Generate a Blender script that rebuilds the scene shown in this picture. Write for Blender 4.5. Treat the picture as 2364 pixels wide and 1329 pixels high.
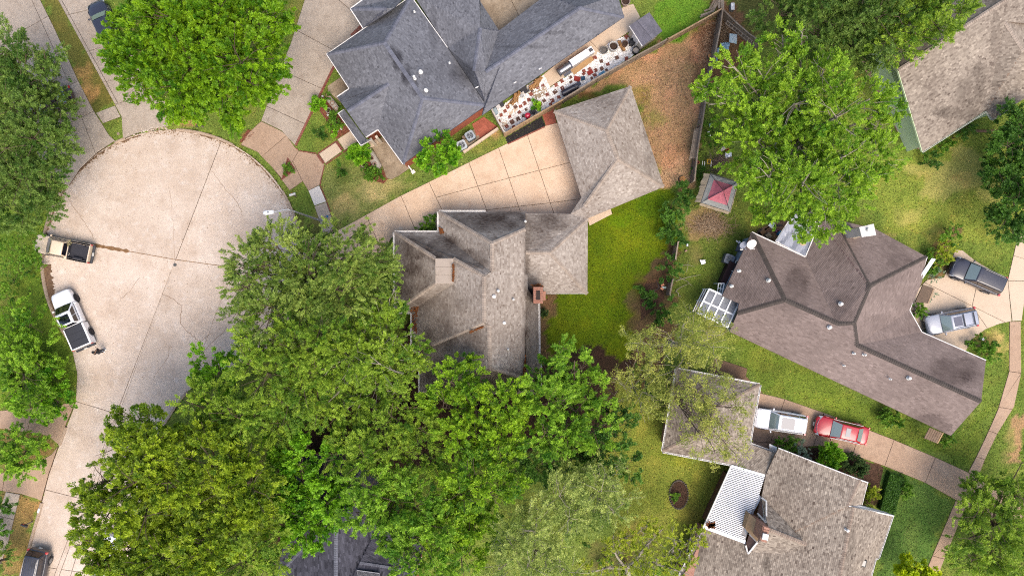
import bpy, bmesh, math, random
import numpy as np
from mathutils import Vector, Matrix
from mathutils.geometry import tessellate_polygon

for o in list(bpy.data.objects):
    bpy.data.objects.remove(o)
SC = bpy.context.scene
COL = SC.collection
rnd = random.Random(11)
NR = np.random.default_rng(11)

# ---------------------------------------------------------------- camera, sky, sun, exposure
H = 63.0                      # drone height above the ground, metres
S = 0.04                      # metres on the ground per photograph pixel
cd = bpy.data.cameras.new('drone_camera')
cam = bpy.data.objects.new('drone_camera', cd)
COL.objects.link(cam)
cam.location = (0, 0, H)
cam.rotation_euler = (0, 0, 0)
cd.sensor_width = 36
cd.lens = 36 * H / (2364 * S)
cd.clip_start = 0.5
cd.clip_end = 3000
SC.camera = cam

SUN_EL, SUN_AZ = math.radians(58), math.radians(152)   # azimuth clockwise from +Y: light from the lower right
W = bpy.data.worlds.new('World')
SC.world = W
W.use_nodes = True
wn = W.node_tree
sky = wn.nodes.new('ShaderNodeTexSky')
sky.sky_type = 'NISHITA'
sky.sun_disc = False
sky.sun_elevation = SUN_EL
sky.sun_rotation = SUN_AZ
sky.air_density = 1.0
sky.dust_density = 4.0
sky.ozone_density = 1.0
bg = wn.nodes['Background']
bg.inputs['Strength'].default_value = 0.15
wn.links.new(sky.outputs[0], bg.inputs[0])

sl = bpy.data.lights.new('sun', 'SUN')
sl.energy = 1.1
sl.angle = math.radians(42)
sl.color = (1.0, 0.90, 0.78)
sun = bpy.data.objects.new('sun', sl)
COL.objects.link(sun)
sd = Vector((math.sin(SUN_AZ) * math.cos(SUN_EL), math.cos(SUN_AZ) * math.cos(SUN_EL), math.sin(SUN_EL)))
sun.rotation_euler = sd.to_track_quat('Z', 'Y').to_euler()
sun.location = sd * 80
SC.view_settings.view_transform = 'Standard'
SC.view_settings.look = 'None'
SC.view_settings.exposure = 1.24
SC.view_settings.gamma = 1.0
SC.view_settings.use_curve_mapping = False
SC.cycles.max_bounces = 8
SC.cycles.filter_width = 1.1
SC.cycles.use_denoising = False
SC.cycles.transparent_max_bounces = 6

# ---------------------------------------------------------------- helpers
def P(px, py, z=0.0):
    k = S * (H - z) / H
    return Vector(((px - 1182) * k, (664.5 - py) * k, z))
def PP(pts, z=0.0):
    return [P(p[0], p[1], p[2] if len(p) > 2 else z) for p in pts]

def lin(r, g, b):
    f = lambda c: ((c / 255 + 0.055) / 1.055) ** 2.4 if c / 255 > 0.04045 else c / 255 / 12.92
    return (f(r), f(g), f(b))

MATS = {}
def mat(name, base, layers=(), rough=0.85, bump=0.0, bscale=30.0, metal=0.0, spec=0.25, coat=0.0, tint=None, col=False,
        orand=0.0, local=False, trans=0.0, alpha=1.0, fine=0.0, stain=None):
    """base colour, then noise layers (scale, lo, hi, colour, strength[, stretch]); tint = second colour driven by the face attribute 'tint'"""
    if name in MATS:
        return MATS[name]
    m = bpy.data.materials.new(name)
    m.use_nodes = True
    nt = m.node_tree
    N, L = nt.nodes, nt.links
    b = N['Principled BSDF']
    b.inputs['Roughness'].default_value = rough
    b.inputs['Metallic'].default_value = metal
    b.inputs['Specular IOR Level'].default_value = spec
    b.inputs['Coat Weight'].default_value = coat
    b.inputs['Coat Roughness'].default_value = 0.08
    tc = N.new('ShaderNodeTexCoord') if local else N.new('ShaderNodeNewGeometry')
    pos = tc.outputs['Object'] if local else tc.outputs['Position']
    cur = None
    def rgb(c):
        n = N.new('ShaderNodeRGB'); n.outputs[0].default_value = (*c[:3], 1); return n.outputs[0]
    def mix(f, a, bb, mode='MIX'):
        n = N.new('ShaderNodeMix'); n.data_type = 'RGBA'; n.blend_type = mode
        if isinstance(f, float): n.inputs[0].default_value = f
        else: L.new(f, n.inputs[0])
        L.new(a, n.inputs[6]); L.new(bb, n.inputs[7])
        return n.outputs[2]
    def noise(sc, det=5.0, rg=0.6):
        n = N.new('ShaderNodeTexNoise'); n.inputs['Scale'].default_value = sc
        n.inputs['Detail'].default_value = det; n.inputs['Roughness'].default_value = rg
        L.new(pos, n.inputs['Vector']); return n.outputs[0]
    def mrange(v, lo, hi, to):
        n = N.new('ShaderNodeMapRange'); n.inputs[1].default_value = lo; n.inputs[2].default_value = hi
        n.inputs[3].default_value = 0; n.inputs[4].default_value = to; L.new(v, n.inputs[0]); return n.outputs[0]
    if col:
        a = N.new('ShaderNodeAttribute'); a.attribute_name = 'col'; cur = a.outputs['Color']
    else:
        cur = rgb(base)
    if tint:
        a = N.new('ShaderNodeAttribute'); a.attribute_name = 'tint'
        cur = mix(a.outputs['Fac'], cur, rgb(tint))
    for ly in layers:
        sc, lo, hi, c, st = ly[:5]
        cur = mix(mrange(noise(sc), lo, hi, st), cur, rgb(c), ly[5] if len(ly) > 5 else 'MIX')
    if fine:
        n = noise(11.0, 4.0, 0.75)
        v = N.new('ShaderNodeMapRange'); v.inputs[1].default_value = .25; v.inputs[2].default_value = .75
        v.inputs[3].default_value = 1 - fine; v.inputs[4].default_value = 1 + fine; L.new(n, v.inputs[0])
        h = N.new('ShaderNodeMix'); h.data_type = 'RGBA'; h.blend_type = 'MULTIPLY'; h.inputs[0].default_value = 1.0
        cc = N.new('ShaderNodeCombineColor')
        for i in range(3): L.new(v.outputs[0], cc.inputs[i])
        L.new(cur, h.inputs[6]); L.new(cc.outputs[0], h.inputs[7]); cur = h.outputs[2]
    if stain:
        a = N.new('ShaderNodeAttribute'); a.attribute_name = 'stain'
        cur = mix(a.outputs['Fac'], cur, rgb(stain))
    if orand:
        oi = N.new('ShaderNodeObjectInfo')
        v = N.new('ShaderNodeMapRange'); v.inputs[3].default_value = 1 - orand; v.inputs[4].default_value = 1 + orand
        L.new(oi.outputs['Random'], v.inputs[0])
        cc = N.new('ShaderNodeCombineColor')
        for i in range(3): L.new(v.outputs[0], cc.inputs[i])
        cur = mix(1.0, cur, cc.outputs[0], 'MULTIPLY')
    L.new(cur, b.inputs['Base Color'])
    if bump:
        bn = N.new('ShaderNodeBump'); bn.inputs['Strength'].default_value = bump; bn.inputs['Distance'].default_value = 0.05
        L.new(noise(bscale, 4.0, .65), bn.inputs['Height']); L.new(bn.outputs[0], b.inputs['Normal'])
    if trans:
        out = N['Material Output']
        t = N.new('ShaderNodeBsdfTranslucent'); L.new(cur, t.inputs[0])
        ms = N.new('ShaderNodeMixShader'); ms.inputs[0].default_value = trans
        L.new(b.outputs[0], ms.inputs[1]); L.new(t.outputs[0], ms.inputs[2]); L.new(ms.outputs[0], out.inputs[0])
    if alpha < 1:
        b.inputs['Alpha'].default_value = alpha
    MATS[name] = m
    return m

ORG = {}
def org(o):
    return ORG.get(o.name, Vector((0, 0, 0))) if o else Vector((0, 0, 0))
def tag(o, label=None, cat=None, group=None, kind=None):
    if label: o['label'] = label
    if cat: o['category'] = cat
    if group: o['group'] = group
    if kind: o['kind'] = kind
    return o
def thing(name, label, cat, loc=(0, 0, 0), group=None, rz=None, kind=None):
    o = bpy.data.objects.new(name, None)
    o.empty_display_size = 0.3
    COL.objects.link(o)
    o.location = loc
    if rz is None:
        ORG[o.name] = Vector(loc)
    else:
        o.rotation_euler = (0, 0, rz); ORG[o.name] = Vector((0, 0, 0))
    return tag(o, label, cat, group, kind)

class MB:
    """collects polygons; build() links them as ONE mesh object"""
    def __init__(self):
        self.v, self.f, self.t, self.mi, self.cm = [], [], [], [], 0
    def poly(self, pts, t=0.5):
        n = len(self.v)
        self.v.extend([tuple(p) for p in pts])
        self.f.append(tuple(range(n, n + len(pts)))); self.t.append(t); self.mi.append(self.cm)
    def add(self, vs, fs, t=0.5):
        n = len(self.v)
        self.v.extend([tuple(p) for p in vs])
        for f in fs:
            self.f.append(tuple(i + n for i in f)); self.t.append(t); self.mi.append(self.cm)
    def prism(self, pts, z0, z1, t=0.5, bev=0.0):
        """pts: xy polygon, counter-clockwise or not; extruded z0..z1, optional chamfer of the top edge"""
        pts = [Vector((p[0], p[1])) for p in pts]
        if area2(pts) < 0: pts = pts[::-1]
        n = len(pts)
        if bev:
            top = inset(pts, bev)
            vs = [(p.x, p.y, z0) for p in pts] + [(p.x, p.y, z1 - bev) for p in pts] + [(p.x, p.y, z1) for p in top]
            fs = [tuple(range(2 * n, 3 * n)), tuple(range(n - 1, -1, -1))]
            for i in range(n):
                j = (i + 1) % n
                fs += [(i, j, n + j, n + i), (n + i, n + j, 2 * n + j, 2 * n + i)]
        else:
            vs = [(p.x, p.y, z0) for p in pts] + [(p.x, p.y, z1) for p in pts]
            fs = [tuple(range(n, 2 * n)), tuple(range(n - 1, -1, -1))] + [(i, (i + 1) % n, n + (i + 1) % n, n + i) for i in range(n)]
        self.add(vs, fs, t)
    def box(self, c, s, rz=0.0, t=0.5, rx=0.0, ry=0.0):
        m = Matrix.Translation(c) @ Matrix.Rotation(rz, 4, 'Z') @ Matrix.Rotation(ry, 4, 'Y') @ Matrix.Rotation(rx, 4, 'X')
        vs = [m @ Vector((x * s[0] / 2, y * s[1] / 2, z * s[2] / 2)) for x in (-1, 1) for y in (-1, 1) for z in (-1, 1)]
        self.add(vs, [(0, 1, 3, 2), (4, 6, 7, 5), (0, 4, 5, 1), (2, 3, 7, 6), (0, 2, 6, 4), (1, 5, 7, 3)], t)
    def beam(self, a, b, w, h, t=0.5, up=Vector((0, 0, 1))):
        a, b = Vector(a), Vector(b)
        d = (b - a).normalized()
        s = d.cross(up)
        s = s.normalized() if s.length > 1e-4 else Vector((1, 0, 0))
        u = s.cross(d).normalized()
        vs = []
        for p in (a, b):
            for (i, j) in ((-1, -1), (1, -1), (1, 1), (-1, 1)):
                vs.append(p + s * (i * w / 2) + u * (j * h / 2))
        self.add(vs, [(0, 1, 2, 3), (7, 6, 5, 4), (0, 4, 5, 1), (1, 5, 6, 2), (2, 6, 7, 3), (3, 7, 4, 0)], t)
    def tube(self, pts, rad, n=6, t=0.5, caps=True):
        pts = [Vector(p) for p in pts]
        if not isinstance(rad, (list, tuple)): rad = [rad] * len(pts)
        rings = []
        for i, p in enumerate(pts):
            d = (pts[min(i + 1, len(pts) - 1)] - pts[max(i - 1, 0)])
            d = d.normalized() if d.length > 1e-6 else Vector((0, 0, 1))
            s = d.cross(Vector((0.13, 0.31, 0.94)))
            s = s.normalized() if s.length > 1e-3 else Vector((1, 0, 0))
            u = d.cross(s)
            rings.append([p + (s * math.cos(a) + u * math.sin(a)) * rad[i] for a in [k * 2 * math.pi / n for k in range(n)]])
        vs = [q for r in rings for q in r]
        fs = []
        for i in range(len(pts) - 1):
            for k in range(n):
                j = (k + 1) % n
                fs.append((i * n + k, i * n + j, (i + 1) * n + j, (i + 1) * n + k))
        if caps:
            fs.append(tuple(range(n - 1, -1, -1))); fs.append(tuple((len(pts) - 1) * n + k for k in range(n)))
        self.add(vs, fs, t)
    def lathe(self, c, prof, n=16, t=0.5, sx=1, sy=1, m=None):
        """prof: (radius, z) pairs round a vertical axis at c"""
        vs, fs = [], []
        for (r, z) in prof:
            for k in range(n):
                a = k * 2 * math.pi / n
                q = Vector((r * math.cos(a) * sx, r * math.sin(a) * sy, z))
                vs.append((m @ q if m else q) + Vector(c))
        for i in range(len(prof) - 1):
            for k in range(n):
                j = (k + 1) % n
                fs.append((i * n + k, i * n + j, (i + 1) * n + j, (i + 1) * n + k))
        fs.append(tuple(range(n - 1, -1, -1))); fs.append(tuple((len(prof) - 1) * n + k for k in range(n)))
        self.add(vs, fs, t)
    def build(self, name, m, parent=None, smooth=False, label=None, kind=None, cat=None, group=None, stain=None, raw=False):
        o0 = Vector((0, 0, 0)) if raw else org(parent)
        me = bpy.data.meshes.new(name)
        me.from_pydata([(x - o0.x, y - o0.y, z - o0.z) for (x, y, z) in self.v], [], self.f)
        ms = m if isinstance(m, (list, tuple)) else [m]
        for q in ms: me.materials.append(q)
        if len(ms) > 1: me.polygons.foreach_set('material_index', self.mi)
        a = me.attributes.new('tint', 'FLOAT', 'FACE'); a.data.foreach_set('value', self.t)
        if stain is not None:
            a = me.attributes.new('stain', 'FLOAT', 'FACE'); a.data.foreach_set('value', stain)
        if smooth: me.polygons.foreach_set('use_smooth', [True] * len(me.polygons))
        me.update()
        o = bpy.data.objects.new(name, me)
        COL.objects.link(o)
        if parent: o.parent = parent
        ORG[o.name] = org(parent)
        return tag(o, label, cat, group, kind)

def children(o):
    return [c for c in bpy.data.objects if c.parent == o]
def copy_tree(o, parent=None):
    kids = list(o.children)
    c = o.copy(); COL.objects.link(c)
    if parent: c.parent = parent
    for k in kids: copy_tree(k, c)
    return c

def area2(p):
    return sum(p[i][0] * p[(i + 1) % len(p)][1] - p[(i + 1) % len(p)][0] * p[i][1] for i in range(len(p))) / 2
def inset(p, d):
    p = [Vector((q[0], q[1])) for q in p]
    s = 1 if area2(p) > 0 else -1
    out = []
    n = len(p)
    for i in range(n):
        a, b, c = p[i - 1], p[i], p[(i + 1) % n]
        e1, e2 = (b - a), (c - b)
        if e1.length < 1e-6 or e2.length < 1e-6: out.append(b.copy()); continue
        e1.normalize(); e2.normalize()
        n1, n2 = Vector((-e1.y, e1.x)) * s, Vector((-e2.y, e2.x)) * s
        m = n1 + n2
        if m.length < 1e-4: m = n1.copy()
        m.normalize()
        k = max(m.dot(n1), 0.35)
        out.append(b + m * (d / k))
    return out
def clip(poly, n, c):
    """keep the side where n.p <= c ; 2-D Sutherland-Hodgman"""
    out = []
    for i in range(len(poly)):
        a, b = poly[i], poly[(i + 1) % len(poly)]
        da, db = n[0] * a[0] + n[1] * a[1] - c, n[0] * b[0] + n[1] * b[1] - c
        if da <= 0: out.append(a)
        if (da < 0 < db) or (db < 0 < da):
            t = da / (da - db)
            out.append((a[0] + (b[0] - a[0]) * t, a[1] + (b[1] - a[1]) * t))
    return out
def pip(px, py, poly):
    """vectorised point in polygon"""
    r = np.zeros(px.shape, bool)
    n = len(poly)
    for i in range(n):
        x1, y1 = poly[i][0], poly[i][1]; x2, y2 = poly[i - 1][0], poly[i - 1][1]
        with np.errstate(divide='ignore', invalid='ignore'):
            c = ((y1 > py) != (y2 > py)) & (px < (x2 - x1) * (py - y1) / (y2 - y1 + 1e-12) + x1)
        r ^= c
    return r
def pin(x, y, poly):
    r = False
    for i in range(len(poly)):
        x1, y1 = poly[i][0], poly[i][1]; x2, y2 = poly[i - 1][0], poly[i - 1][1]
        if (y1 > y) != (y2 > y) and x < (x2 - x1) * (y - y1) / (y2 - y1 + 1e-12) + x1: r = not r
    return r
def split(polys, a, b):
    """cut every polygon that the segment a-b runs through by the line through a and b"""
    d = (b[0] - a[0], b[1] - a[1]); n = (-d[1], d[0]); c = n[0] * a[0] + n[1] * a[1]
    out = []
    for p in polys:
        hit = sum(pin(a[0] + d[0] * t, a[1] + d[1] * t, p) for t in [i / 20 for i in range(1, 20)])
        if hit < 2: out.append(p); continue
        for q in (clip(p, n, c), clip(p, (-n[0], -n[1]), -c)):
            if len(q) > 2 and abs(area2(q)) > 0.05: out.append(q)
    return out
def vnoise(x, y, s, seed=0):
    """smooth value noise, numpy"""
    x, y = np.asarray(x) * s + seed * 17.3, np.asarray(y) * s + seed * 9.1
    xi, yi = np.floor(x).astype(int), np.floor(y).astype(int)
    fx, fy = x - xi, y - yi
    fx, fy = fx * fx * (3 - 2 * fx), fy * fy * (3 - 2 * fy)
    def h(i, j):
        n = (i * 374761393 + j * 668265263 + seed * 1442695) & 0x7fffffff
        n = ((n ^ (n >> 13)) * 1274126177) & 0x7fffffff
        return (n & 0xffff) / 65535.0
    return (h(xi, yi) * (1 - fx) + h(xi + 1, yi) * fx) * (1 - fy) + (h(xi, yi + 1) * (1 - fx) + h(xi + 1, yi + 1) * fx) * fy
def smooth_path(pts, n=6):
    """Catmull-Rom through px points"""
    out = []
    p = [Vector(q) for q in pts]
    for i in range(len(p) - 1):
        a, b, c, d = p[max(i - 1, 0)], p[i], p[i + 1], p[min(i + 2, len(p) - 1)]
        for k in range(n):
            t = k / n
            out.append(0.5 * ((2 * b) + (c - a) * t + (2 * a - 5 * b + 4 * c - d) * t * t + (3 * b - a - 3 * c + d) * t ** 3))
    out.append(p[-1])
    return out
# ---------------------------------------------------------------- outlines in photograph pixels on the ground
def A(r, g, b, k=0.52):
    return tuple(c * k for c in lin(r, g, b))
RC, RR = (396, 600), 302
def arc(a0, a1, n=24, r=RR):
    return [(RC[0] + r * math.cos(math.radians(a0 + (a1 - a0) * i / n)), RC[1] + r * math.sin(math.radians(a0 + (a1 - a0) * i / n))) for i in range(n + 1)]
# pixel angles: 0 = right, 90 = down, 180 = left, 270 = up
ROAD_PX = arc(137, 410, 60) + [(470, 870), (432, 905), (407, 936), (375, 987), (345, 1070), (318, 1180), (292, 1329), (275, 1460), (5, 1460), (45, 1329), (65, 1264), (95, 1156), (110, 1095), (135, 1027), (165, 950), (173, 927)]
ROAD_PX[0] = (176, 862)

DRV = {}
DRV['A'] = ([(-60, -8), (89, -8), (126, 66), (181, 187), (217, 257), (236, 286), (252, 312), (266, 325), (225, 352), (185, 390), (160, 428), (120, 420), (60, 300), (-20, 130), (-60, 60)],
            [((20, 90), (105, 42)), ((80, 152), (147, 113)), ((110, 222), (182, 187)), ((150, 290), (217, 257)), ((70, -8), (150, 170)), ((150, 170), (200, 300))])
DRV['B'] = ([(130, -8), (228, -8), (345, 195), (384, 238), (411, 277), (391, 291), (345, 299), (310, 310), (290, 319), (284, 318), (281, 270), (266, 242)],
            [((150, 37), (240, 15)), ((195, 122), (290, 92)), ((240, 190), (330, 170)), ((266, 241), (345, 219)), ((138, -8), (275, 243))])
DRV['W'] = ([(222, 261), (266, 244), (279, 270), (238, 285)], [])
DRV['C'] = ([(707, -10), (860, -10), (850, 70), (771, 152), (683, 338), (650, 302), (603, 279), (633, 199), (672, 99)],
            [((680, 68), (775, 119)), ((660, 168), (748, 207)), ((612, 244), (708, 288)), ((770, -10), (812, 26))])
DRV['K'] = ([(603, 280), (650, 303), (680, 339), (690, 348), (733, 357), (749, 380), (738, 427), (712, 440), (699, 419), (669, 440), (651, 416), (628, 386), (596, 352), (556, 334), (575, 306)],
            [], [[(556, 334), (575, 306), (603, 280), (650, 303), (662, 313), (604, 362), (596, 352)], [(604, 362), (662, 313), (680, 339), (690, 348), (652, 414), (628, 386)], [(651, 416), (676, 372), (699, 419), (669, 440)], [(676, 372), (690, 348), (733, 357), (749, 380), (738, 427), (712, 440), (699, 419)]])
DRV['S'] = ([(712, 440), (737, 428), (753.5, 465.5), (726, 475)], [])
DRV['T'] = ([(726, 476), (753.5, 466.5), (766, 502), (778, 535), (750, 555), (738, 510)], [((736, 506), (768, 494))])
DRV['P'] = ([(736.6, 355), (775, 329), (790, 349), (751, 377.5)], [])
DRV['Q'] = ([(779, 322), (811, 301), (830, 326), (796, 347)], [])
DRV['D'] = ([(1290, 283), (1343, 456), (1320, 500), (1240, 500), (1020, 500), (1005, 545), (905, 548), (880, 590), (770, 640), (676, 690), (696, 640), (700, 580), (697, 545), (735, 546), (780, 532), (925, 452), (1050, 391), (1100, 366), (1170, 332), (1258, 291)],
            [((925, 450), (968, 552)), ((987, 414), (1030, 505)), ((1082, 374), (1129, 500)), ((1151, 341), (1206, 503)), ((1217, 311), (1282, 503)), ((1011, 455), (1100, 431)), ((1100, 431), (1180, 410)), ((1180, 410), (1345, 368)), ((1105, 487), (1257, 470)), ((1257, 470), (1345, 459)), ((845, 495), (890, 600)), ((770, 530), (800, 640))])
DRV['E'] = ([(2205, 576), (2222, 578), (2249, 600), (2326, 646), (2335, 741), (2307, 747), (2274, 760), (2243, 783), (2225, 818), (2095, 745), (2085, 700), (2140, 645), (2178, 640), (2192, 610)],
            [((2100, 635), (2243.5, 706)), ((2243.5, 706), (2266, 605)), ((2243.5, 706), (2284, 765))])
DRV['F'] = ([(1728, 900), (1753, 906), (1810, 920), (1902, 952), (2004, 991), (2063, 1014), (2160, 1055), (2234, 1089), (2256, 1106), (2229, 1167), (2206, 1153), (2135, 1113), (2042, 1075), (1960, 1046), (1900, 1028), (1860, 1030), (1791, 1048), (1726, 1026)],
            [((1812, 918), (1772, 1040)), ((1903, 950), (1874, 1040)), ((1990, 983), (1965, 1055)), ((2064, 1012), (2040, 1080)), ((2160, 1052), (2133, 1118)), ((1735, 1018), (1780, 1021))])
DRV['R'] = ([(2326, 646), (2345, 563), (2352, 540), (2372, 540), (2372, 640), (2358, 740), (2336, 741)], [((2327, 648), (2372, 648)), ((2340, 590), (2372, 600))])
DRV['V'] = ([(2330, 742), (2356, 741), (2357, 861), (2340.5, 938), (2302, 1000), (2273, 1060), (2256, 1104), (2235, 1088), (2254, 1052), (2282, 993), (2304, 942), (2329, 856)],
            [((2325, 856), (2360, 861)), ((2300, 938), (2345, 945)), ((2278, 992), (2306, 1002)), ((2250, 1052), (2277, 1061))])
DRV['X'] = ([(2206, 1154), (2229, 1168), (2173, 1306), (2150, 1370), (2120, 1360), (2152, 1281)], [((2145, 1232), (2210, 1238)), ((2150, 1281), (2185, 1290))])
DRV['Y'] = ([(2257, 1106), (2272, 1113), (2330, 1140), (2372, 1150), (2372, 1195), (2300, 1200), (2230, 1168)], [((2290, 1110), (2270, 1190))])
DRV['G'] = ([(-8, 948), (80, 940), (173, 928), (165, 950), (150, 985), (136, 1026), (112, 1005), (58, 996), (-8, 987)], [((78, 930), (62, 1005))])
DRV['H'] = ([(-8, 1092), (60, 1085), (119, 1048), (134, 1030), (112, 1095), (96, 1155), (84, 1150), (49, 1139), (-8, 1130)], [((12, 1085), (6, 1140))])
DRV['I'] = ([(14, 1134), (47, 1140), (20, 1250), (0, 1310), (-30, 1310), (-8, 1200)], [((0, 1190), (40, 1200))])
DRV['L'] = ([(1650, 825), (1725, 850), (1722, 868), (1762, 907), (1700, 900), (1630, 870)], [])
DRV['M'] = ([(855, 330), (884, 316), (934, 378), (946, 389), (919, 407), (903, 415), (891, 410), (884, 386), (866, 357)], [])
DRV['N'] = ([(756, 199), (787, 178), (808, 206), (790, 240), (757, 212)], [])
DRV['Z'] = ([(1268.7, 202), (1255, 172), (1330, 110), (1420, 40), (1440, 14), (1462, 10), (1478, 40), (1455, 72), (1420, 96), (1330, 160)], [((1372, 105), (1392, 125))])
DRV['J'] = ([(1095, -10), (1265, -10), (1150, 80)], [((1150, 80), (1200, 41)), ((1175, -10), (1200, 42))])
DRV['U'] = ([(1730, 560), (1752, 528), (1790, 512), (1850, 500), (1900, 515), (1862, 596), (1740, 545)], [])

# ---------------------------------------------------------------- the ground, one sheet out to the horizon
CG = lambda r, g, b: np.array(A(r, g, b, .74))
fine_x = np.arange(-52, 52.01, 0.32); fine_y = np.arange(-31, 31.01, 0.32)
gx = np.concatenate([[-900, -300, -120, -70], fine_x, [70, 120, 300, 900]])
gy = np.concatenate([[-900, -300, -110, -50], fine_y, [50, 110, 300, 900]])
GX, GY = np.meshgrid(gx, gy)
def warp(x, y):
    wx = (vnoise(x, y, .9, 1) - .5) * 1.3 + (vnoise(x, y, 2.7, 2) - .5) * .6
    wy = (vnoise(x, y, .9, 3) - .5) * 1.3 + (vnoise(x, y, 2.7, 4) - .5) * .6
    return x + wx, y + wy
FILLS = [  # polygon px, colour: what grows or lies there
    ([(-60, 480), (180, 480), (100, 600), (180, 860), (170, 930), (-60, 960)], (112, 136, 46)),
    ([(89, -8), (130, -8), (266, 242), (218, 258)], (112, 110, 52)),
    ([(1340, 500), (1410, 478), (1535, 430), (1575, 560), (1540, 650), (1510, 700), (1490, 760), (1460, 850), (1400, 880), (1240, 860), (1240, 680)], (98, 116, 16)),
    ([(1290, 240), (1470, 130), (1665, 25), (1650, 150), (1610, 300), (1600, 425), (1535, 440), (1450, 190)], (184, 144, 104)),
    ([(1640, 10), (1700, 0), (1740, 80), (1700, 160), (1640, 200)], (130, 98, 70)),
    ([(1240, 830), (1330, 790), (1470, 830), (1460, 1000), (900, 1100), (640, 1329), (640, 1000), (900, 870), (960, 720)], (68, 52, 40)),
    ([(1440, 700), (1560, 560), (1580, 640), (1530, 850), (1480, 900)], (104, 84, 58)),
    ([(1600, 430), (1700, 430), (1800, 500), (1730, 560), (1690, 700), (1550, 720), (1570, 560)], (102, 116, 48)),
    ([(1570, 480), (1660, 480), (1680, 540), (1580, 545)], (150, 128, 84)),
    ([(1500, 0), (1650, -10), (1620, 60), (1530, 110), (1500, 40)], (112, 150, 46)),
    ([(1680, -10), (1830, -10), (1800, 120), (1740, 90)], (104, 106, 54)),
    ([(1970, 420), (2130, 340), (2290, 290), (2364, 300), (2364, 560), (2230, 570), (2050, 530)], (138, 150, 62)),
    ([(2100, 380), (2260, 330), (2270, 420), (2150, 470)], (164, 160, 84)),
    ([(1690, 770), (1900, 870), (2190, 1010), (2270, 940), (2300, 840), (2330, 860), (2240, 1080), (1760, 900), (1725, 850)], (112, 130, 48)),
    ([(2250, 770), (2330, 745), (2330, 850), (2290, 830)], (142, 146, 66)),
    ([(1440, 880), (1700, 1060), (1600, 1240), (1420, 1250), (1400, 1000)], (132, 140, 56)),
    ([(2050, 1080), (2210, 1155), (2120, 1329), (2020, 1329)], (94, 122, 54)),
    ([(2300, 560), (2364, 560), (2364, 1100), (2270, 1080)], (114, 132, 54)),
    ([(2345, 960), (2364, 950), (2364, 1080), (2340, 1060)], (176, 140, 100)),
    ([(740, 380), (900, 380), (1000, 400), (900, 470), (770, 530)], (132, 138, 74)),
    ([(920, 400), (1060, 350), (1180, 320), (1090, 370), (930, 450)], (112, 132, 58)),
    ([(-8, 1140), (90, 1150), (45, 1329), (-8, 1329)], (146, 124, 74)),
    ([(-8, 990), (110, 1000), (130, 1030), (60, 1080), (-8, 1080)], (126, 112, 64)),
    ([(1990, 1050), (2045, 1075), (2020, 1170), (1990, 1150)], (112, 82, 62)),
    ([(1780, 1010), (1990, 1080), (2000, 1130), (1800, 1060)], (104, 74, 56)),
    ([(2110, 640), (2150, 640), (2150, 560), (2215, 520), (2210, 570), (2170, 640), (2120, 700)], (124, 104, 66)),
    ([(1210, 680), (1280, 680), (1262, 780), (1300, 830), (1240, 860)], (122, 96, 68)),
    ([(470, 540), (700, 500), (830, 540), (770, 640), (600, 800)], (106, 108, 54)),
]
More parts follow.
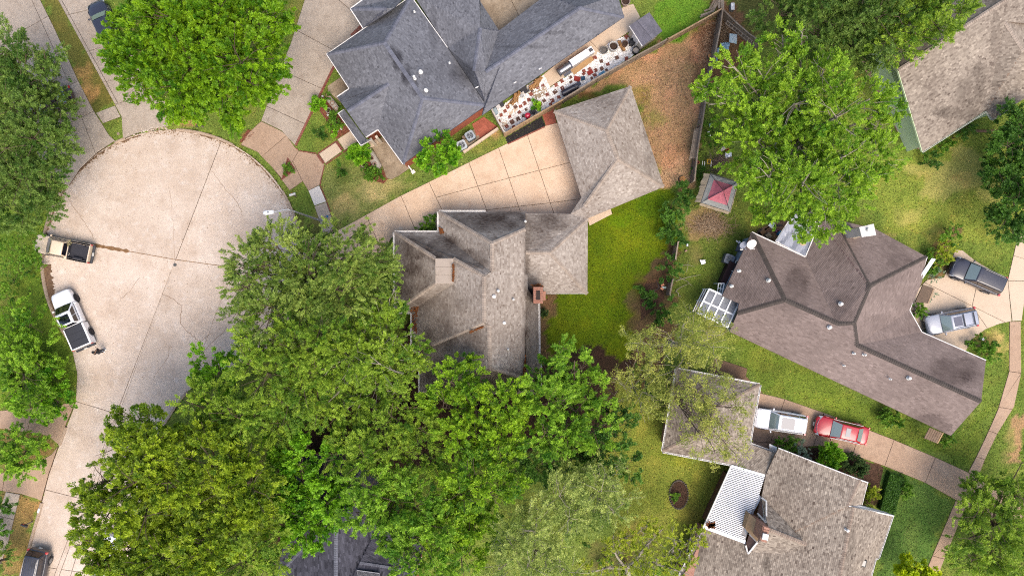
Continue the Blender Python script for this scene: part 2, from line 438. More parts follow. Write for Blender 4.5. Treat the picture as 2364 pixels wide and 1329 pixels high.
BLOBS = [  # px, py, rx, ry, colour, strength
    (870, 435, 45, 25, (198, 176, 118), .75), (800, 470, 35, 25, (190, 166, 108), .6), (925, 425, 30, 14, (190, 168, 110), .5), (760, 500, 30, 20, (180, 156, 100), .5),
    (200, 215, 26, 22, (188, 148, 92), .8), (140, 110, 20, 40, (120, 116, 50), .5), (190, 180, 22, 30, (176, 138, 84), .6),
    (1560, 395, 40, 35, (200, 164, 126), .7), (1500, 330, 60, 60, (172, 136, 102), .5), (1480, 215, 40, 30, (138, 124, 58), .6), (1510, 285, 26, 24, (120, 132, 52), .5), (1490, 250, 35, 40, (132, 122, 60), .5),
    (1620, 170, 20, 60, (120, 86, 64), .7), (1630, 80, 30, 35, (96, 66, 48), .8), (1350, 225, 60, 14, (120, 86, 52), .7), (1460, 640, 40, 60, (84, 108, 12), .4),
    (1400, 720, 60, 40, (104, 128, 14), .4), (1450, 560, 40, 40, (120, 130, 22), .4), (1290, 740, 30, 40, (110, 122, 24), .4), (1500, 470, 50, 30, (84, 116, 14), .6), (1430, 510, 30, 20, (96, 128, 14), .6),
    (2200, 420, 60, 40, (176, 166, 94), .6), (2110, 500, 40, 25, (184, 166, 98), .4), (2050, 545, 20, 12, (196, 160, 108), .7), (2290, 440, 40, 30, (172, 162, 90), .6), (2160, 540, 30, 20, (168, 152, 80), .5),
    (2310, 780, 20, 30, (188, 162, 100), .7), (2270, 790, 30, 20, (106, 84, 60), .6), (1800, 860, 50, 22, (92, 104, 40), .5), (1900, 930, 80, 16, (132, 150, 50), .5), (2100, 1000, 60, 20, (104, 110, 46), .6),
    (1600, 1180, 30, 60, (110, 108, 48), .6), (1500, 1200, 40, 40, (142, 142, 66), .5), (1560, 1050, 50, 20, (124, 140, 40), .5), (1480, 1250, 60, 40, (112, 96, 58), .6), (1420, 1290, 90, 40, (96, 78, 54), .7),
    (60, 1290, 30, 40, (166, 136, 82), .6), (70, 1180, 15, 30, (158, 128, 76), .6), (60, 800, 60, 40, (96, 128, 38), .5), (40, 560, 40, 30, (104, 132, 40), .5), (20, 690, 30, 20, (124, 128, 60), .6),
    (580, 322, 22, 16, (172, 104, 78), .9), (430, 285, 26, 12, (168, 132, 90), .8), (500, 295, 50, 16, (110, 128, 52), .6), (560, 275, 30, 20, (112, 122, 56), .5), (690, 30, 14, 60, (132, 122, 66), .6), (660, 60, 18, 50, (116, 124, 58), .5),
    (790, 395, 30, 22, (96, 112, 46), .5), (735, 310, 30, 24, (96, 116, 44), .5), (1120, 340, 36, 18, (124, 122, 60), .5), (1155, 315, 18, 14, (168, 128, 92), .7),
    (2080, 1180, 40, 50, (84, 112, 46), .5), (2130, 1240, 40, 40, (92, 124, 56), .4), (2340, 700, 14, 60, (120, 132, 56), .5), (2300, 700, 16, 30, (138, 150, 62), .3),
    (1640, 520, 50, 26, (164, 134, 92), .6), (1650, 380, 26, 22, (122, 96, 70), .7), (1690, 600, 24, 40, (88, 104, 44), .6), (1620, 640, 40, 40, (108, 128, 46), .5), (1600, 580, 14, 30, (138, 124, 76), .6),
    (1500, 660, 34, 40, (104, 72, 52), .85), (1490, 860, 30, 30, (104, 74, 52), .8), (1450, 740, 20, 40, (116, 112, 30), .4), (1755, 60, 40, 40, (116, 112, 60), .5), (1575, 60, 40, 30, (104, 150, 40), .5), (1745, 545, 30, 20, (110, 110, 56), .5),
    (1570, 1290, 40, 30, (104, 112, 52), .5), (1660, 760, 40, 40, (116, 118, 56), .4), (2160, 1040, 30, 10, (96, 124, 40), .4), (2335, 1020, 20, 60, (170, 142, 96), .4),
]
def ground_colour(x, y):
    """albedo of what covers the ground at world points x, y"""
    x, y = np.asarray(x, float), np.asarray(y, float)
    wx, wy = warp(x, y)
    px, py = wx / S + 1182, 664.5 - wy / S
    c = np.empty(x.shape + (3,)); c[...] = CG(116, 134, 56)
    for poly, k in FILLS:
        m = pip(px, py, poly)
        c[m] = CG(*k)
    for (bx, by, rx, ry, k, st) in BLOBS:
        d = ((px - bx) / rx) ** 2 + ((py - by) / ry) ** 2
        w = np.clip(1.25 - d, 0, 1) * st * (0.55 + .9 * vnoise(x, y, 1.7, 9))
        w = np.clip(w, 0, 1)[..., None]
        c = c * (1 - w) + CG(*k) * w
    n = (vnoise(x, y, .45, 5) - .5) * .3 + (vnoise(x, y, 1.3, 6) - .5) * .3 + (vnoise(x, y, 4.0, 7) - .5) * .36
    c = c * (1 + n[..., None] * np.array([1.0, .72, .9]))
    y2 = np.clip((vnoise(x, y, .8, 8) - .6) * 2.0, 0, .35)[..., None]         # dry straw patches in the turf
    return np.clip(c * (1 - y2) + c * np.array([1.5, 1.12, 1.25]) * y2, .004, .8)
road_w = [P(*p).to_2d() for p in ROAD_PX]
def make_ground():
    n0, n1 = GX.shape
    z = np.zeros_like(GX)
    z[pip(GX, GY, road_w)] = -0.45
    V = np.stack([GX, GY, z], -1).reshape(-1, 3)
    i = np.arange(n0 * n1).reshape(n0, n1)
    F = np.stack([i[:-1, :-1], i[:-1, 1:], i[1:, 1:], i[1:, :-1]], -1).reshape(-1, 4)
    me = bpy.data.meshes.new('lawn')
    mesh_np(me, V, F)
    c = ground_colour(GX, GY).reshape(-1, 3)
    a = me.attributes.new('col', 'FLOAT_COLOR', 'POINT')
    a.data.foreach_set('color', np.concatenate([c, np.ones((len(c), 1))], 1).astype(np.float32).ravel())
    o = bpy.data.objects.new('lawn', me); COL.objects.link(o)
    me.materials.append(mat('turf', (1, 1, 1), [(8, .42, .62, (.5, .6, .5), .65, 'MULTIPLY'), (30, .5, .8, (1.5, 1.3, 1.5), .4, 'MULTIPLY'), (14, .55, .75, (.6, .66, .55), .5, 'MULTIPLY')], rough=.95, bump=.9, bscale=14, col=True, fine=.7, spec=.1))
    tag(o, 'uneven green and straw coloured lawn between the houses', 'lawn', kind='structure')
def mesh_np(me, V, F):
    k = F.shape[1]
    me.vertices.add(len(V)); me.vertices.foreach_set('co', np.ascontiguousarray(V, np.float32).ravel())
    me.loops.add(F.size); me.loops.foreach_set('vertex_index', np.ascontiguousarray(F, np.int32).ravel())
    me.polygons.add(len(F)); me.polygons.foreach_set('loop_start', np.arange(0, F.size, k, dtype=np.int32))
    me.update(calc_edges=True)
make_ground()

# ---------------------------------------------------------------- concrete
CONC = mat('road_concrete', A(218, 197, 177, .6), [(.22, .42, .68, A(240, 224, 208, .62), .65), (.55, .5, .75, A(192, 164, 138), .5), (1.6, .55, .8, A(242, 234, 226, .66), .5), (4, .55, .8, A(182, 158, 136), .35), (16, .5, .75, A(170, 148, 128), .4), (45, .45, .75, A(240, 226, 210), .35)], rough=.9, bump=.25, bscale=40, fine=.16, orand=.05)
CONC_G = mat('grey_concrete', A(198, 182, 164), [(.4, .45, .7, A(222, 206, 188), .6), (1.2, .5, .75, A(164, 144, 124), .55), (5, .52, .78, A(150, 130, 112), .35), (20, .5, .75, A(150, 132, 114), .4)], rough=.9, bump=.3, bscale=40, fine=.2, orand=.06)
CONC_P = mat('peach_concrete', A(230, 198, 166, .6), [(.35, .42, .68, A(246, 218, 188, .62), .75), (1.1, .52, .78, A(206, 164, 128), .5), (4, .55, .8, A(198, 158, 124), .3), (.8, .62, .8, A(250, 238, 220), .6), (24, .5, .75, A(196, 158, 126), .3)], rough=.88, bump=.2, bscale=45, fine=.12, orand=.035)
CONC_F = mat('tan_concrete', A(204, 172, 144), [(.4, .45, .7, A(222, 192, 164), .6), (1.2, .52, .75, A(166, 134, 108), .55), (3.5, .6, .8, A(118, 96, 80), .4), (20, .5, .75, A(160, 132, 108), .35)], rough=.9, bump=.25, bscale=40, fine=.18, orand=.05)
CONC_W = mat('new_white_concrete', A(244, 236, 226), [(1.2, .5, .8, A(220, 206, 190), .4)], rough=.85, bump=.15, fine=.08)
CONC_L = mat('cream_concrete', A(238, 214, 186), [(.8, .5, .75, A(224, 194, 164), .5), (20, .5, .8, A(206, 176, 148), .3)], rough=.88, bump=.15, fine=.1, orand=.02)
AGG = mat('brown_aggregate', A(142, 112, 88), [(.8, .45, .7, A(166, 134, 108), .6), (12, .5, .75, A(104, 80, 62), .5)], rough=.92, bump=.5, fine=.3)
CONC_D = mat('stained_patio_concrete', A(176, 156, 130), [(.5, .45, .7, A(218, 198, 170), .75), (1.4, .48, .72, A(128, 108, 84), .65), (6, .5, .78, A(112, 94, 74), .35)], rough=.9, bump=.25, fine=.18)
JOINT = mat('joint_dirt', A(96, 74, 56), [(3, .4, .7, A(128, 100, 70), .6), (14, .4, .7, A(60, 46, 36), .6)], rough=1.0, bump=.5)

def slab_obj(name, poly_w, z0, z1, m, parent, gap=.018, bev=.012, label=None):
    b = MB()
    q = inset(poly_w, gap) if abs(area2(poly_w)) > .3 else poly_w
    b.prism(q, z0, z1, bev=bev)
    return b.build(name, m, parent, label=label)
def paved(name, label, cat, key, m, z=.055, gap=.018):
    """a setting piece: a bed of joint dirt and each concrete slab as a part of its own"""
    out, cuts = DRV[key][:2]
    polys = [[tuple(p) for p in out]]
    if len(DRV[key]) > 2: polys = DRV[key][2]
    for a, b in cuts: polys = split(polys, a, b)
    bed = MB(); bed.prism([P(*p) for p in out], -.06, .012)
    o = bed.build(name, JOINT, label=label, kind='structure', cat=cat)
    for q in polys:
        slab_obj('slab', [P(*p).to_2d() for p in q], -.05, z, m, o, gap=gap)
    return o

# the cul-de-sac
def make_road():
    bed = MB(); bed.prism(road_w, -.5, -.136)
    road = bed.build('street', JOINT, label='pale concrete cul-de-sac turning circle and its street', kind='structure', cat='street')
    polys = [[tuple(p) for p in ROAD_PX]]
    jc = [(520, 300), (455, 470), (404, 598), (372, 678), (318, 812), (291, 905), (270, 960)]
    for a, b in [((523, 290), (404, 599)), ((404, 599), (291, 905)), ((100, 545), (404, 599)), ((404, 599), (705, 640)), ((172, 926), (455, 1012)), ((268, 955), (158, 1340)), ((158, 1340), (130, 1470)), ((100, 1309), (320, 1340)), ((60, 1120), (340, 1190))]:
        polys = split(polys, a, b)
    for q in polys:
        slab_obj('slab', [P(*p).to_2d() for p in q], -.4, -.12, CONC, road, gap=.022, bev=.01)
    # cracks, gutter dirt and wet rust line lie on the slabs
    cr = mat('crack_dirt', A(168, 138, 112), [(6, .4, .7, A(124, 98, 76), .7)], rough=1)
    for pts, w in [([(375, 678), (398, 690), (418, 706), (416, 730), (421, 752), (440, 770), (455, 784), (468, 784), (490, 768)], 1.0), ([(278, 690), (300, 672), (322, 640)], .8), ([(490, 395), (515, 430), (548, 470), (560, 500)], .7), ([(355, 870), (384, 830), (392, 800)], .7), ([(150, 450), (172, 480), (200, 520), (218, 552)], .7), ([(545, 600), (500, 720), (470, 800)], .6), ([(560, 700), (520, 760), (480, 800), (440, 850)], .8), ([(390, 430), (398, 500), (404, 596)], .5)]:
        b = MB(); q = smooth_path(pts, 5)
        L = []
        for i, p in enumerate(q):
            d = (q[min(i + 1, len(q) - 1)] - q[max(i - 1, 0)]).normalized(); n = Vector((-d.y, d.x))
            j = (rnd.random() - .5) * 3
            ww = w * .55 * (.5 + rnd.random() * .8)
            L.append((P(*(p + n * (j + ww)), -.116), P(*(p + n * (j - ww)), -.116)))
        for i in range(len(L) - 1): b.poly([L[i][0], L[i + 1][0], L[i + 1][1], L[i][1]])
        b.build('crack', cr, road)
    dirt = mat('gutter_dirt', A(142, 112, 86), [(3, .4, .7, A(92, 68, 52), .8), (16, .4, .7, A(160, 128, 100), .6)], rough=1, bump=.6)
    def band(r0, r1, a0, a1, z, name, m, n=40):
        b = MB(); o = arc(a0, a1, n, r0); i_ = [(RC[0] + (r1 + (rnd.random() - .5) * 9 * min(1, 4 * k / n, 4 * (n - k) / n)) * math.cos(math.radians(a0 + (a1 - a0) * k / n)), RC[1] + (r1 + (rnd.random() - .5) * 9 * min(1, 4 * k / n, 4 * (n - k) / n)) * math.sin(math.radians(a0 + (a1 - a0) * k / n))) for k in range(n + 1)]
        for k in range(n): b.poly([P(*o[k], z), P(*o[k + 1], z), P(*i_[k + 1], z), P(*i_[k], z)])
        b.build(name, m, road)
    band(297, 278, 157, 178, -.114, 'gutter_dirt', dirt); band(297, 293.5, 181, 214, -.114, 'gutter_dirt', dirt); band(297, 294, 222, 256, -.114, 'gutter_dirt', dirt); band(297, 293, 138, 158, -.114, 'gutter_dirt', dirt); band(298, 296.5, 270, 330, -.114, 'gutter_dirt', dirt)
    b = MB(); q = smooth_path([(116, 547.8), (160, 555.7), (215, 565.4), (250, 571.6), (300, 580.5), (350, 589.4), (404, 599), (450, 605.3), (520, 614.8)], 6)
    L = []
    for i, p in enumerate(q):
        d = (q[min(i + 1, len(q) - 1)] - q[max(i - 1, 0)]).normalized(); n = Vector((-d.y, d.x))
        w = (1.6 if i < 12 else 2.6 + rnd.random() * 2.4 if i < 24 else .7) * (.7 + rnd.random() * .5)
        L.append((P(*(p + n * w), -.113), P(*(p - n * w), -.113)))
    for i in range(len(L) - 1): b.poly([L[i][0], L[i + 1][0], L[i + 1][1], L[i][1]])
    b.build('wet_joint_dirt', mat('rust_dirt', A(164, 126, 86), [(5, .4, .7, A(96, 66, 40), .8)], rough=.7), road)
    b = MB(); b.lathe(P(404, 611, -.118), [(.16, 0), (.16, .012), (.1, .014)], 14); b.build('survey_cap', mat('iron_lid', A(110, 110, 108), rough=.6, metal=.4), road)
make_road()

# kerbs: one long piece per run between driveways
KERB = mat('kerb_concrete', A(206, 182, 158), [(1.5, .45, .7, A(172, 142, 116), .6), (12, .5, .75, A(150, 124, 102), .4)], rough=.9, bump=.3, fine=.15)
def kerb(pts_px, label, wpx=4.6, wm=None):
    """rolled kerb along px points, its body on the road side (left of the way) and each cast piece a part"""
    W2 = [P(*p).to_2d() for p in pts_px]
    o = thing('kerb', label, 'kerb', P(*pts_px[0]), kind='structure')
    w = wpx * S
    segs, cur = [], 0
    nrm = []
    for i in range(len(W2)):
        d = (W2[min(i + 1, len(W2) - 1)] - W2[max(i - 1, 0)]).normalized(); nrm.append(Vector((-d.y, d.x)))
    step = max(1, int(3.0 / max((W2[1] - W2[0]).length, .1)))
    i = 0
    while i < len(W2) - 1:
        j = min(i + step, len(W2) - 1)
        b = MB()
        for k in range(i, j):
            a, c = W2[k], W2[k + 1]
            na, nc = nrm[k], nrm[k + 1]
            g = .012 if k == i else 0
            d = (c - a).normalized()
            a = a + d * g
            pr = [(-.06, -.3), (-.06, .015), (0, .03), (w * .55, .02), (w * .8, -.03), (w, -.1), (w, -.3)]
            ra = [Vector((*(a - na * q[0]), q[1])) for q in pr]; rc = [Vector((*(c - nc * q[0]), q[1])) for q in pr]
            for q in range(len(pr) - 1): b.poly([ra[q], ra[q + 1], rc[q + 1], rc[q]])
            b.poly(ra[::-1]); b.poly(rc)
        b.build('kerb_piece', KERB, o)
        i = j
    return o
def arcs(a0, a1): return arc(a0, a1, max(4, int(abs(a1 - a0) / 3)))
kerb(arcs(137.5, 178)[::1], 'curved kerb beside the white pickup and the left verge')
kerb(arcs(180, 211), 'curved kerb behind the brown pickup under the dark tree')
kerb(arcs(244, 249), 'short kerb stub in front of the small grass triangle')
kerb(arcs(272, 298), 'curved kerb in front of the big bright tree with the black mailbox')
kerb(arcs(328, 352), 'kerb beside the white mailbox and the street lamp')
kerb(arcs(20, 50), 'kerb hidden by the large oak beside the turning circle')
kerb([(135, 1027), (150, 985)], 'short kerb corner by the lower driveway mouth')
kerb([(45, 1329), (55, 1295), (65, 1264), (76, 1222), (86, 1190), (94, 1160)], 'straight kerb beside the dark people carrier and the dry verge')
kerb([(432, 905), (407, 936), (375, 987), (360, 1030)], 'kerb at the mouth of the street under the oaks')

paved('driveway', 'brownish concrete driveway disappearing under the dark trees', 'driveway', 'A', CONC_G)
paved('driveway', 'concrete driveway with a dark car beside the big bright tree', 'driveway', 'B', CONC_G)
paved('pavement', 'single pavement slab linking two driveways above a grass triangle', 'pavement', 'W', CONC_G)
paved('driveway', 'wide grey driveway with brick edging beside the slate blue roofed house', 'driveway', 'C', CONC_G)
paved('driveway_apron', 'pinkish driveway apron at the edge of the turning circle', 'driveway', 'K', CONC_F)
paved('pavement', 'bright white newly cast pavement slab', 'pavement', 'S', CONC_W)
paved('pavement', 'grey pavement running under the oak below the white slab', 'pavement', 'T', CONC_G)
paved('garden_path', 'cream path slab between two bands of brick', 'path', 'P', CONC_L)
paved('garden_path', 'cream path slab leading under the low porch roof', 'path', 'Q', CONC_L)
paved('driveway', 'broad peach concrete driveway of the middle house and garage', 'driveway', 'D', CONC_P)
paved('driveway', 'pale cracked driveway under the two cars facing the brown roofed house', 'driveway', 'E', CONC_L)
paved('driveway', 'long tan driveway under the white and the red car', 'driveway', 'F', CONC_F)
paved('pavement', 'pavement crossing the mouth of the pale cracked driveway', 'pavement', 'R', CONC_L)
paved('pavement', 'narrow curving pavement down the lawn beside the brown roofed house', 'pavement', 'V', CONC_F)
paved('pavement', 'narrow pavement running down from the tan driveway', 'pavement', 'X', CONC_F)
paved('driveway_apron', 'end of the tan driveway under the round tree', 'driveway', 'Y', CONC_F)
paved('driveway', 'shaded driveway between two small trees beside the street', 'driveway', 'G', CONC_F)
paved('driveway', 'driveway below the small leafy tree beside the street', 'driveway', 'H', CONC_F)
paved('pavement', 'grey pavement strip beside the dry grass verge', 'pavement', 'I', CONC_G)
paved('patio', 'brown aggregate patio beside the garage with the sparse tree', 'patio', 'L', AGG)
paved('patio', 'stained front patio with a rounded corner under the slate roof', 'patio', 'M', CONC_D)
paved('patio', 'small grey concrete landing beside the brick edged driveway', 'patio', 'N', CONC_D)
paved('patio', 'pale concrete strip along the back wing with the smoker', 'patio', 'Z', CONC_L)
paved('driveway', 'tan concrete court behind the slate blue roofed house', 'driveway', 'J', CONC_D)
paved('patio', 'small brown patio behind the brown roofed house', 'patio', 'U', AGG)
ALLPAVED = [[P(*p).to_2d() for p in v[0]] for v in DRV.values()] + [road_w]
# ---------------------------------------------------------------- roofs and houses
WHITE = mat('white_trim', A(240, 236, 230, .66), [(5, .45, .75, A(196, 186, 174, .6), .6)], rough=.5)
RUST = mat('leaf_litter', A(150, 92, 50), [(9, .4, .7, A(96, 58, 34), .7)], rough=1, bump=.8)
GLASS = mat('window_glass', A(60, 70, 78), rough=.08, spec=.8)
def tri_eval(f3):
    tris = tessellate_polygon([[Vector((p.x, p.y, 0)) for p in f3]])
    T = []
    for t in tris:
        a, b, c = (f3[i] for i in t)
        d = (b.y - c.y) * (a.x - c.x) + (c.x - b.x) * (a.y - c.y)
        if abs(d) > 1e-6: T.append((a, b, c, d))
    def z(x, y):
        best, bz = -9e9, 0
        for a, b, c, d in T:
            l0 = ((b.y - c.y) * (x - c.x) + (c.x - b.x) * (y - c.y)) / d
            l1 = ((c.y - a.y) * (x - c.x) + (a.x - c.x) * (y - c.y)) / d
            l2 = 1 - l0 - l1
            m = min(l0, l1, l2)
            if m > best: best, bz = m, l0 * a.z + l1 * b.z + l2 * c.z
            if m >= 0: break
        return bz
    return z
def roof(parent, facets, m, expo=.15, tabs=(.2, .5), mdeck=None, ridges=(), mcap=None, stains=(), contrast=1.0, capw=.17, fl=None):
    """facets: lists of (px, py, z). Builds a solid deck, courses of laid shingles over it and ridge caps."""
    deck = MB()
    sh = MB(); st = []
    seed = rnd.randrange(1000)
    for fi, fc in enumerate(facets):
        f3 = [P(*p) for p in fc]
        if area2([(p.x, p.y) for p in f3]) < 0: f3 = f3[::-1]
        for t in tessellate_polygon([[Vector((p.x, p.y, 0)) for p in f3]]):
            q = [f3[i] for i in t]
            if area2([(p.x, p.y) for p in q]) < 0: q = q[::-1]
            deck.poly(q); deck.poly([p - Vector((0, 0, .16)) for p in q[::-1]])
        for i in range(len(f3)):
            a, b = f3[i], f3[(i + 1) % len(f3)]
            dz = Vector((0, 0, .16)); deck.poly([a - dz, b - dz, b, a])
        nrm = Vector((0, 0, 0))
        for i in range(len(f3)):
            a, b = f3[i], f3[(i + 1) % len(f3)]
            nrm += Vector(((a.y - b.y) * (a.z + b.z), (a.z - b.z) * (a.x + b.x), (a.x - b.x) * (a.y + b.y)))
        nrm.normalize()
        g = Vector((-nrm.x, -nrm.y))
        if g.length < .02: g = Vector((0, 1))
        g.normalize()                      # uphill
        u = Vector((g.y, -g.x))
        e = expo * max(abs(nrm.z), .4)
        zf = tri_eval(f3)
        P2 = [(p.x, p.y) for p in f3]
        vs = [g.x * p[0] + g.y * p[1] for p in P2]
        v = min(vs) - rnd.random() * e * .3
        while v < max(vs):
            row = clip(clip(P2, (g.x, g.y), v + e), (-g.x, -g.y), -v)
            if len(row) > 2:
                us = [u.x * p[0] + u.y * p[1] for p in row]
                q, qe = min(us) - rnd.random() * .3, max(us)
                while q < qe:
                    w = rnd.uniform(*tabs)
                    cell = clip(clip(row, (u.x, u.y), q + w), (-u.x, -u.y), -q)
                    q += w
                    if len(cell) < 3: continue
                    top, low = [], []
                    th = .006 + rnd.random() * .014
                    for (x, y) in cell:
                        f = (v + e - (g.x * x + g.y * y)) / e
                        z = zf(x, y)
                        pt = Vector((x, y, z + .006 + th * f)); top.append(pt)
                        if f > .97: low.append(pt)
                    t = min(max(.5 + rnd.gauss(0, .24) * contrast + (vnoise(cell[0][0], cell[0][1], .35, seed) - .5) * .18, 0), 1)
                    cx, cy = sum(p[0] for p in cell) / len(cell), sum(p[1] for p in cell) / len(cell)
                    s = 0.0
                    zz = top[0].z; k = S * (H - zz) / H
                    for (sx, sy, rx, ry, amt) in stains:
                        d = ((cx / k + 1182 - sx) / rx) ** 2 + ((664.5 - cy / k - sy) / ry) ** 2
                        if d < 1.3:
                            s = max(s, min(1, (1.3 - d) * 1.2) * amt * (.45 + 1.0 * float(vnoise(cx, cy, 1.1, 3)) ** 1.2) * (.8 + .4 * rnd.random()))
                    s = min(s, .95)
                    sh.poly(top, t); st.append(s)
                    if len(low) == 2:
                        dz = Vector((0, 0, th + .004))
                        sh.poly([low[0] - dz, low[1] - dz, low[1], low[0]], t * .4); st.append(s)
            v += e
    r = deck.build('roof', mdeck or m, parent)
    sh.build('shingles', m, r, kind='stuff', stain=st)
    if ridges:
        cb = MB()
        for a, b in ridges:
            a, b = P(*a), P(*b)
            n = max(1, int((b - a).length / .19)); d = (b - a) / n
            s = d.cross(Vector((0, 0, 1))).normalized()
            for i in range(n):
                p, q = a + d * i, a + d * (i + 1.15)
                l0, l1 = .045, .022
                dn = capw * .42
                t = .35 + rnd.random() * .5
                A0, B0 = p + Vector((0, 0, l0)), q + Vector((0, 0, l1))
                for sgn in (1, -1):
                    cb.poly([A0, B0, B0 + s * capw * sgn - Vector((0, 0, dn)), A0 + s * capw * sgn - Vector((0, 0, dn))][::sgn], t)
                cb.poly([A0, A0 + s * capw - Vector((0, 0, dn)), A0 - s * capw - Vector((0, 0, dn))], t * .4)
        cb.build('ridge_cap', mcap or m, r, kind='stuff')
    return r
def walls(parent, outline, z1, m, ins=.45, z0=0.0, name='wall', zpx=None, win=True):
    """outline in px at eave height; wall prism set in under the eaves"""
    w = inset([P(p[0], p[1], zpx or z1).to_2d() for p in outline], ins)
    b = MB(); b.prism(w, z0, z1 - .1); wo = b.build(name, m, parent)
    s = -1 if area2(w) < 0 else 1
    for i in range(len(w) if win else 0):
        a, c = w[i], w[(i + 1) % len(w)]; L = (c - a).length
        if L < 3.2: continue
        d = (c - a).normalized(); nn = Vector((d.y, -d.x)) * s
        for k in range(int(L / 3.4)): window_on(wo, a, c, (k + .5) / int(L / 3.4), .95, 2.1, 1.1, WHITE, GLASS, normal=nn)
    return wo, w
def window_on(parent, a, b, t, z0, z1, wd, mfr, glass, name='window', normal=None):
    """window on the wall from a to b (world xy) at fraction t"""
    a, b = Vector(a), Vector(b)
    d = (b - a).normalized(); n = Vector((d.y, -d.x)) if normal is None else normal
    c = a.lerp(b, t)
    fr = MB()
    def bx(u0, u1, v0, v1, out, mb):
        p = [c + d * u0, c + d * u1]
        mb.prism([p[0], p[1], p[1] + n * out, p[0] + n * out], v0, v1)
    bx(-wd / 2, wd / 2, z0, z0 + .08, .07, fr); bx(-wd / 2, wd / 2, z1 - .08, z1, .06, fr)
    bx(-wd / 2, -wd / 2 + .07, z0 + .08, z1 - .08, .06, fr); bx(wd / 2 - .07, wd / 2, z0 + .08, z1 - .08, .06, fr)
    o = fr.build(name, mfr, parent)
    g = MB(); bx(-wd / 2 + .07, wd / 2 - .07, z0 + .08, z1 - .08, .03, g); g.build('pane', glass, o)
def gutter(parent, pts, m=None, w=.13, name='gutter', hangers=True):
    m = m or WHITE
    b = MB()
    for a, c in zip(pts[:-1], pts[1:]):
        a, c = P(*a), P(*c)
        d = (c - a); L = d.length; d.normalize()
        s = d.cross(Vector((0, 0, 1))).normalized()
        b.beam(a + s * .01 - Vector((0, 0, .06)), c + s * .01 - Vector((0, 0, .06)), .02, .13)
        b.beam(a + s * w - Vector((0, 0, .05)), c + s * w - Vector((0, 0, .05)), .035, .13)
        b.beam(a + s * w * .5 - Vector((0, 0, .115)), c + s * w * .5 - Vector((0, 0, .115)), w, .02)
        if hangers:
            n = int(L / .8)
            for i in range(1, n):
                p = a + d * (i * L / n); b.beam(p, p + s * w, .05, .02)
    return b.build(name, m, parent)
def fascia(parent, pts, m=None, w=.05, h=.2, name='fascia_board', out=.0, dz=-.08):
    b = MB()
    for a, c in zip(pts[:-1], pts[1:]):
        a, c = P(*a), P(*c); s = (c - a).cross(Vector((0, 0, 1))).normalized() * out
        b.beam(a + s + Vector((0, 0, dz)), c + s + Vector((0, 0, dz)), w, h)
    return b.build(name, m or WHITE, parent)
VENTM = mat('vent_metal', A(214, 212, 206, .8), rough=.45, metal=.3)
def vent_pipe(parent, px, py, z, r=.09, h=.35, cap=True, name='vent_pipe', m=None):
    b = MB(); c = P(px, py, z)
    b.lathe(c, [(r * 2.0, -.02), (r * 1.9, .03), (r, .06), (r, h)], 12)
    o = b.build(name, m or VENTM, parent)
    if cap:
        k = MB(); k.lathe(c + Vector((0, 0, h + .003)), [(r * 1.7, 0), (r * 1.7, .05), (r * .6, .12)], 12); k.build('cap', m or VENTM, o)
    return o
def turbine(parent, px, py, z, m=None):
    c = P(px, py, z); b = MB(); b.lathe(c, [(.2, -.05), (.15, .02), (.1, .12)], 14)
    o = b.build('roof_vent', m or WHITE, parent)
    k = MB(); k.lathe(c + Vector((0, 0, .125)), [(.13, 0), (.15, .05), (.13, .11), (.05, .15)], 14); k.build('hood', m or WHITE, o)

BRICK = mat('red_brick', A(176, 98, 72), [(2, .4, .7, A(196, 116, 86), .5), (9, .5, .75, A(132, 66, 48), .5), (30, .5, .8, A(206, 160, 130), .3)], rough=.92, bump=.4, fine=.2)
BRICK_P = mat('pinkish_brick', A(192, 142, 120), [(2, .4, .7, A(206, 164, 144), .5), (9, .5, .75, A(150, 100, 82), .5)], rough=.92, bump=.4, fine=.2)
def bm(ch): return ch

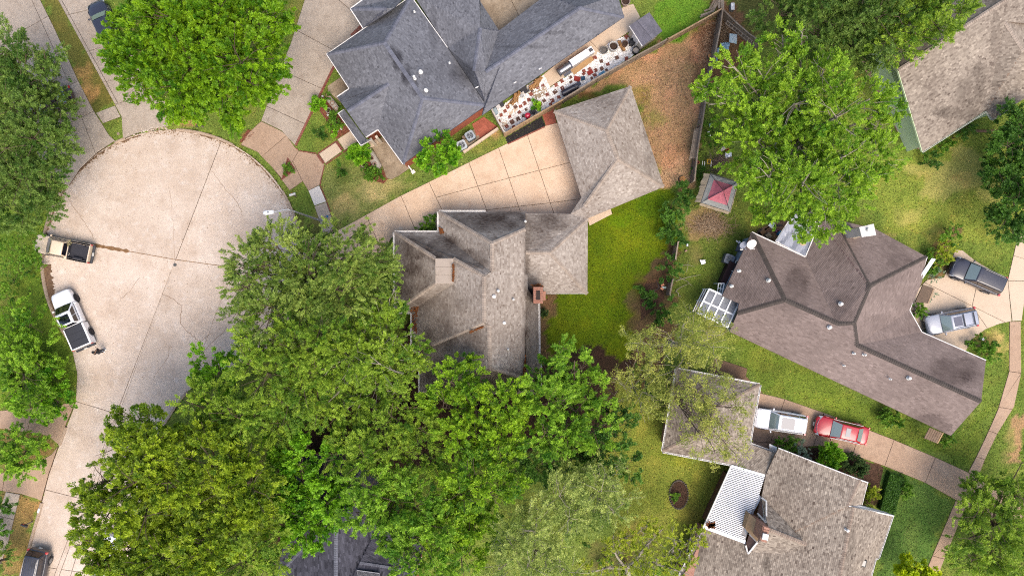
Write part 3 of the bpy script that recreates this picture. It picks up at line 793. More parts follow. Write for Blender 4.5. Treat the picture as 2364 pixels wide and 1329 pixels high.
# ===== the middle house
SH_M = mat('tan_shingle', A(136, 119, 106, .5), [(.3, .45, .75, A(112, 96, 84, .5), .35), (26, .5, .8, A(90, 76, 66, .5), .35)], tint=A(208, 197, 184, .62), rough=.95, fine=.2, stain=A(84, 70, 62, .5), spec=.1)
CAP_M = mat('tan_ridge_cap', A(150, 134, 120, .5), tint=A(196, 180, 164, .55), rough=.95, fine=.2, spec=.1)
DECK_M = mat('roof_deck_edge', A(150, 128, 110, .5), rough=.95)
mh = thing('brick_house', 'middle house with dirty tan shingle hips, a flat roof deck and an attached garage', 'house', P(1140, 680))
E0 = 2.7
mf = [
    [(1013, 489, E0), (1136, 562, 6.6), (1213, 529, 4.84), (1213, 489, E0)],
    [(1013, 489, E0), (1013, 536, E0), (1133, 626, 6.6), (1136, 626, 6.6), (1136, 562, 6.6)],
    [(911, 536, E0), (1013, 536, E0), (1133, 626, 6.6), (1117, 638, 7.03), (1046, 596.5, 5.67), (1004.5, 596.5, 5.67)],
    [(911, 536, E0), (1004.5, 596.5, 5.67), (1004.5, 655, 5.67), (911, 720, E0)],
    [(911, 720, E0), (1004.5, 655, 5.67), (1046, 655, 5.67), (972, 703, 3.25), (949, 720, E0)],
    [(951, 720, E0), (972, 703, 3.25), (1046, 655, 5.6), (1046, 596.5, 5.6), (1117, 638, 7.03), (1117, 743, 7.03), (997, 796, 3.9), (968, 810, 3.14), (951, 818, E0)],
    [(968, 809, E0), (997, 796, 3.45), (1118, 745, 6.75), (1129, 750, 6.75), (1131, 848, 6.72), (969, 906, E0)],
    [(1131, 848, 6.72), (1212, 873, 4.84), (1228, 912, E0), (969, 906, E0)],
    [(1136, 562, 6.6), (1136, 626, 6.6), (1117, 638, 7.03), (1117, 743, 7.03), (1129, 750, 6.76), (1131, 848, 6.72), (1212, 873, 4.84), (1214, 700, 4.84), (1218, 668, 4.74), (1218, 634, 4.74), (1213, 632, 4.84), (1213, 529, 4.84)],
    [(1213, 660, 4.6), (1243, 700, 2.8), (1244, 828, 2.75), (1248, 830, E0), (1248, 912, E0), (1216, 905, 4.3)],
    [(1213, 492, 2.6), (1317, 494, 2.6), (1349, 476, 2.9), (1357, 504, 2.6), (1270, 583, 4.4), (1213, 583, 4.4)],
    [(1270, 583, 4.4), (1357, 504, 2.6), (1356, 678, 2.6)],
    [(1213, 583, 4.4), (1270, 583, 4.4), (1356, 678, 2.6), (1213, 678, 2.6)],
    [(1317, 494, 2.6), (1342, 456, 2.5), (1349, 476, 2.9)],
    [(1279, 257, 2.5), (1400, 300, 4.4), (1426, 367, 4.4), (1349, 476, 2.9), (1342, 456, 2.5)],
    [(1279, 257, 2.5), (1456, 199, 2.5), (1400, 300, 4.4)],
    [(1456, 199, 2.5), (1533, 431, 2.5), (1426, 367, 4.4), (1400, 300, 4.4)],
    [(1533, 431, 2.5), (1357, 504, 2.5), (1349, 476, 2.9), (1426, 367, 4.4)],
]
mridge = [((1136, 562, 6.6), (1136, 626, 6.6)), ((1117, 638, 7.03), (1117, 743, 7.03)), ((1129, 751, 6.76), (1131, 848, 6.72)), ((1013, 489, E0), (1136, 562, 6.6)), ((1213, 529, 4.84), (1136, 562, 6.6)),
          ((911, 536, E0), (1004, 596, 5.67)), ((911, 720, E0), (1004, 655, 5.67)), ((1046, 597, 5.67), (1117, 638, 7.03)), ((997, 796, 3.9), (1117, 744, 7.0)), ((1212, 873, 4.84), (1131, 848, 6.72)),
          ((1214, 583, 4.4), (1270, 583, 4.4)), ((1357, 504, 2.6), (1270, 583, 4.4)), ((1356, 678, 2.6), (1270, 583, 4.4)), ((1400, 300, 4.4), (1426, 367, 4.4)), ((1279, 257, 2.5), (1400, 300, 4.4)), ((1456, 199, 2.5), (1400, 300, 4.4)), ((1533, 431, 2.5), (1426, 367, 4.4)), ((1349, 476, 2.9), (1426, 367, 4.4))]
mst = [(950, 575, 60, 30, .8), (1020, 575, 50, 36, .95), (935, 630, 30, 80, .9), (965, 640, 38, 40, .75), (1060, 590, 60, 18, .85), (1090, 605, 40, 16, .85), (1120, 512, 90, 24, .95), (1170, 500, 50, 20, .8), (1260, 515, 60, 24, .75), (1240, 545, 40, 30, .5), (1000, 740, 50, 70, .6), (975, 780, 26, 50, .7), (1040, 690, 60, 40, .35), (1010, 850, 60, 60, .85), (1070, 800, 60, 50, .55), (1140, 880, 110, 30, .95), (1228, 770, 22, 120, .85), (1225, 700, 16, 40, .8), (1060, 890, 100, 30, .9), (1216, 640, 8, 100, .5), (1400, 230, 60, 14, .25), (1500, 330, 16, 80, .3), (970, 700, 30, 20, .6), (1232, 660, 18, 20, .7), (980, 560, 80, 16, .7), (1110, 495, 90, 8, .7)]
mroof = roof(mh, mf, SH_M, expo=.14, tabs=(.12, .28), mdeck=DECK_M, ridges=mridge, mcap=CAP_M, stains=[(a, b, c, d, e * .82) for a, b, c, d, e in mst], contrast=.55)
dk = MB(); z = 5.67
dk.prism([P(x, y, z + .15).to_2d() for x, y in ((1004.5, 596), (1046.5, 596), (1046.5, 655), (1004.5, 655))], z - .3, z + .12)
deck = dk.build('flat_deck', mat('deck_sheet', A(196, 180, 164), [(1.2, .5, .75, A(156, 138, 122), .5)], rough=.8, fine=.08), mroof)
for i in range(3):
    b = MB(); y0 = 597 + i * 19.3
    b.prism([P(x, y, z + .14).to_2d() for x, y in ((1005.5, y0), (1045.5, y0), (1045.5, y0 + 18.6), (1005.5, y0 + 18.6))], z + .12, z + .15, bev=.01); b.build('deck_panel', MATS['deck_sheet'], deck)
walls(mh, [(911, 536), (1013, 536), (1013, 489), (1213, 489), (1213, 494), (1317, 494), (1342, 456), (1279, 257), (1456, 199), (1533, 431), (1357, 504), (1356, 678), (1244, 678), (1246, 910), (969, 906), (969, 809), (951, 809), (951, 720), (911, 720)], 2.6, BRICK_P, .4)
gutter(mh, [(911, 720, 2.72), (911, 536, 2.72), (1013, 536, 2.72), (1013, 489, 2.72), (1121, 489, 2.72)][::-1])
gutter(mh, [(911, 720, 2.72), (951, 720, 2.72), (951, 809, 2.72), (969, 809, 2.72), (969, 906, 2.72)])
gutter(mh, [(1356, 678, 2.62), (1253, 678, 2.62)][::-1][::-1])
gutter(mh, [(1247, 912, 2.72), (1247, 830, 2.72), (1244, 828, 2.72), (1243, 700, 2.72)])
b = MB(); 
c0 = [P(x, y, 6.2).to_2d() for x, y in ((1232, 662), (1253, 662), (1253, 700), (1232, 700))]
b.prism(c0, 2.4, 6.2)
b.prism([P(x, y, 6.2).to_2d() for x, y in ((1253.05, 672), (1260, 672), (1260, 693), (1253.05, 693))], .0, 5.9)
chim = b.build('chimney', mat('chimney_brick', A(190, 140, 118), [(3, .4, .7, A(186, 118, 92), .6), (14, .5, .75, A(150, 92, 72), .5)], rough=.92, bump=.4, fine=.2), mh)
for i in range(9):
    b = MB(); yy = 662.4 + i * 4.2
    b.prism([P(x, y, 6.25).to_2d() for x, y in ((1231.4, yy), (1253.6, yy), (1253.6, yy + 3.7), (1231.4, yy + 3.7))], 6.2, 6.27, bev=.01); b.build('brick', MATS['chimney_brick'], chim)
b = MB(); b.prism([P(x, y, 6.3).to_2d() for x, y in ((1238, 671), (1247, 671), (1247, 692), (1238, 692))], 6.27, 6.34); b.build('flue', mat('soot', A(70, 58, 52), rough=1), chim)
turbine(mh, 1140, 684, 6.5); turbine(mh, 1164, 745, 5.9); vent_pipe(mh, 1150, 671, 6.3, .07, .3); vent_pipe(mh, 1185, 691, 5.5, .06, .25); vent_pipe(mh, 1213, 511, 4.2, .06, .2); vent_pipe(mh, 1173, 806, 5.8, .05, .2)
for pts in ([(946, 704), (966, 705), (970, 712), (962, 722), (948, 719)], [(953, 722), (966, 720), (962, 770), (953, 760)], [(1014, 526), (1021, 529), (1027, 539), (1017, 539)], [(1209, 850), (1213, 820), (1213, 868), (1209, 868)], [(1226, 657), (1245, 655), (1256, 662), (1240, 661), (1229, 664)], [(1046, 610), (1048, 610), (1048, 640), (1046, 652)], [(1083, 766), (1117, 751), (1118, 753), (1084, 769)]):
    zz = 2.9 if pts[0][0] < 1040 else 5.0
    if pts[0][0] == 1046: zz = 5.85
    if pts[0][0] == 1083: zz = 6.35
    b = MB()
    q = [P(x, y, zz) for x, y in pts]; cx = sum((p for p in q), Vector()) / len(q)
    for k in range(70):
        a = rnd.choice(q).lerp(rnd.choice(q), rnd.random()).lerp(cx, rnd.random() * .5)
        b.box(a + Vector((0, 0, rnd.random() * .25 + .02)), (.16, .1, .012), rnd.random() * 6, t=rnd.random(), rx=rnd.random() * .8)
    b.build('fallen_leaves', RUST, mh, kind='stuff')

# ===== slate blue house
SH_B = mat('slate_shingle', A(88, 88, 93, .48), [(.3, .45, .75, A(96, 96, 101, .48), .4), (26, .5, .8, A(70, 72, 84, .5), .3)], tint=A(156, 157, 163, .55), rough=.95, fine=.2, stain=A(44, 42, 48, .5), spec=.1)
CAP_B = mat('slate_ridge_cap', A(100, 102, 112, .5), tint=A(134, 136, 148, .55), rough=.95, fine=.2, spec=.1)
DECK_B = mat('slate_deck', A(84, 86, 98, .5), rough=.95)
bh = thing('slate_roof_house', 'large house with a slate blue shingle roof, white eaves and red brick walls', 'house', P(960, 200))
R0 = 5.3
bf = [
    [(754, 126, E0), (949, -8, E0), (887.5, 99, R0)],
    [(949, -8, E0), (1033, 110, E0), (1122, 243, E0), (975, 226, R0), (887.5, 99, R0)],
    [(1122, 243, E0), (930, 379, E0), (975, 226, R0)],
    [(754, 126, E0), (887.5, 99, R0), (898, 193, 4.35), (792, 231, 3.1), (806, 205, E0)],
    [(898, 193, 4.35), (887.5, 99, R0), (975, 226, R0), (930, 379, E0), (872.5, 299.5, E0)],
    [(806, 205, E0), (778, 224, E0), (802, 257, 4.1), (898, 193, 4.35), (810, 215, 2.85)],
    [(802, 257, 4.1), (844, 317.6, E0), (872.5, 299.5, E0), (898, 193, 4.35)],
    [(781, 262, 2.5), (795, 253, 3.0), (845, 322, 3.0), (857, 322, 2.8), (833, 336, 2.5)],
    [(809, 21, E0), (892, 20, 4.2), (910, 18, 4.2), (838, 66, E0)],
    [(809, 21, E0), (848, -8, E0), (935, -8, 3.4), (910, 18, 4.2), (892, 20, 4.2)],
    [(955, -10, 2.6), (1033, 110, 2.6), (1095, 164, 4.5), (1109, 65, 4.5), (1105, -40, 4.5), (960, -40, 2.6)],
    [(1109, 65, 4.5), (1095, 164, 4.5), (1121, 166, 4.3), (1152, 71, 2.6), (1100, -10, 2.6), (1105, -40, 4.5)],
    [(1152, 71, 2.6), (1121, 166, 4.3), (1158, 141, 4.4), (1339, 18, 4.4), (1425, -12, 2.6), (1262, -12, 2.6)],
    [(1033, 110, 2.6), (1095, 164, 4.45), (1121, 166, 4.4), (1121, 240, 2.6)],
    [(1121, 166, 4.4), (1158, 141, 4.4), (1339, 18, 4.4), (1441, 39, 2.6), (1112, 267, 2.6), (1118, 240, 2.7)],
    [(1339, 18, 4.4), (1425, -12, 2.6), (1441, 39, 2.6)],
]
br = [((887.5, 99, R0), (975, 226, R0)), ((754, 126, E0), (887.5, 99, R0)), ((949, -8, E0), (887.5, 99, R0)), ((1122, 243, E0), (975, 226, R0)), ((930, 379, E0), (975, 226, R0)), ((802, 257, 4.1), (898, 193, 4.35)), ((1158, 141, 4.4), (1339, 18, 4.4)), ((1441, 39, 2.6), (1339, 18, 4.4)), ((1095, 164, 4.5), (1109, 65, 4.5)), ((809, 21, E0), (892, 20, 4.2)), ((1121, 166, 4.4), (1158, 141, 4.4))]
bst = [(918, 140, 12, 26, .95), (938, 172, 13, 26, .95), (906, 120, 10, 18, .8), (958, 200, 9, 22, .8), (850, 222, 40, 6, .5), (845, 45, 60, 22, .45), (815, 295, 36, 50, .3), (1075, 170, 40, 30, .5), (1060, 130, 20, 30, .12), (1210, 108, 60, 5, .5), (1260, 75, 50, 5, .6), (1000, 60, 10, 60, .4)]
broof = roof(bh, bf, SH_B, expo=.14, tabs=(.12, .28), mdeck=DECK_B, ridges=br, mcap=CAP_B, stains=[(a, b, c, d, e * .7) for a, b, c, d, e in bst], contrast=.5)
walls(bh, [(754, 126), (949, -8), (1033, 110), (1122, 243), (930, 379), (872.5, 299.5), (844, 317.6), (778, 224), (806, 205)], 2.6, BRICK, .12, win=False)
walls(bh, [(960, -8), (1105, -60), (1152, 71), (1262, -12), (1425, -12), (1441, 39), (1112, 267), (1100, 240)], 2.6, BRICK, .75)
fascia(bh, [(806, 205, E0), (754, 126, E0), (949, -8, E0), (1033, 110, E0)], w=.06, h=.2, dz=-.05)
fascia(bh, [(806, 205, E0), (778, 224, E0)], w=.08, dz=-.05); fascia(bh, [(844, 317.6, E0), (872.5, 299.5, E0), (930, 379, E0)], w=.06, dz=-.05)
fascia(bh, [(795, 253, 2.9), (781, 262, 2.5), (833, 336, 2.5), (857, 322, 2.7)], w=.06, dz=-.05); fascia(bh, [(848, -8, E0), (809, 21, E0), (838, 66, E0)], w=.08, dz=-.05)
turbine(bh, 971, 166, 5.0); turbine(bh, 983, 209, 5.0); vent_pipe(bh, 958, 182, 5.2, .07, .6, m=WHITE); vent_pipe(bh, 957, 28, 3.4, .05, .2); vent_pipe(bh, 1038, 146, 3.7, .05, .2)
for (x, y, a) in ((1101, 202, .5), (1189, 191, .5), (1247, 159, .5), (1104, 1, .4)):
    b = MB(); b.box(P(x, y, 3.45), (.28, .07, .1), a); b.build('vent_pipe', WHITE, broof)
b = MB()
for x0, y0 in ((853, 322), (866, 316)):
    b.prism([P(x, y, 2.2).to_2d() for x, y in ((x0, y0), (x0 + 5, y0 - 3), (x0 + 8, y0 + 2), (x0 + 3, y0 + 5))], 0, 2.4)
b.build('porch_post', mat('cream_post', A(226, 212, 190), rough=.8), bh)
b = MB(); b.prism([P(*p).to_2d() for p in ((842, 336), (866, 318), (876, 330), (850, 346))], 0, .18); b.build('porch_step', CONC_L, bh)
b = MB(); q = P(935, 372, .9); b.tube([q + Vector((0, 0, 0)), P(945, 386, .25), P(952, 395, .1)], .07, 8); b.box(P(954, 397, .08), (.35, .3, .12), .6); b.build('downspout', WHITE, bh)

# ===== brown roofed house on the right
SH_P = mat('brown_shingle', A(110, 95, 88, .5), [(.35, .42, .72, A(118, 104, 98, .5), .45), (30, .5, .8, A(84, 70, 68, .5), .3)], tint=A(174, 156, 148, .62), rough=.95, fine=.16, stain=A(64, 52, 50, .5), spec=.1)
CAP_P = mat('dark_ridge_cap', A(86, 78, 74, .5), tint=A(104, 96, 90, .5), rough=.95, fine=.2, spec=.1)
DECK_P = mat('brown_deck', A(120, 100, 96, .5), rough=.95)
ph = thing('brown_roof_house', 'sprawling house with a brown shingle roof and dark hip caps, two cars in front', 'house', P(1950, 780))
J1, J2, J3, J4, J5, JE = (1813, 692, 5.2), (2008, 660, 5.5), (1936, 747, 5.3), (1972, 744, 5.5), (1979, 796, 4.75), (2265, 926, 4.8)
E1 = 2.6
pf = [
    [(1736, 536, E1), J1, (1703, 723, 3.55), (1706, 700, 3.4), (1667, 683, E1)],
    [(1736, 536, E1), (1859, 593, E1), (1930, 745, 5.2), J3, J1],
    [(1859, 593, E1), (1893, 512, E1), (1926, 506, E1), J2, J4, J3, (1930, 745, 5.2)],
    [(1926, 506, E1), J2, (2140, 593, E1), (2020, 528, E1)],
    [J2, (2140, 593, E1), (2128, 651, E1), (2100, 716, E1), J5, J4],
    [J5, (2100, 716, E1), (2128, 766, E1)],
    [J5, (2128, 766, E1), (2276, 831, E1), JE],
    [(1703, 723, 3.55), J1, J3, J4, J5, JE, (2195, 1005, E1), (1684, 765, E1)],
]
pst = [(1840, 650, 30, 40, .45), (2210, 860, 50, 30, .7), (2180, 850, 40, 24, .6), (2230, 840, 26, 16, .7), (2150, 970, 40, 16, .55), (2180, 985, 20, 14, .5), (1760, 600, 30, 30, .25), (1950, 720, 30, 40, .35), (1960, 580, 40, 40, .25), (1830, 690, 40, 30, .3), (2040, 745, 40, 20, .35), (2100, 760, 30, 14, .45), (1730, 680, 40, 20, .3), (2080, 600, 30, 20, .3)]
pl = lambda a, b: (a, b)
proof = roof(ph, pf, SH_P, expo=.13, tabs=(.28, .34), mdeck=DECK_P, ridges=[pl((1736, 536, E1), J1), pl((1703, 723, 3.55), J1), pl(J1, J3), pl(J3, J4), pl(J4, J2), pl((2140, 593, E1), J2), pl((1926, 506, E1), J2), pl(J4, J5), pl(J5, JE)], mcap=CAP_P, stains=[(a, b, c, d, e * .72) for a, b, c, d, e in pst], contrast=.36, capw=.2)
walls(ph, [(1736, 536), (1859, 593), (1893, 512), (1926, 506), (2020, 528), (2140, 593), (2100, 716), (2128, 766), (2276, 831), (2236, 920), (2195, 1005), (1684, 765), (1703, 723), (1706, 700), (1667, 683)], 2.6, mat('blue_siding', A(150, 168, 186), [(3, .5, .8, A(120, 136, 152), .4)], rough=.7), .3)
fascia(ph, [(1736, 536, E1), (1859, 593, E1)], w=.1, h=.16, dz=-.04); fascia(ph, [(1859, 593, E1), (1893, 512, E1)], w=.08, h=.16, dz=-.04)
fascia(ph, [(2140, 593, E1), (2100, 716, E1), (2128, 766, E1), (2276, 831, E1)], w=.07, h=.16, dz=-.04)
for x, y, z in ((1705, 625, 3.2), (1688, 660, 3.0)): vent_pipe(ph, x, y, z, .08, .3)
turbine(ph, 1774, 647, 4.3, m=VENTM)
vent_pipe(ph, 1774, 646, 4.3, .07, .25); turbine(ph, 1941, 701, 5.1); turbine(ph, 1915, 755, 5.1); vent_pipe(ph, 1970, 815, 4.4, .06, .2); vent_pipe(ph, 1993, 818, 4.5, .06, .35); vent_pipe(ph, 1947, 843, 3.8, .05, .2); turbine(ph, 2098, 872, 4.5, m=VENTM); vent_pipe(ph, 2054, 874, 4.2, .05, .2)
b = MB(); c0 = [P(x, y, 6.0).to_2d() for x, y in ((1985, 526), (2014, 519), (2019, 541), (1990, 545))]; b.prism(c0, 2.5, 6.0); ch = b.build('chimney', mat('pale_siding', A(236, 226, 214), [(3, .5, .8, A(206, 190, 170), .5)], rough=.8), ph)
b = MB(); b.prism(inset(c0, -.08), 6.0, 6.1, bev=.02); b.build('cap', WHITE, ch); b = MB(); b.lathe(P(2003, 531, 6.1), [(.16, 0), (.16, .3)], 12); b.build('flue', VENTM, ch)
b = MB(); b.poly([P(1958, 534, 3.6), P(1990, 527, 5.2), P(1990, 545, 4.4), P(1972, 552, 3.7)]); b.build('flashing', mat('tan_sheet', A(222, 200, 172), rough=.8), ph)
b = MB()
for i in range(5): 
    f = i / 5; g = (i + .9) / 5
    q = lambda f, e: P(*(Vector((2151, 596)).lerp(Vector((2117, 647)), 0) if 0 else (2151 + (2159 - 2151) * f + e * (-34), 596 + 2 * f + e * 51)), 2.75 - .35 * f)
    b.poly([q(f, 0), q(g, 0), q(g, 1), q(f, 1)]); b.poly([q(f, 0) - Vector((0, 0, .04)), q(f, 1) - Vector((0, 0, .04)), q(g, 1) - Vector((0, 0, .04)), q(g, 0) - Vector((0, 0, .04))])
    b.beam(q(g, 0), q(g, 1), .05, .07)
b.build('metal_awning', mat('white_metal', A(236, 240, 244, .85), rough=.4, metal=.2), ph)
prf = MB()
prf.prism([P(x, y, 2.3).to_2d() for x, y in ((2131, 657), (2157, 666), (2143, 700), (2113, 697))], 2.2, 2.32)
prf.build('porch_roof', mat('porch_shingle', A(128, 108, 90, .55), [(6, .4, .7, A(96, 80, 66, .5), .6), (26, .5, .8, A(160, 140, 120, .5), .4)], rough=.95, bump=.6, fine=.25), ph)
fascia(ph, [(2157, 666, 2.35), (2143, 700, 2.35)], w=.12, h=.15, m=mat('tan_board', A(190, 160, 128), rough=.8), name='porch_beam'); b = MB()
for x, y in ((2155, 667), (2142, 699)): b.tube([P(x, y, 0), P(x, y, 2.2)], .06, 6)
b.build('porch_post', MATS['tan_board'], ph)
lt = MB()
for i in range(6):
    f0, f1 = i / 6 + .01, (i + 1) / 6 - .01
    a, c = Vector((2146, 986)).lerp(Vector((2175, 998)), f0), Vector((2146, 986)).lerp(Vector((2175, 998)), f1)
    d = Vector((-12.5, 24.5)); lt.prism([P(*p, 1.9).to_2d() for p in (a, c, c + d, a + d)], 1.82, 1.9, t=rnd.random())
lt.build('lean_to_roof', mat('weathered_board', A(156, 132, 110), [(3, .4, .7, A(120, 98, 80), .6)], rough=.95, fine=.2), ph)
b = MB(); b.beam(P(2175, 998, 1.7), P(2162, 1022, 1.7), .1, .3); b.tube([P(2173, 1000, 0), P(2173, 1000, 1.8)], .06, 6); b.tube([P(2137, 1011, 0), P(2137, 1011, 1.8)], .06, 6); b.build('lean_to_frame', mat('new_board', A(206, 172, 128), rough=.85), ph)

# ===== tan house lower right
SH_T = mat('mixed_tan_shingle', A(106, 92, 82, .5), [(.3, .45, .75, A(120, 104, 94, .5), .35), (26, .5, .8, A(90, 76, 66, .5), .3)], tint=A(200, 186, 168, .6), rough=.95, fine=.18, stain=A(76, 66, 58, .5), spec=.1)
CAP_T = mat('mixed_ridge_cap', A(134, 116, 102, .5), tint=A(178, 160, 144, .55), rough=.95, fine=.2, spec=.1)
th = thing('tan_roof_house', 'tan shingled house with a white ribbed patio cover and a chimney dormer', 'house', P(1830, 1180))
RI = 5.6
tf = [
    [(1562, 851, E0), (1754, 888, E0), (1650, 944, 4.6)],
    [(1754, 888, E0), (1730, 1024, E0), (1638, 988, 4.6), (1650, 944, 4.6)],
    [(1530, 1041, E0), (1562, 851, E0), (1650, 944, 4.6), (1638, 988, 4.6)],
    [(1530, 1041, E0), (1638, 988, 4.6), (1730, 1024, E0), (1691, 1072, E0)],
    [(1691, 1072, E0), (1730, 1024, E0), (1791, 1046, 3.3), (1768, 1095, 3.6)],
    [(1768, 1095, 3.65), (1791, 1046, 3.76), (1798, 1034, 3.8), (1985, 1107, RI), (1957, 1168, RI), (1970, 1170, RI), (1936, 1345, RI), (1560, 1345, 2.25), (1625, 1218, 2.6), (1722, 1256, 3.53), (1728, 1278, 3.62), (1758, 1148, 3.65)],
    [(1985, 1107, RI), (2003, 1113, 4.9), (1990, 1164, 4.9), (1957, 1168, RI)],
    [(1970, 1170, RI), (2061, 1189, 3.0), (2028, 1287, 3.0), (2021, 1288, 3.0), (2006, 1345, 3.0), (1936, 1345, RI)],
    [(1758, 1147, 3.7), (1775, 1222, 5.9), (1862, 1256, 5.3)],
    [(1728, 1277, 3.5), (1762, 1292, 3.6), (1862, 1256, 5.3), (1775, 1222, 5.9)],
]
tst = [(1600, 960, 60, 60, .25), (1960, 1260, 14, 80, .3), (1700, 1290, 40, 40, .2), (1770, 1300, 10, 20, .5), (1830, 1110, 60, 20, .15), (1620, 1280, 40, 40, .3)]
troof = roof(th, tf, SH_T, expo=.15, tabs=(.14, .3), mdeck=DECK_M, ridges=[((1985, 1107, RI), (1957, 1168, RI)), ((1970, 1170, RI), (1936, 1345, RI)), ((1562, 851, E0), (1650, 944, 4.6)), ((1754, 888, E0), (1650, 944, 4.6)), ((1530, 1041, E0), (1638, 988, 4.6)), ((1650, 944, 4.6), (1638, 988, 4.6)), ((1775, 1222, 5.9), (1862, 1256, 5.3))], mcap=CAP_T, stains=tst, contrast=.7)
walls(th, [(1562, 851), (1754, 888), (1730, 1024), (1791, 1046), (1800, 1036), (1995, 1112), (1985, 1164), (2055, 1189), (2006, 1345), (1560, 1345), (1625, 1218), (1720, 1245), (1750, 1144), (1768, 1095), (1691, 1072), (1530, 1041)], 2.7, BRICK_P, .35)
gutter(th, [(1562, 851, E0), (1530, 1041, E0), (1691, 1072, E0)]); gutter(th, [(1754, 888, E0), (1562, 851, E0)]); gutter(th, [(1791, 1046, E0), (1730, 1024, E0), (1754, 888, E0)])
fascia(th, [(1798, 1034, 3.8), (1985, 1107, RI), (2003, 1113, 4.9)], w=.08, h=.26, dz=-.12); fascia(th, [(2003, 1113, 4.9), (1990, 1164, 4.9)], w=.07, h=.18)
gutter(th, [(2061, 1189, 3.0), (2028, 1287, 3.0), (2021, 1288, 3.0), (2006, 1345, 3.0)][::-1], w=.1)
b = MB(); b.poly([P(1957, 1166, 5.55), P(2061, 1189, 2.98), P(2052, 1186, 2.6), P(1985, 1166, 4.7)]); b.poly([P(1962, 1166, 5.55), P(2061, 1189, 2.98), P(2046, 1181, 2.6), P(1970, 1160, 4.4)][::-1]); b.beam(P(1957, 1166, 5.52), P(2061, 1189, 2.95), .1, .28); b.build('rake_board', WHITE, th)
gutter(th, [(1560, 1345, 2.4), (1625, 1218, E0)][::-1], w=.1)
# downspout box by the white car
b = MB()
for i in range(4): b.beam(P(1776 + i * .0, 1025 + i * 3.2, 2.9 - i * .12), P(1793, 1033 + i * 3.4, 2.9 - i * .12), .12, .05)
b.build('ribbed_hood', WHITE, th)
# patio cover: 40 white ribs as parts
PC = mat('white_ribbed_sheet', A(240, 240, 240, .85), [(1.0, .5, .8, A(206, 204, 206, .8), .5), (.7, .6, .75, A(150, 140, 140, .7), .4)], rough=.55)
DKP = mat('grey_trough', A(196, 192, 190), [(2, .4, .7, A(150, 144, 142), .6)], rough=.8)  # mottled grey base sheet, darker than the white ribs above it
pcb = MB()
TLp, BLp, TRp, BRp = Vector((1690, 1073)), Vector((1625, 1217)), Vector((1766, 1095)), Vector((1719, 1252))
ze, zi = 2.72, 3.5
def pcv(u, v):
    a = TLp.lerp(BLp, v); c = TRp.lerp(BRp, v)
    return P(*(a.lerp(c, u)), ze + (zi - ze) * u + .0)
pcb.poly([pcv(0, 0), pcv(0, 1), pcv(1, 1), pcv(1, 0)]); pcb.poly([p - Vector((0, 0, .05)) for p in (pcv(0, 0), pcv(1, 0), pcv(1, 1), pcv(0, 1))])
pc = pcb.build('patio_cover', DKP, th)
for i in range(38):
    v = (i + .8) / 40
    e = 1.0 if v < .4 else .93 if v < .62 else .86 if v < .9 else .97
    if .38 < v < .5: e = .98
    b = MB(); a, c = pcv(.015, v), pcv(e, v)
    b.beam(a + Vector((0, 0, .05)), c + Vector((0, 0, .05)), .075, .08); b.build('slat', PC, pc)
for a, c, w in ((pcv(0, .985), pcv(1, .985), .3), (pcv(0, .012), pcv(1, .012), .22)):
    b = MB(); b.beam(a + Vector((0, 0, .075)), c + Vector((0, 0, .075)), w, .02); b.build('end_flashing', PC, pc)
b = MB(); g = mat('grey_flashing', A(196, 202, 210), rough=.45, metal=.3); b.poly([P(1753, 1141, 3.45), P(1758, 1148, 3.5), P(1737, 1186, 3.5), P(1722, 1222, 3.5), P(1722, 1255, 3.45), P(1712, 1250, 3.3), P(1716, 1210, 3.35), P(1727, 1178, 3.4), P(1740, 1170, 3.4)]); b.build('grey_flashing', g, pc)
b = MB(); b.beam(P(1689, 1073, 2.7), P(1623, 1219, 2.7), .16, .14); b.build('gutter', WHITE, pc)
b = MB()
for k in range(60): b.box(P(1640 + rnd.gauss(4, 6), 1209 + rnd.gauss(3, 3), 2.96) , (.2, .1, .03), rnd.random() * 3, t=rnd.random())
for k in range(20): b.box(P(1658 + rnd.gauss(0, 5), 1219 + rnd.gauss(0, 1.6), 2.98) , (.16, .08, .03), rnd.random() * 3, t=rnd.random())
b.build('fallen_leaves', RUST, pc, kind='stuff')
# gable wall with siding panels, tan cricket and chimney
gm = mat('brown_siding', A(132, 104, 94), [(5, .4, .7, A(116, 90, 80), .5)], rough=.85)
b = MB(); fN, fS, ap = P(1758, 1148, 3.6), P(1728, 1277, 3.5), P(1772, 1222, 5.85); b.poly([fN, fS, ap]); b.poly([fN, ap, fS]); gw = b.build('gable_wall', WHITE, th)
for (a, c, d, e) in (((1757.5, 1155, 3.72), (1767.5, 1165, 4.2), (1768, 1197, 5.0), (1750, 1183, 3.9)), ((1730.5, 1234, 3.9), (1748.5, 1249, 4.6), (1733, 1269, 3.9), (1723, 1255, 3.6))):
    b = MB(); q = [P(*a), P(*c), P(*d), P(*e)]; b.poly(q); b.poly([p - Vector((0.03, 0.03, .05)) for p in q[::-1]]); b.build('siding_panel', gm, gw)
    b = MB(); m1, m2 = q[0].lerp(q[3], .5), q[1].lerp(q[2], .5); b.beam(m1 + Vector((0, 0, .01)), m2 + Vector((0, 0, .01)), .03, .03); b.build('batten', gm, gw)
b = MB()
for a, c in (((1758.5, 1148, 3.75), (1769, 1156, 4.1)), ((1769, 1156, 4.1), (1769, 1206, 5.3)), ((1749, 1184, 4.0), (1769, 1206, 5.3)), ((1748, 1251, 4.7), (1727, 1277, 3.7)), ((1721.5, 1258, 3.7), (1727, 1277, 3.7)), ((1730, 1232, 3.95), (1748, 1250, 4.7))): b.beam(P(*a), P(*c), .13, .08)
b.build('trim_board', WHITE, gw)
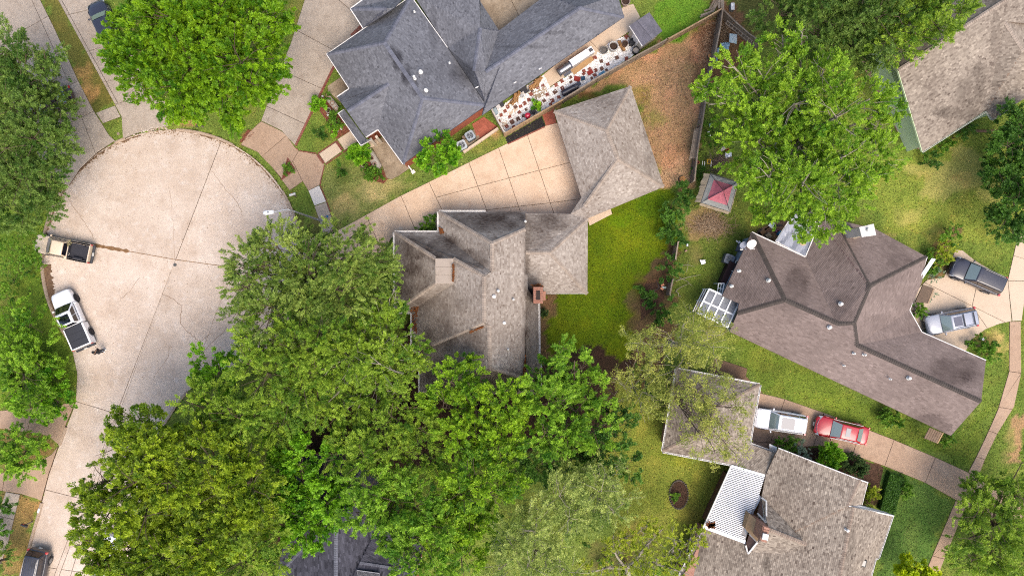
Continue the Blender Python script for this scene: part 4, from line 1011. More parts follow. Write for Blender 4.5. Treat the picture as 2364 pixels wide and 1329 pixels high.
cr = MB(); cq = [P(1729.5, 1184, 4.3), P(1762, 1212, 5.3), P(1748, 1250, 5.2), P(1720, 1219, 4.2)]; cr.poly(cq[::-1]); cr.poly(cq); lo = [p - Vector((0, 0, .9)) for p in cq]
for i in range(4): cr.poly([cq[i], cq[(i + 1) % 4], lo[(i + 1) % 4], lo[i]])
cr.build('cricket_roof', mat('plywood_sheet', A(200, 166, 128), [(1.5, .45, .7, A(170, 134, 98), .6), (6, .55, .8, A(146, 112, 80), .4)], rough=.9, fine=.12), th)
b = MB(); c0 = [P(x, y, 6.6).to_2d() for x, y in ((1764, 1214), (1777, 1218), (1770, 1253), (1756, 1248))]; b.prism(c0, 3.0, 6.4); ck = b.build('chimney', BRICK_P, th)
for i in range(6):
    f = i / 6; a, d = Vector((1764, 1214)).lerp(Vector((1756, 1248)), f + .01), Vector((1764, 1214)).lerp(Vector((1756, 1248)), f + .155); e = Vector((13, 4))
    b = MB(); b.prism([P(*p, 6.45).to_2d() for p in (a, a + e, d + e, d)], 6.4, 6.48, bev=.01); b.build('brick', BRICK_P, ck)
b = MB(); b.prism([P(x, y, 6.7).to_2d() for x, y in ((1762, 1230), (1775, 1233), (1773, 1247), (1759, 1244))], 6.6, 6.72, bev=.02); b.prism([P(x, y, 6.6).to_2d() for x, y in ((1764, 1233), (1772, 1235), (1771, 1245), (1762, 1242))], 6.47, 6.6); b.build('chimney_cap', WHITE, ck)
vent_pipe(th, 1953, 1221, 5.5, .08, .3, m=WHITE)
b = MB(); b.prism([P(x, y, 4.0).to_2d() for x, y in ((1990, 1291), (2002, 1293), (1998, 1309), (1986, 1306))], 3.7, 4.05, bev=.04); sk = b.build('skylight', mat('skylight_frame', A(84, 84, 82), rough=.6), th)
b = MB(); b.prism([P(x, y, 4.1).to_2d() for x, y in ((1992, 1293), (2000, 1294.5), (1997, 1307), (1988, 1304.5))], 4.05, 4.08); b.build('pane', GLASS, sk)
b = MB(); fcb = [(1672, 1080, .5), (1612, 1212, .5)]; b.beam(P(1680, 1092, .6), P(1630, 1200, .6), .5, 1.2); b.build('planter_wall', mat('brown_brick', A(120, 86, 66), [(6, .4, .7, A(150, 112, 88), .5)], rough=.95, bump=.5, fine=.2), th)

# ===== tan house top right with pale green gable wall
rh = thing('green_gable_house', 'tan shingled house with a pale green gable wall beside brick patios', 'house', P(2220, 150))
rf = [
    [(2074, 163, 5.4), (2340, -12, 5.4), (2390, -45, 5.4), (2420, 60, 4.6), (2320, 50, 4.9), (2277, 254, E0), (2130, 350, E0)],
    [(2320, 50, 4.9), (2277, 254, E0), (2291, 276, E0), (2340, 244, E0), (2420, 192, E0), (2420, 190, E0), (2363, 117, 4.6)],
    [(2320, 50, 4.9), (2363, 117, 4.6), (2420, 200, 4.0), (2430, 60, 3.6)],
    [(2074, 163, 5.4), (2051, 140, 4.4), (2020, 106, E0), (2290, -75, E0), (2340, -12, 5.4)],
]
rroof = roof(rh, rf, SH_T, expo=.14, tabs=(.14, .3), mdeck=DECK_M, ridges=[((2074, 163, 5.4), (2340, -12, 5.4)), ((2320, 50, 4.9), (2363, 117, 4.6))], mcap=CAP_M, stains=[(2240, 215, 40, 40, .42), (2260, 180, 20, 40, .3), (2210, 260, 60, 16, .4), (2070, 150, 16, 16, .5), (2300, 90, 14, 60, .3), (2320, 180, 40, 60, .25)], contrast=.6)
gs = mat('pale_green_siding', A(206, 220, 180, .85), [(2, .5, .8, A(186, 202, 160, .8), .4)], rough=.75)
walls(rh, [(2020, 106), (2290, -75), (2420, 0), (2420, 190), (2291, 274), (2277, 254), (2130, 350)], 2.7, gs, .35, win=False)
b = MB(); wa = inset([P(2020, 106, E0).to_2d(), P(2300, -80, E0).to_2d(), P(2420, 180, E0).to_2d(), P(2130, 350, E0).to_2d()], .36); a, d = wa[0], wa[3]; mid = a.lerp(d, .5)
b.poly([Vector((*a, 2.55)), Vector((*d, 2.55)), Vector((*mid, 4.5))]); b.poly([Vector((*a, 2.55)), Vector((*mid, 4.5)), Vector((*d, 2.55))]); b.build('gable_wall', gs, rh)
fascia(rh, [(2074, 163, 5.4), (2130, 350, E0)], w=.08, h=.2, dz=-.12, m=gs); fascia(rh, [(2074, 163, 5.4), (2020, 106, E0)], w=.08, h=.2, dz=-.12, m=gs)
gutter(rh, [(2130, 350, E0), (2277, 256, E0), (2291, 276, E0), (2345, 242, E0)], m=mat('cream_gutter', A(226, 228, 206), rough=.5), w=.1)
# ===== dark roofed house bottom centre
SH_D = mat('charcoal_shingle', A(58, 58, 66, .5), [(26, .5, .8, A(48, 48, 54, .5), .3)], tint=A(104, 104, 116, .55), rough=.95, fine=.2, stain=A(30, 30, 34, .5), spec=.1)
dh = thing('charcoal_roof_house', 'house with a charcoal shingle roof mostly hidden under the oaks', 'house', P(775, 1300))
df = [[(640, 1330, E0), (775, 1190, 5.2), (775, 1480, 5.2), (640, 1480, E0)], [(640, 1330, E0), (690, 1050, E0), (850, 1050, E0), (775, 1190, 5.2)], [(775, 1190, 5.2), (850, 1050, E0), (890, 1180, E0), (830, 1300, 4.3), (775, 1400, 5.2)],
      [(830, 1300, 4.3), (890, 1180, E0), (980, 1260, E0), (960, 1320, 4.0)], [(775, 1400, 5.2), (830, 1300, 4.3), (960, 1320, 4.0), (960, 1480, E0), (775, 1480, 5.2)]]
roof(dh, df, SH_D, expo=.15, tabs=(.22, .46), ridges=[((775, 1190, 5.2), (775, 1480, 5.2)), ((850, 1050, E0), (775, 1190, 5.2)), ((640, 1330, E0), (775, 1190, 5.2)), ((830, 1300, 4.3), (960, 1320, 4.0))], mcap=CAP_B, contrast=.8)
walls(dh, [(690, 1050), (850, 1050), (890, 1180), (980, 1260), (960, 1480), (640, 1480), (640, 1330)], 2.7, BRICK, .4)
b = MB()
for i in range(12):
    a = Vector((824, 1316)).lerp(Vector((830, 1340)), i / 12); b.beam(P(a.x, a.y, 4.6), P(a.x + 52, a.y + 7, 4.6), .12, .05)
b.build('roof_panel', mat('grey_sheet', A(164, 164, 170), rough=.7), dh)
# ---------------------------------------------------------------- foliage
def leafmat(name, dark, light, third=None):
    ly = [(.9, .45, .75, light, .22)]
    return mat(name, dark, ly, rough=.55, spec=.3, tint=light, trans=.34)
BARK = mat('bark', A(120, 102, 86), [(6, .4, .7, A(84, 70, 58), .7), (2, .5, .8, A(150, 134, 116), .4)], rough=.95, bump=.6)
BARK_P = mat('pale_bark', A(186, 176, 156), [(6, .4, .7, A(140, 128, 110), .6)], rough=.95, bump=.4)
LK = .78
def LA(r, g, b): return A(r, g, b, LK)
LEAF = {
    'bright': leafmat('bright_green_leaf', LA(62, 116, 6), LA(150, 192, 28)),
    'dark': leafmat('dark_green_leaf', LA(54, 96, 22), LA(140, 168, 74)),
    'oak': leafmat('oak_leaf', LA(72, 112, 26), LA(176, 196, 88)),
    'oak2': leafmat('yellowish_oak_leaf', LA(72, 118, 22), LA(172, 200, 62)),
    'olive': leafmat('olive_green_leaf', LA(74, 112, 14), LA(178, 200, 44)),
    'broad': leafmat('fresh_broad_leaf', LA(60, 124, 10), LA(156, 210, 44)),
    'fresh': leafmat('fresh_green_leaf', LA(66, 120, 18), LA(166, 208, 58)),
    'fleck': leafmat('yellow_flecked_leaf', LA(62, 116, 16), LA(170, 208, 44)),
    'pale': leafmat('pale_green_leaf', LA(84, 118, 26), LA(206, 218, 116)),
    'lime': leafmat('lime_green_leaf', LA(80, 132, 18), LA(174, 210, 56)),
    'sparse': leafmat('sparse_grey_leaf', LA(110, 130, 40), LA(194, 196, 92)),
    'yellow': leafmat('acid_yellow_leaf', LA(160, 190, 10), LA(220, 230, 30)),
    'deep': leafmat('deep_green_leaf', LA(40, 82, 18), LA(108, 154, 52)),
    'bush': leafmat('bush_leaf', LA(64, 112, 20), LA(134, 176, 52)),
    'grey': leafmat('silvery_leaf', LA(110, 136, 100), LA(170, 190, 158)),
    'topi': leafmat('clipped_leaf', LA(50, 78, 36), LA(92, 120, 60)),
    'gold': leafmat('golden_bush_leaf', LA(124, 150, 12), LA(196, 204, 60)),
}
STYLE = {  # leaf length, width, sprays per m2, leaves per spray, spray length, leaf spread
    'bright': (.26, .15, 6.0, 38, .80, .24), 'dark': (.22, .085, 7.0, 40, .85, .20), 'oak': (.22, .075, 7.5, 40, .85, .17), 'oak2': (.23, .085, 6.5, 38, .85, .18),
    'olive': (.22, .14, 6.0, 38, .65, .26), 'broad': (.28, .17, 5.5, 32, .60, .26), 'fresh': (.24, .12, 6.0, 36, .85, .20), 'fleck': (.23, .12, 6.0, 36, .80, .22), 'pale': (.19, .065, 6.5, 34, .95, .20),
    'lime': (.24, .12, 5.2, 34, .90, .20), 'sparse': (.16, .09, 4.2, 24, .95, .32), 'yellow': (.26, .17, 8, 38, .5, .26), 'deep': (.22, .11, 7, 40, .75, .22),
    'bush': (.15, .08, 22, 26, .36, .14), 'grey': (.12, .05, 24, 24, .36, .12), 'topi': (.09, .06, 60, 26, .18, .10), 'gold': (.15, .06, 22, 26, .42, .12),
}
def foliage(lobes, style, dens=1.0, flat=.62, seed=0):
    """lobes: (centre, radius). Sprays of separate leaves along twigs that grow out of every lobe's shell. Returns vertex, face and tint arrays and twig segments."""
    g = np.random.default_rng(seed + 5)
    ll, lw, kd, nl, sl_, sp = STYLE[style]
    if kd < 10: ll, lw, nl, kd, sl_ = ll * .74, lw * .78, int(nl * 1.25), kd * 1.15, sl_ * .82
    Vs, Ts, tw = [], [], []
    for (c, r) in lobes:
        c = np.array(c)
        n = max(5, int(kd * dens * 1.5 * math.pi * r * r)); nl_ = nl
        # bunches: twigs gather round a handful of boughs, which leaves gaps between them
        nb = max(4, int(2.1 * r * r + 3))
        bd = g.normal(size=(nb, 3)); bd[:, 2] = bd[:, 2] * .75 + .35
        bd /= np.linalg.norm(bd, axis=1)[:, None]
        br = (.48 + .52 * g.random(nb) ** .7)
        bc = c + bd * br[:, None] * r * np.array([1, 1, flat])
        bs = r * (.21 + .22 * g.random(nb)) + .15 * sl_
        bt = np.clip(g.normal(.5, .34, nb), 0, 1)
        k = g.integers(0, nb, n)
        off = g.normal(size=(n, 3)); off /= np.linalg.norm(off, axis=1)[:, None]
        off *= (g.random(n) ** .45)[:, None]
        root = bc[k] + off * bs[k][:, None] * np.array([1, 1, .7])
        fl = g.random(n) < .3; q_ = g.normal(size=(n, 2)); q_ /= np.linalg.norm(q_, axis=1)[:, None]; q_ *= (g.random(n) ** .5 * .93 * r)[:, None]
        low = np.stack([c[0] + q_[:, 0], c[1] + q_[:, 1], c[2] - r * flat * (.05 + .4 * g.random(n))], 1); root = np.where(fl[:, None], low, root)
        out = (root - c) / r + bd[k] * .7 + g.normal(0, .28, (n, 3)) + np.array([0, 0, .22])
        out /= np.linalg.norm(out, axis=1)[:, None] + 1e-9
        L = sl_ * (.6 + .7 * g.random(n))
        tw.append(np.concatenate([root, root + out * L[:, None]], 1)[::3])
        s = g.random((n, nl)) ** .8
        p = root[:, None, :] + out[:, None, :] * (s * L[:, None])[..., None]
        lat = g.normal(size=(n, nl, 3))
        lat -= out[:, None, :] * np.sum(lat * out[:, None, :], -1, keepdims=True)
        lat /= np.linalg.norm(lat, axis=-1, keepdims=True) + 1e-9
        p = p + lat * (sp * (.3 + .7 * g.random((n, nl))) * (1.05 - .45 * s))[..., None]
        p[..., 2] -= .06 * s
        ax = out[:, None, :] * .9 + lat * .8 + g.normal(0, .28, (n, nl, 3)); ax /= np.linalg.norm(ax, axis=-1, keepdims=True)
        nr = np.array([0, 0, 1.0]) + g.normal(0, .42, (n, nl, 3)) + out[:, None, :] * .3
        sd_ = np.cross(ax, nr); sd_ /= np.linalg.norm(sd_, axis=-1, keepdims=True) + 1e-9
        f = (.65 + .6 * g.random((n, nl)))[..., None]
        m0 = p - ax * (ll * .45) * f; b = m0 + sd_ * (lw * .55) * f; d = m0 - sd_ * (lw * .55) * f; e = p + ax * (ll * .55) * f
        Vs.append(np.stack([b, e, d], 2).reshape(-1, 3))
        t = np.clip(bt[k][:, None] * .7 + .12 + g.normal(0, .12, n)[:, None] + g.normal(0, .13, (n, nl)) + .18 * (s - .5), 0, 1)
        Ts.append(t.reshape(-1))
    V = np.concatenate(Vs); T = np.concatenate(Ts)
    return V, np.arange(len(V)).reshape(-1, 3), T, np.concatenate(tw)
NLEAF = [0]
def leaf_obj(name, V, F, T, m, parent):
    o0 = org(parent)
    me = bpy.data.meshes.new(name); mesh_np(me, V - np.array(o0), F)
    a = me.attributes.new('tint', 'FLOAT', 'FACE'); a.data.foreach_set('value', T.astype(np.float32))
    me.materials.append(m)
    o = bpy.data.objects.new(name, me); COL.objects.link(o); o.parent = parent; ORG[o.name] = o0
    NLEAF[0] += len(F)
    return o
TSEED = [0]
def tree(name, label, lobes_px, z, style, base=None, dens=1.0, trunk=.26, group=None, bark=None, cat='tree', flat=.78, under=True, zj=1.4, twigs=.35):
    """lobes_px: (px, py, radius_px[, z])"""
    TSEED[0] += 1
    r_ = random.Random(TSEED[0])
    lobes = []
    for q in lobes_px:
        zz = q[3] if len(q) > 3 else z + r_.uniform(-zj, zj)
        k = S * (H - zz) / H
        lobes.append((P(q[0], q[1], zz), q[2] * k))
    if base is None:
        w = sum(l[1] ** 2 for l in lobes)
        bx = sum(l[0].x * l[1] ** 2 for l in lobes) / w; by = sum(l[0].y * l[1] ** 2 for l in lobes) / w
        b0 = Vector((bx, by, 0)) * (1 + .55 * z / H)
    else:
        b0 = P(*base)
    o = thing(name, label, cat, b0, group=group)
    V, F, T, tw = foliage(lobes, style, dens, flat, TSEED[0])
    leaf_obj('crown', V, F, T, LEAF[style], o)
    mb = MB()
    zt = z * .42
    top = b0 + Vector((r_.uniform(-.3, .3), r_.uniform(-.3, .3), zt))
    mb.tube([b0 - Vector((0, 0, .2)), b0 + Vector((0, 0, .25)), b0.lerp(top, .5), top], [trunk * 1.7, trunk * 1.2, trunk, trunk * .85], 9)
    br = MB()
    for (c, r) in lobes:
        m1 = top.lerp(c, .5) + Vector((r_.uniform(-.4, .4), r_.uniform(-.4, .4), r_.uniform(-.2, .5)))
        e = c + Vector((0, 0, r * .1))
        rr = trunk * (.2 + .1 * min(r, 3) / 3)
        mb.tube([top - Vector((0, 0, .2)), m1, e], [rr * 1.3, rr, rr * .55], 6)
        for k in range(int(4 + r * 1.6)):
            a = r_.random() * 2 * math.pi; d = Vector((math.cos(a), math.sin(a), r_.uniform(.05, .75)))
            s = m1.lerp(e, r_.uniform(.4, 1))
            t = c + Vector((d.x * r * .85, d.y * r * .85, d.z * r * flat))
            mid = s.lerp(t, .55) + Vector((r_.uniform(-.2, .2), r_.uniform(-.2, .2), r_.uniform(0, .25)))
            br.tube([s, mid, t], [rr * .42, rr * .26, .014], 4, caps=False)
    r0 = random.Random(TSEED[0] + 99)
    for q in tw:
        if r0.random() < twigs:
            a, c = Vector(q[:3]), Vector(q[3:])
            br.tube([a - (c - a) * .5, c], [.018, .006], 3, caps=False)
    t = mb.build('trunk', bark or BARK, o)
    br.build('branches', bark or BARK, t, kind='stuff')
    return o

tree('bright_tree', 'big bright green tree beside the dark car, above the turning circle', [(322, 62, 50), (390, 40, 90), (500, 50, 95), (590, 60, 80), (284, 114, 46), (340, 140, 80), (450, 150, 100), (565, 150, 92), (625, 130, 42), (322, 190, 52), (405, 215, 62), (515, 212, 68), (590, 200, 46), (538, 255, 28), (452, 238, 42), (440, -40, 110), (560, -30, 90), (640, 40, 30), (335, -20, 60)], 8.5, 'bright', trunk=.34)
tree('dark_tree', 'dense dark green tree overhanging the left driveway', [(15, 110, 48), (60, 170, 60), (115, 190, 42), (95, 250, 65), (28, 250, 75), (148, 292, 34), (85, 325, 75), (140, 338, 38), (20, 345, 75), (55, 415, 72), (108, 410, 40), (20, 475, 62), (78, 480, 50), (-30, 180, 60), (-30, 420, 60), (110, 130, 30), (50, 130, 40)], 6, 'dark', dens=1.05)
tree('verge_tree', 'low leafy tree on the left verge beside the white pickup', [(30, 750, 55), (78, 745, 44), (40, 810, 55), (86, 816, 38), (60, 870, 62), (25, 900, 50), (128, 870, 34), (75, 925, 42)], 2.8, 'fresh', dens=.8, trunk=.18)
tree('verge_tree', 'lime green tree at the end of the left verge by the kerb', [(115, 905, 42), (95, 950, 30), (140, 930, 28), (70, 930, 34)], 3, 'broad', dens=.75, trunk=.14)
tree('verge_tree', 'small leafy tree on the grass island between two driveways', [(30, 1030, 45), (60, 1050, 42), (85, 1045, 32), (15, 1070, 30), (50, 1080, 24), (95, 1020, 24)], 2.8, 'fresh', dens=.75, trunk=.15)
tree('verge_shrub', 'dark shrubby growth by the tail of the brown pickup under the dark tree', [(25, 600, 45), (60, 560, 40), (30, 660, 40), (75, 625, 22)], 1.5, 'bush', dens=.32, cat='shrub', trunk=.05)
tree('edge_tree', 'dark leaning tree beside the grey pavement strip', [(0, 1175, 24), (-10, 1230, 24)], 2.6, 'deep', trunk=.12)
tree('edge_tree', 'dark tree in the corner beside the dry verge', [(-5, 1285, 28), (0, 1320, 26)], 2.6, 'oak', trunk=.12)
tree('oak_tree', 'large bluish green oak between the turning circle and the middle house', [(592, 610, 56), (640, 566, 62), (705, 566, 50), (560, 660, 36), (632, 660, 75), (720, 630, 84), (800, 595, 66), (850, 575, 40), (858, 620, 54), (792, 672, 72), (880, 665, 42), (562, 735, 36), (622, 740, 64), (700, 718, 70), (842, 525, 26), (770, 530, 24), (560, 618, 28)], 9, 'oak', trunk=.36)
tree('oak_tree', 'oak overhanging the left eaves of the middle house', [(878, 730, 46), (840, 770, 62), (918, 775, 50), (948, 815, 40), (880, 840, 68), (805, 825, 68), (932, 860, 42), (868, 900, 56), (795, 890, 54), (828, 940, 42), (905, 915, 34), (900, 690, 28)], 8.5, 'oak2', trunk=.3, bark=BARK_P)
tree('oak_tree', 'oak in the middle of the grove, between the round leafed sapling and the house', [(602, 795, 62), (680, 800, 66), (745, 775, 54), (620, 860, 70), (702, 880, 72), (560, 835, 38), (742, 935, 54), (662, 935, 54), (760, 860, 46)], 9.2, 'oak2', trunk=.3)
tree('sapling', 'deep green round leafed tree poking out over the turning circle', [(478, 838, 36), (455, 865, 26), (510, 868, 36), (488, 900, 30), (530, 850, 30)], 6, 'broad', trunk=.14)
tree('oak_tree', 'oak at the kerb where the turning circle narrows', [(480, 930, 52), (440, 930, 28), (530, 950, 46), (560, 965, 50), (612, 975, 54), (508, 990, 46), (650, 985, 40)], 8, 'oak2')
tree('olive_oak', 'broad yellowish oak beside the street at the mouth of the turning circle', [(290, 980, 44), (350, 985, 46), (272, 1030, 52), (340, 1045, 68), (412, 1040, 52), (235, 1110, 52), (312, 1112, 74), (398, 1112, 72), (192, 1168, 38), (250, 1190, 68), (340, 1190, 78)], 9, 'olive', trunk=.36)
tree('olive_oak', 'yellowish oak lowest down beside the street', [(200, 1245, 40), (280, 1270, 68), (380, 1285, 84), (255, 1325, 54), (320, 1340, 60), (430, 1200, 72), (430, 1350, 60), (238, 1290, 36), (215, 1310, 30)], 8.6, 'olive', trunk=.34)
tree('olive_oak', 'olive oak with bare grey boughs in the thick of the grove', [(490, 1055, 66), (560, 1070, 60), (512, 1132, 72), (592, 1130, 62), (552, 1202, 70), (470, 1272, 72), (480, 1000, 36), (440, 1120, 40)], 9.4, 'olive', trunk=.34, dens=.9)
tree('olive_oak', 'olive green oak beside the charcoal roof', [(615, 1245, 52), (560, 1292, 76), (638, 1300, 34), (490, 1340, 60), (610, 1340, 50)], 8.5, 'oak2', trunk=.3)
tree('round_leaf_tree', 'vivid green round leafed tree above the charcoal roof', [(650, 1030, 38), (692, 1068, 34), (648, 1080, 34), (702, 1108, 38), (664, 1158, 38), (722, 1150, 34), (660, 1200, 44), (716, 1205, 54), (684, 1238, 28), (745, 1202, 34), (780, 1185, 30), (800, 1120, 30), (640, 1140, 30), (735, 1100, 26), (700, 1010, 30), (760, 1160, 34), (680, 1130, 40)  , (770, 1110, 30), (760, 1045, 30)], 6.5, 'broad', trunk=.2, dens=1.25)
tree('grove_tree', 'green tree between the charcoal roof and the middle house', [(925, 965, 48), (868, 985, 48), (972, 985, 42), (900, 1040, 66), (975, 1045, 52), (840, 1050, 50), (800, 1010, 44), (770, 965, 44), (780, 1060, 34)], 8, 'oak2', trunk=.28)
tree('grove_tree', 'mid green tree right of the charcoal roof', [(850, 1112, 48), (900, 1150, 70), (822, 1180, 48), (960, 1160, 54), (918, 1220, 50), (962, 1242, 62), (945, 1305, 50), (1005, 1212, 44), (1000, 1295, 52), (860, 1170, 40)], 8.4, 'fresh', trunk=.3)
tree('flecked_tree', 'yellow flecked tree reaching over the roof of the middle house', [(1058, 838, 30), (1040, 880, 44), (1088, 888, 44), (1022, 940, 48), (1098, 950, 64), (1050, 1000, 44), (1168, 930, 54), (1208, 960, 44), (1160, 1010, 58), (1098, 1030, 38), (1190, 900, 26)], 8, 'fleck', trunk=.28)
tree('grove_tree', 'fresh green tree between the back lawn and the flecked tree', [(1326, 832, 34), (1268, 872, 48), (1340, 880, 44), (1260, 930, 54), (1328, 950, 58), (1378, 920, 38), (1300, 1000, 54), (1372, 1000, 48), (1250, 1010, 42), (1225, 870, 22), (1300, 800, 20)], 7.6, 'fresh', trunk=.28)
tree('flecked_tree', 'yellow flecked tree in the middle of the lower grove', [(1100, 1092, 50), (1060, 1132, 52), (1138, 1132, 48), (1082, 1180, 62), (1158, 1062, 38), (1022, 1152, 34), (1030, 1230, 54), (1100, 1240, 44), (1060, 1292, 52), (1180, 1110, 34)], 8, 'fleck', trunk=.28)
tree('pale_tree', 'pale grey green feathery tree at the bottom edge', [(1230, 1222, 60), (1182, 1262, 48), (1270, 1272, 64), (1212, 1312, 62), (1150, 1312, 40), (1300, 1312, 44), (1240, 1170, 28)], 8, 'pale', trunk=.26, bark=BARK_P, dens=1.15, twigs=.5)
tree('pale_tree', 'pale grey green tree beside the lawn with the oval bed', [(1330, 1112, 54), (1388, 1132, 52), (1290, 1142, 44), (1350, 1172, 54), (1418, 1182, 38), (1400, 1092, 38), (1440, 1150, 26), (1310, 1200, 34)], 7.6, 'pale', trunk=.26, bark=BARK_P, dens=1.15, twigs=.5)
tree('grove_tree', 'deep green tree in the shade between the pale trees and the back lawn', [(1415, 1030, 40), (1450, 1080, 30), (1378, 1060, 40), (1430, 980, 30), (1395, 970, 26), (1190, 1060, 36), (1250, 1070, 40), (1310, 1060, 40)], 6.0, 'deep', dens=.8)
tree('sparse_tree', 'thin grey green tree whose bare limbs spread over the corner of the brown roof', [(1550, 785, 54), (1608, 762, 44), (1640, 800, 44), (1560, 850, 54), (1500, 802, 38), (1462, 790, 26), (1670, 770, 24), (1590, 730, 22)], 7.5, 'sparse', dens=1.2, bark=BARK_P, twigs=.7, trunk=.2)
tree('sparse_tree', 'thin leafed tree reaching over the garage roof beside the white car', [(1600, 888, 56), (1660, 935, 50), (1592, 960, 52), (1540, 920, 40), (1685, 1000, 40), (1622, 1010, 40), (1700, 940, 26), (1700, 1050, 20), (1560, 880, 36), (1640, 880, 36), (1650, 1040, 26), (1690, 890, 24)], 8, 'sparse', dens=.85, bark=BARK, twigs=.9, trunk=.2, base=(1548, 905))
tree('sparse_tree', 'scrubby grey green tree at the fence corner below the back lawn', [(1440, 890, 38), (1482, 905, 38), (1460, 850, 26), (1500, 870, 30), (1420, 930, 28), (1480, 950, 30)], 5, 'sparse', dens=.75, bark=BARK_P, twigs=.8, trunk=.16)
tree('lime_tree', 'huge lime green tree towering over the gazebo and the littered yard', [(1692, 155, 44), (1760, 182, 58), (1722, 250, 70), (1655, 222, 38), (1812, 112, 36), (1805, 82, 20), (1850, 172, 54), (1900, 162, 42), (1930, 202, 50), (1830, 242, 76), (1930, 272, 68), (2005, 230, 44), (2035, 290, 46), (1742, 330, 76), (1840, 342, 86), (1948, 362, 72), (2025, 360, 46), (1772, 410, 60), (1850, 430, 76), (1938, 440, 66), (1985, 410, 44), (1778, 478, 40), (1840, 500, 46), (1900, 492, 46), (1742, 415, 34), (1870, 530, 22), (2060, 250, 28), (1625, 200, 24), (1850, 80, 20)], 9.5, 'lime', trunk=.42, bark=BARK_P, dens=1.12, twigs=.5)
tree('shade_tree', 'dark green tree leaning on the back of the green gabled house', [(1790, 38, 48), (1870, 42, 62), (1950, 22, 70), (2030, 42, 70), (1900, 92, 54), (1962, 82, 54), (2042, 98, 60), (1850, 100, 34), (1982, 128, 30), (1880, -30, 70), (2000, -30, 70)], 8, 'dark', trunk=.32)
tree('shade_tree', 'dark green tree hanging over the ridge of the green gabled house', [(2110, 32, 70), (2180, 30, 52), (2112, 90, 48), (2168, 70, 36), (2062, 108, 40), (2218, 20, 30), (2130, -40, 70), (2080, 60, 50)], 8.5, 'oak2', trunk=.3)
tree('edge_oak', 'dark oak at the right edge above the parked cars', [(2348, 272, 42), (2350, 330, 50), (2322, 335, 34), (2340, 400, 54), (2312, 420, 34), (2345, 470, 54), (2318, 512, 38), (2352, 528, 28), (2370, 300, 40), (2375, 420, 40)], 3.6, 'deep', dens=1.3, trunk=.28)
tree('corner_oak', 'dark round oak over the pavement in the lower right corner', [(2262, 1138, 38), (2310, 1142, 52), (2350, 1130, 36), (2252, 1182, 38), (2300, 1210, 62), (2350, 1200, 44), (2232, 1242, 34), (2282, 1280, 52), (2342, 1290, 50), (2362, 1060, 16), (2240, 1295, 34), (2300, 1330, 40), (2365, 1240, 36)], 3.8, 'oak2', dens=1.2, trunk=.28)
tree('yellow_tree', 'acid yellow green treetop at the bottom edge beside the tan roof', [(2110, 1316, 34), (2078, 1328, 20), (2148, 1328, 24), (2115, 1345, 40)], 3, 'yellow', trunk=.14)
tree('young_tree', 'young bright tree against the brick wall by the air conditioners', [(1015, 338, 28), (1000, 365, 28), (1030, 370, 26), (1038, 345, 22), (1010, 388, 18), (980, 372, 14), (1015, 315, 14)], 3.6, 'broad', trunk=.09, zj=.5, dens=1.2)

# bare sallow tree at the bottom edge
def bare_tree():
    o = thing('bare_tree', 'nearly bare pale tree with twisted limbs at the bottom edge', 'tree', P(1452, 1335))
    mb = MB(); r_ = random.Random(4); lobes = []
    base = P(1452, 1335, 0); top = P(1445, 1310, 3.2)
    mb.tube([base, base.lerp(top, .5) + Vector((.1, 0, 0)), top], [.24, .2, .17], 8)
    limbs = [[(1445, 1310, 3.2), (1425, 1285, 5), (1412, 1258, 5.6), (1417, 1235, 6)], [(1445, 1310, 3.2), (1470, 1290, 5), (1488, 1262, 5.8), (1490, 1225, 6.2), (1478, 1215, 6.4)], [(1445, 1310, 3.2), (1500, 1295, 5), (1550, 1280, 5.6), (1590, 1250, 6), (1606, 1215, 6.2)], [(1550, 1280, 5.6), (1580, 1290, 6), (1610, 1300, 6.2)],
             [(1445, 1310, 3.2), (1400, 1310, 5), (1355, 1322, 5.6), (1330, 1318, 6)], [(1412, 1258, 5.6), (1435, 1240, 5.8), (1452, 1242, 6)], [(1488, 1262, 5.8), (1510, 1240, 6), (1530, 1220, 6.3)], [(1500, 1295, 5), (1530, 1305, 5.4), (1590, 1325, 5.6)], [(1590, 1250, 6), (1610, 1240, 6), (1620, 1225, 6)], [(1550, 1280, 5.6), (1560, 1255, 6), (1552, 1230, 6.2)], [(1470, 1290, 5), (1480, 1310, 5.2), (1520, 1330, 5.4)]]
    t = mb.build('trunk', BARK_P, o)
    bb = MB()
    for L in limbs:
        pts = [P(*q) for q in L]
        bb.tube(pts, [.12 - .085 * i / (len(pts) - 1) for i in range(len(pts))], 6)
        for i in range(len(pts) - 1):
            for k in range(7):
                s = pts[i].lerp(pts[i + 1], r_.random()); e = s + Vector((r_.uniform(-1, 1), r_.uniform(-1, 1), r_.uniform(.05, .6))) * r_.uniform(.4, 1.0)
                m = s.lerp(e, .5) + Vector((r_.uniform(-.1, .1), r_.uniform(-.1, .1), .1))
                bb.tube([s, m, e], [.028, .018, .006], 4, caps=False)
                for q in range(2):
                    e2 = e + Vector((r_.uniform(-1, 1), r_.uniform(-1, 1), r_.uniform(-.1, .4))) * .4
                    bb.tube([m, e2], [.012, .004], 3, caps=False)
                if i >= 1 or r_.random() < .3: lobes.append((e, .35))
    bb.build('branches', BARK_P, t, kind='stuff')
    V, F, T, tw = foliage(lobes, 'gold', .09, .7, 77)
    leaf_obj('crown', V, F, T, LEAF['gold'], o)
bare_tree()
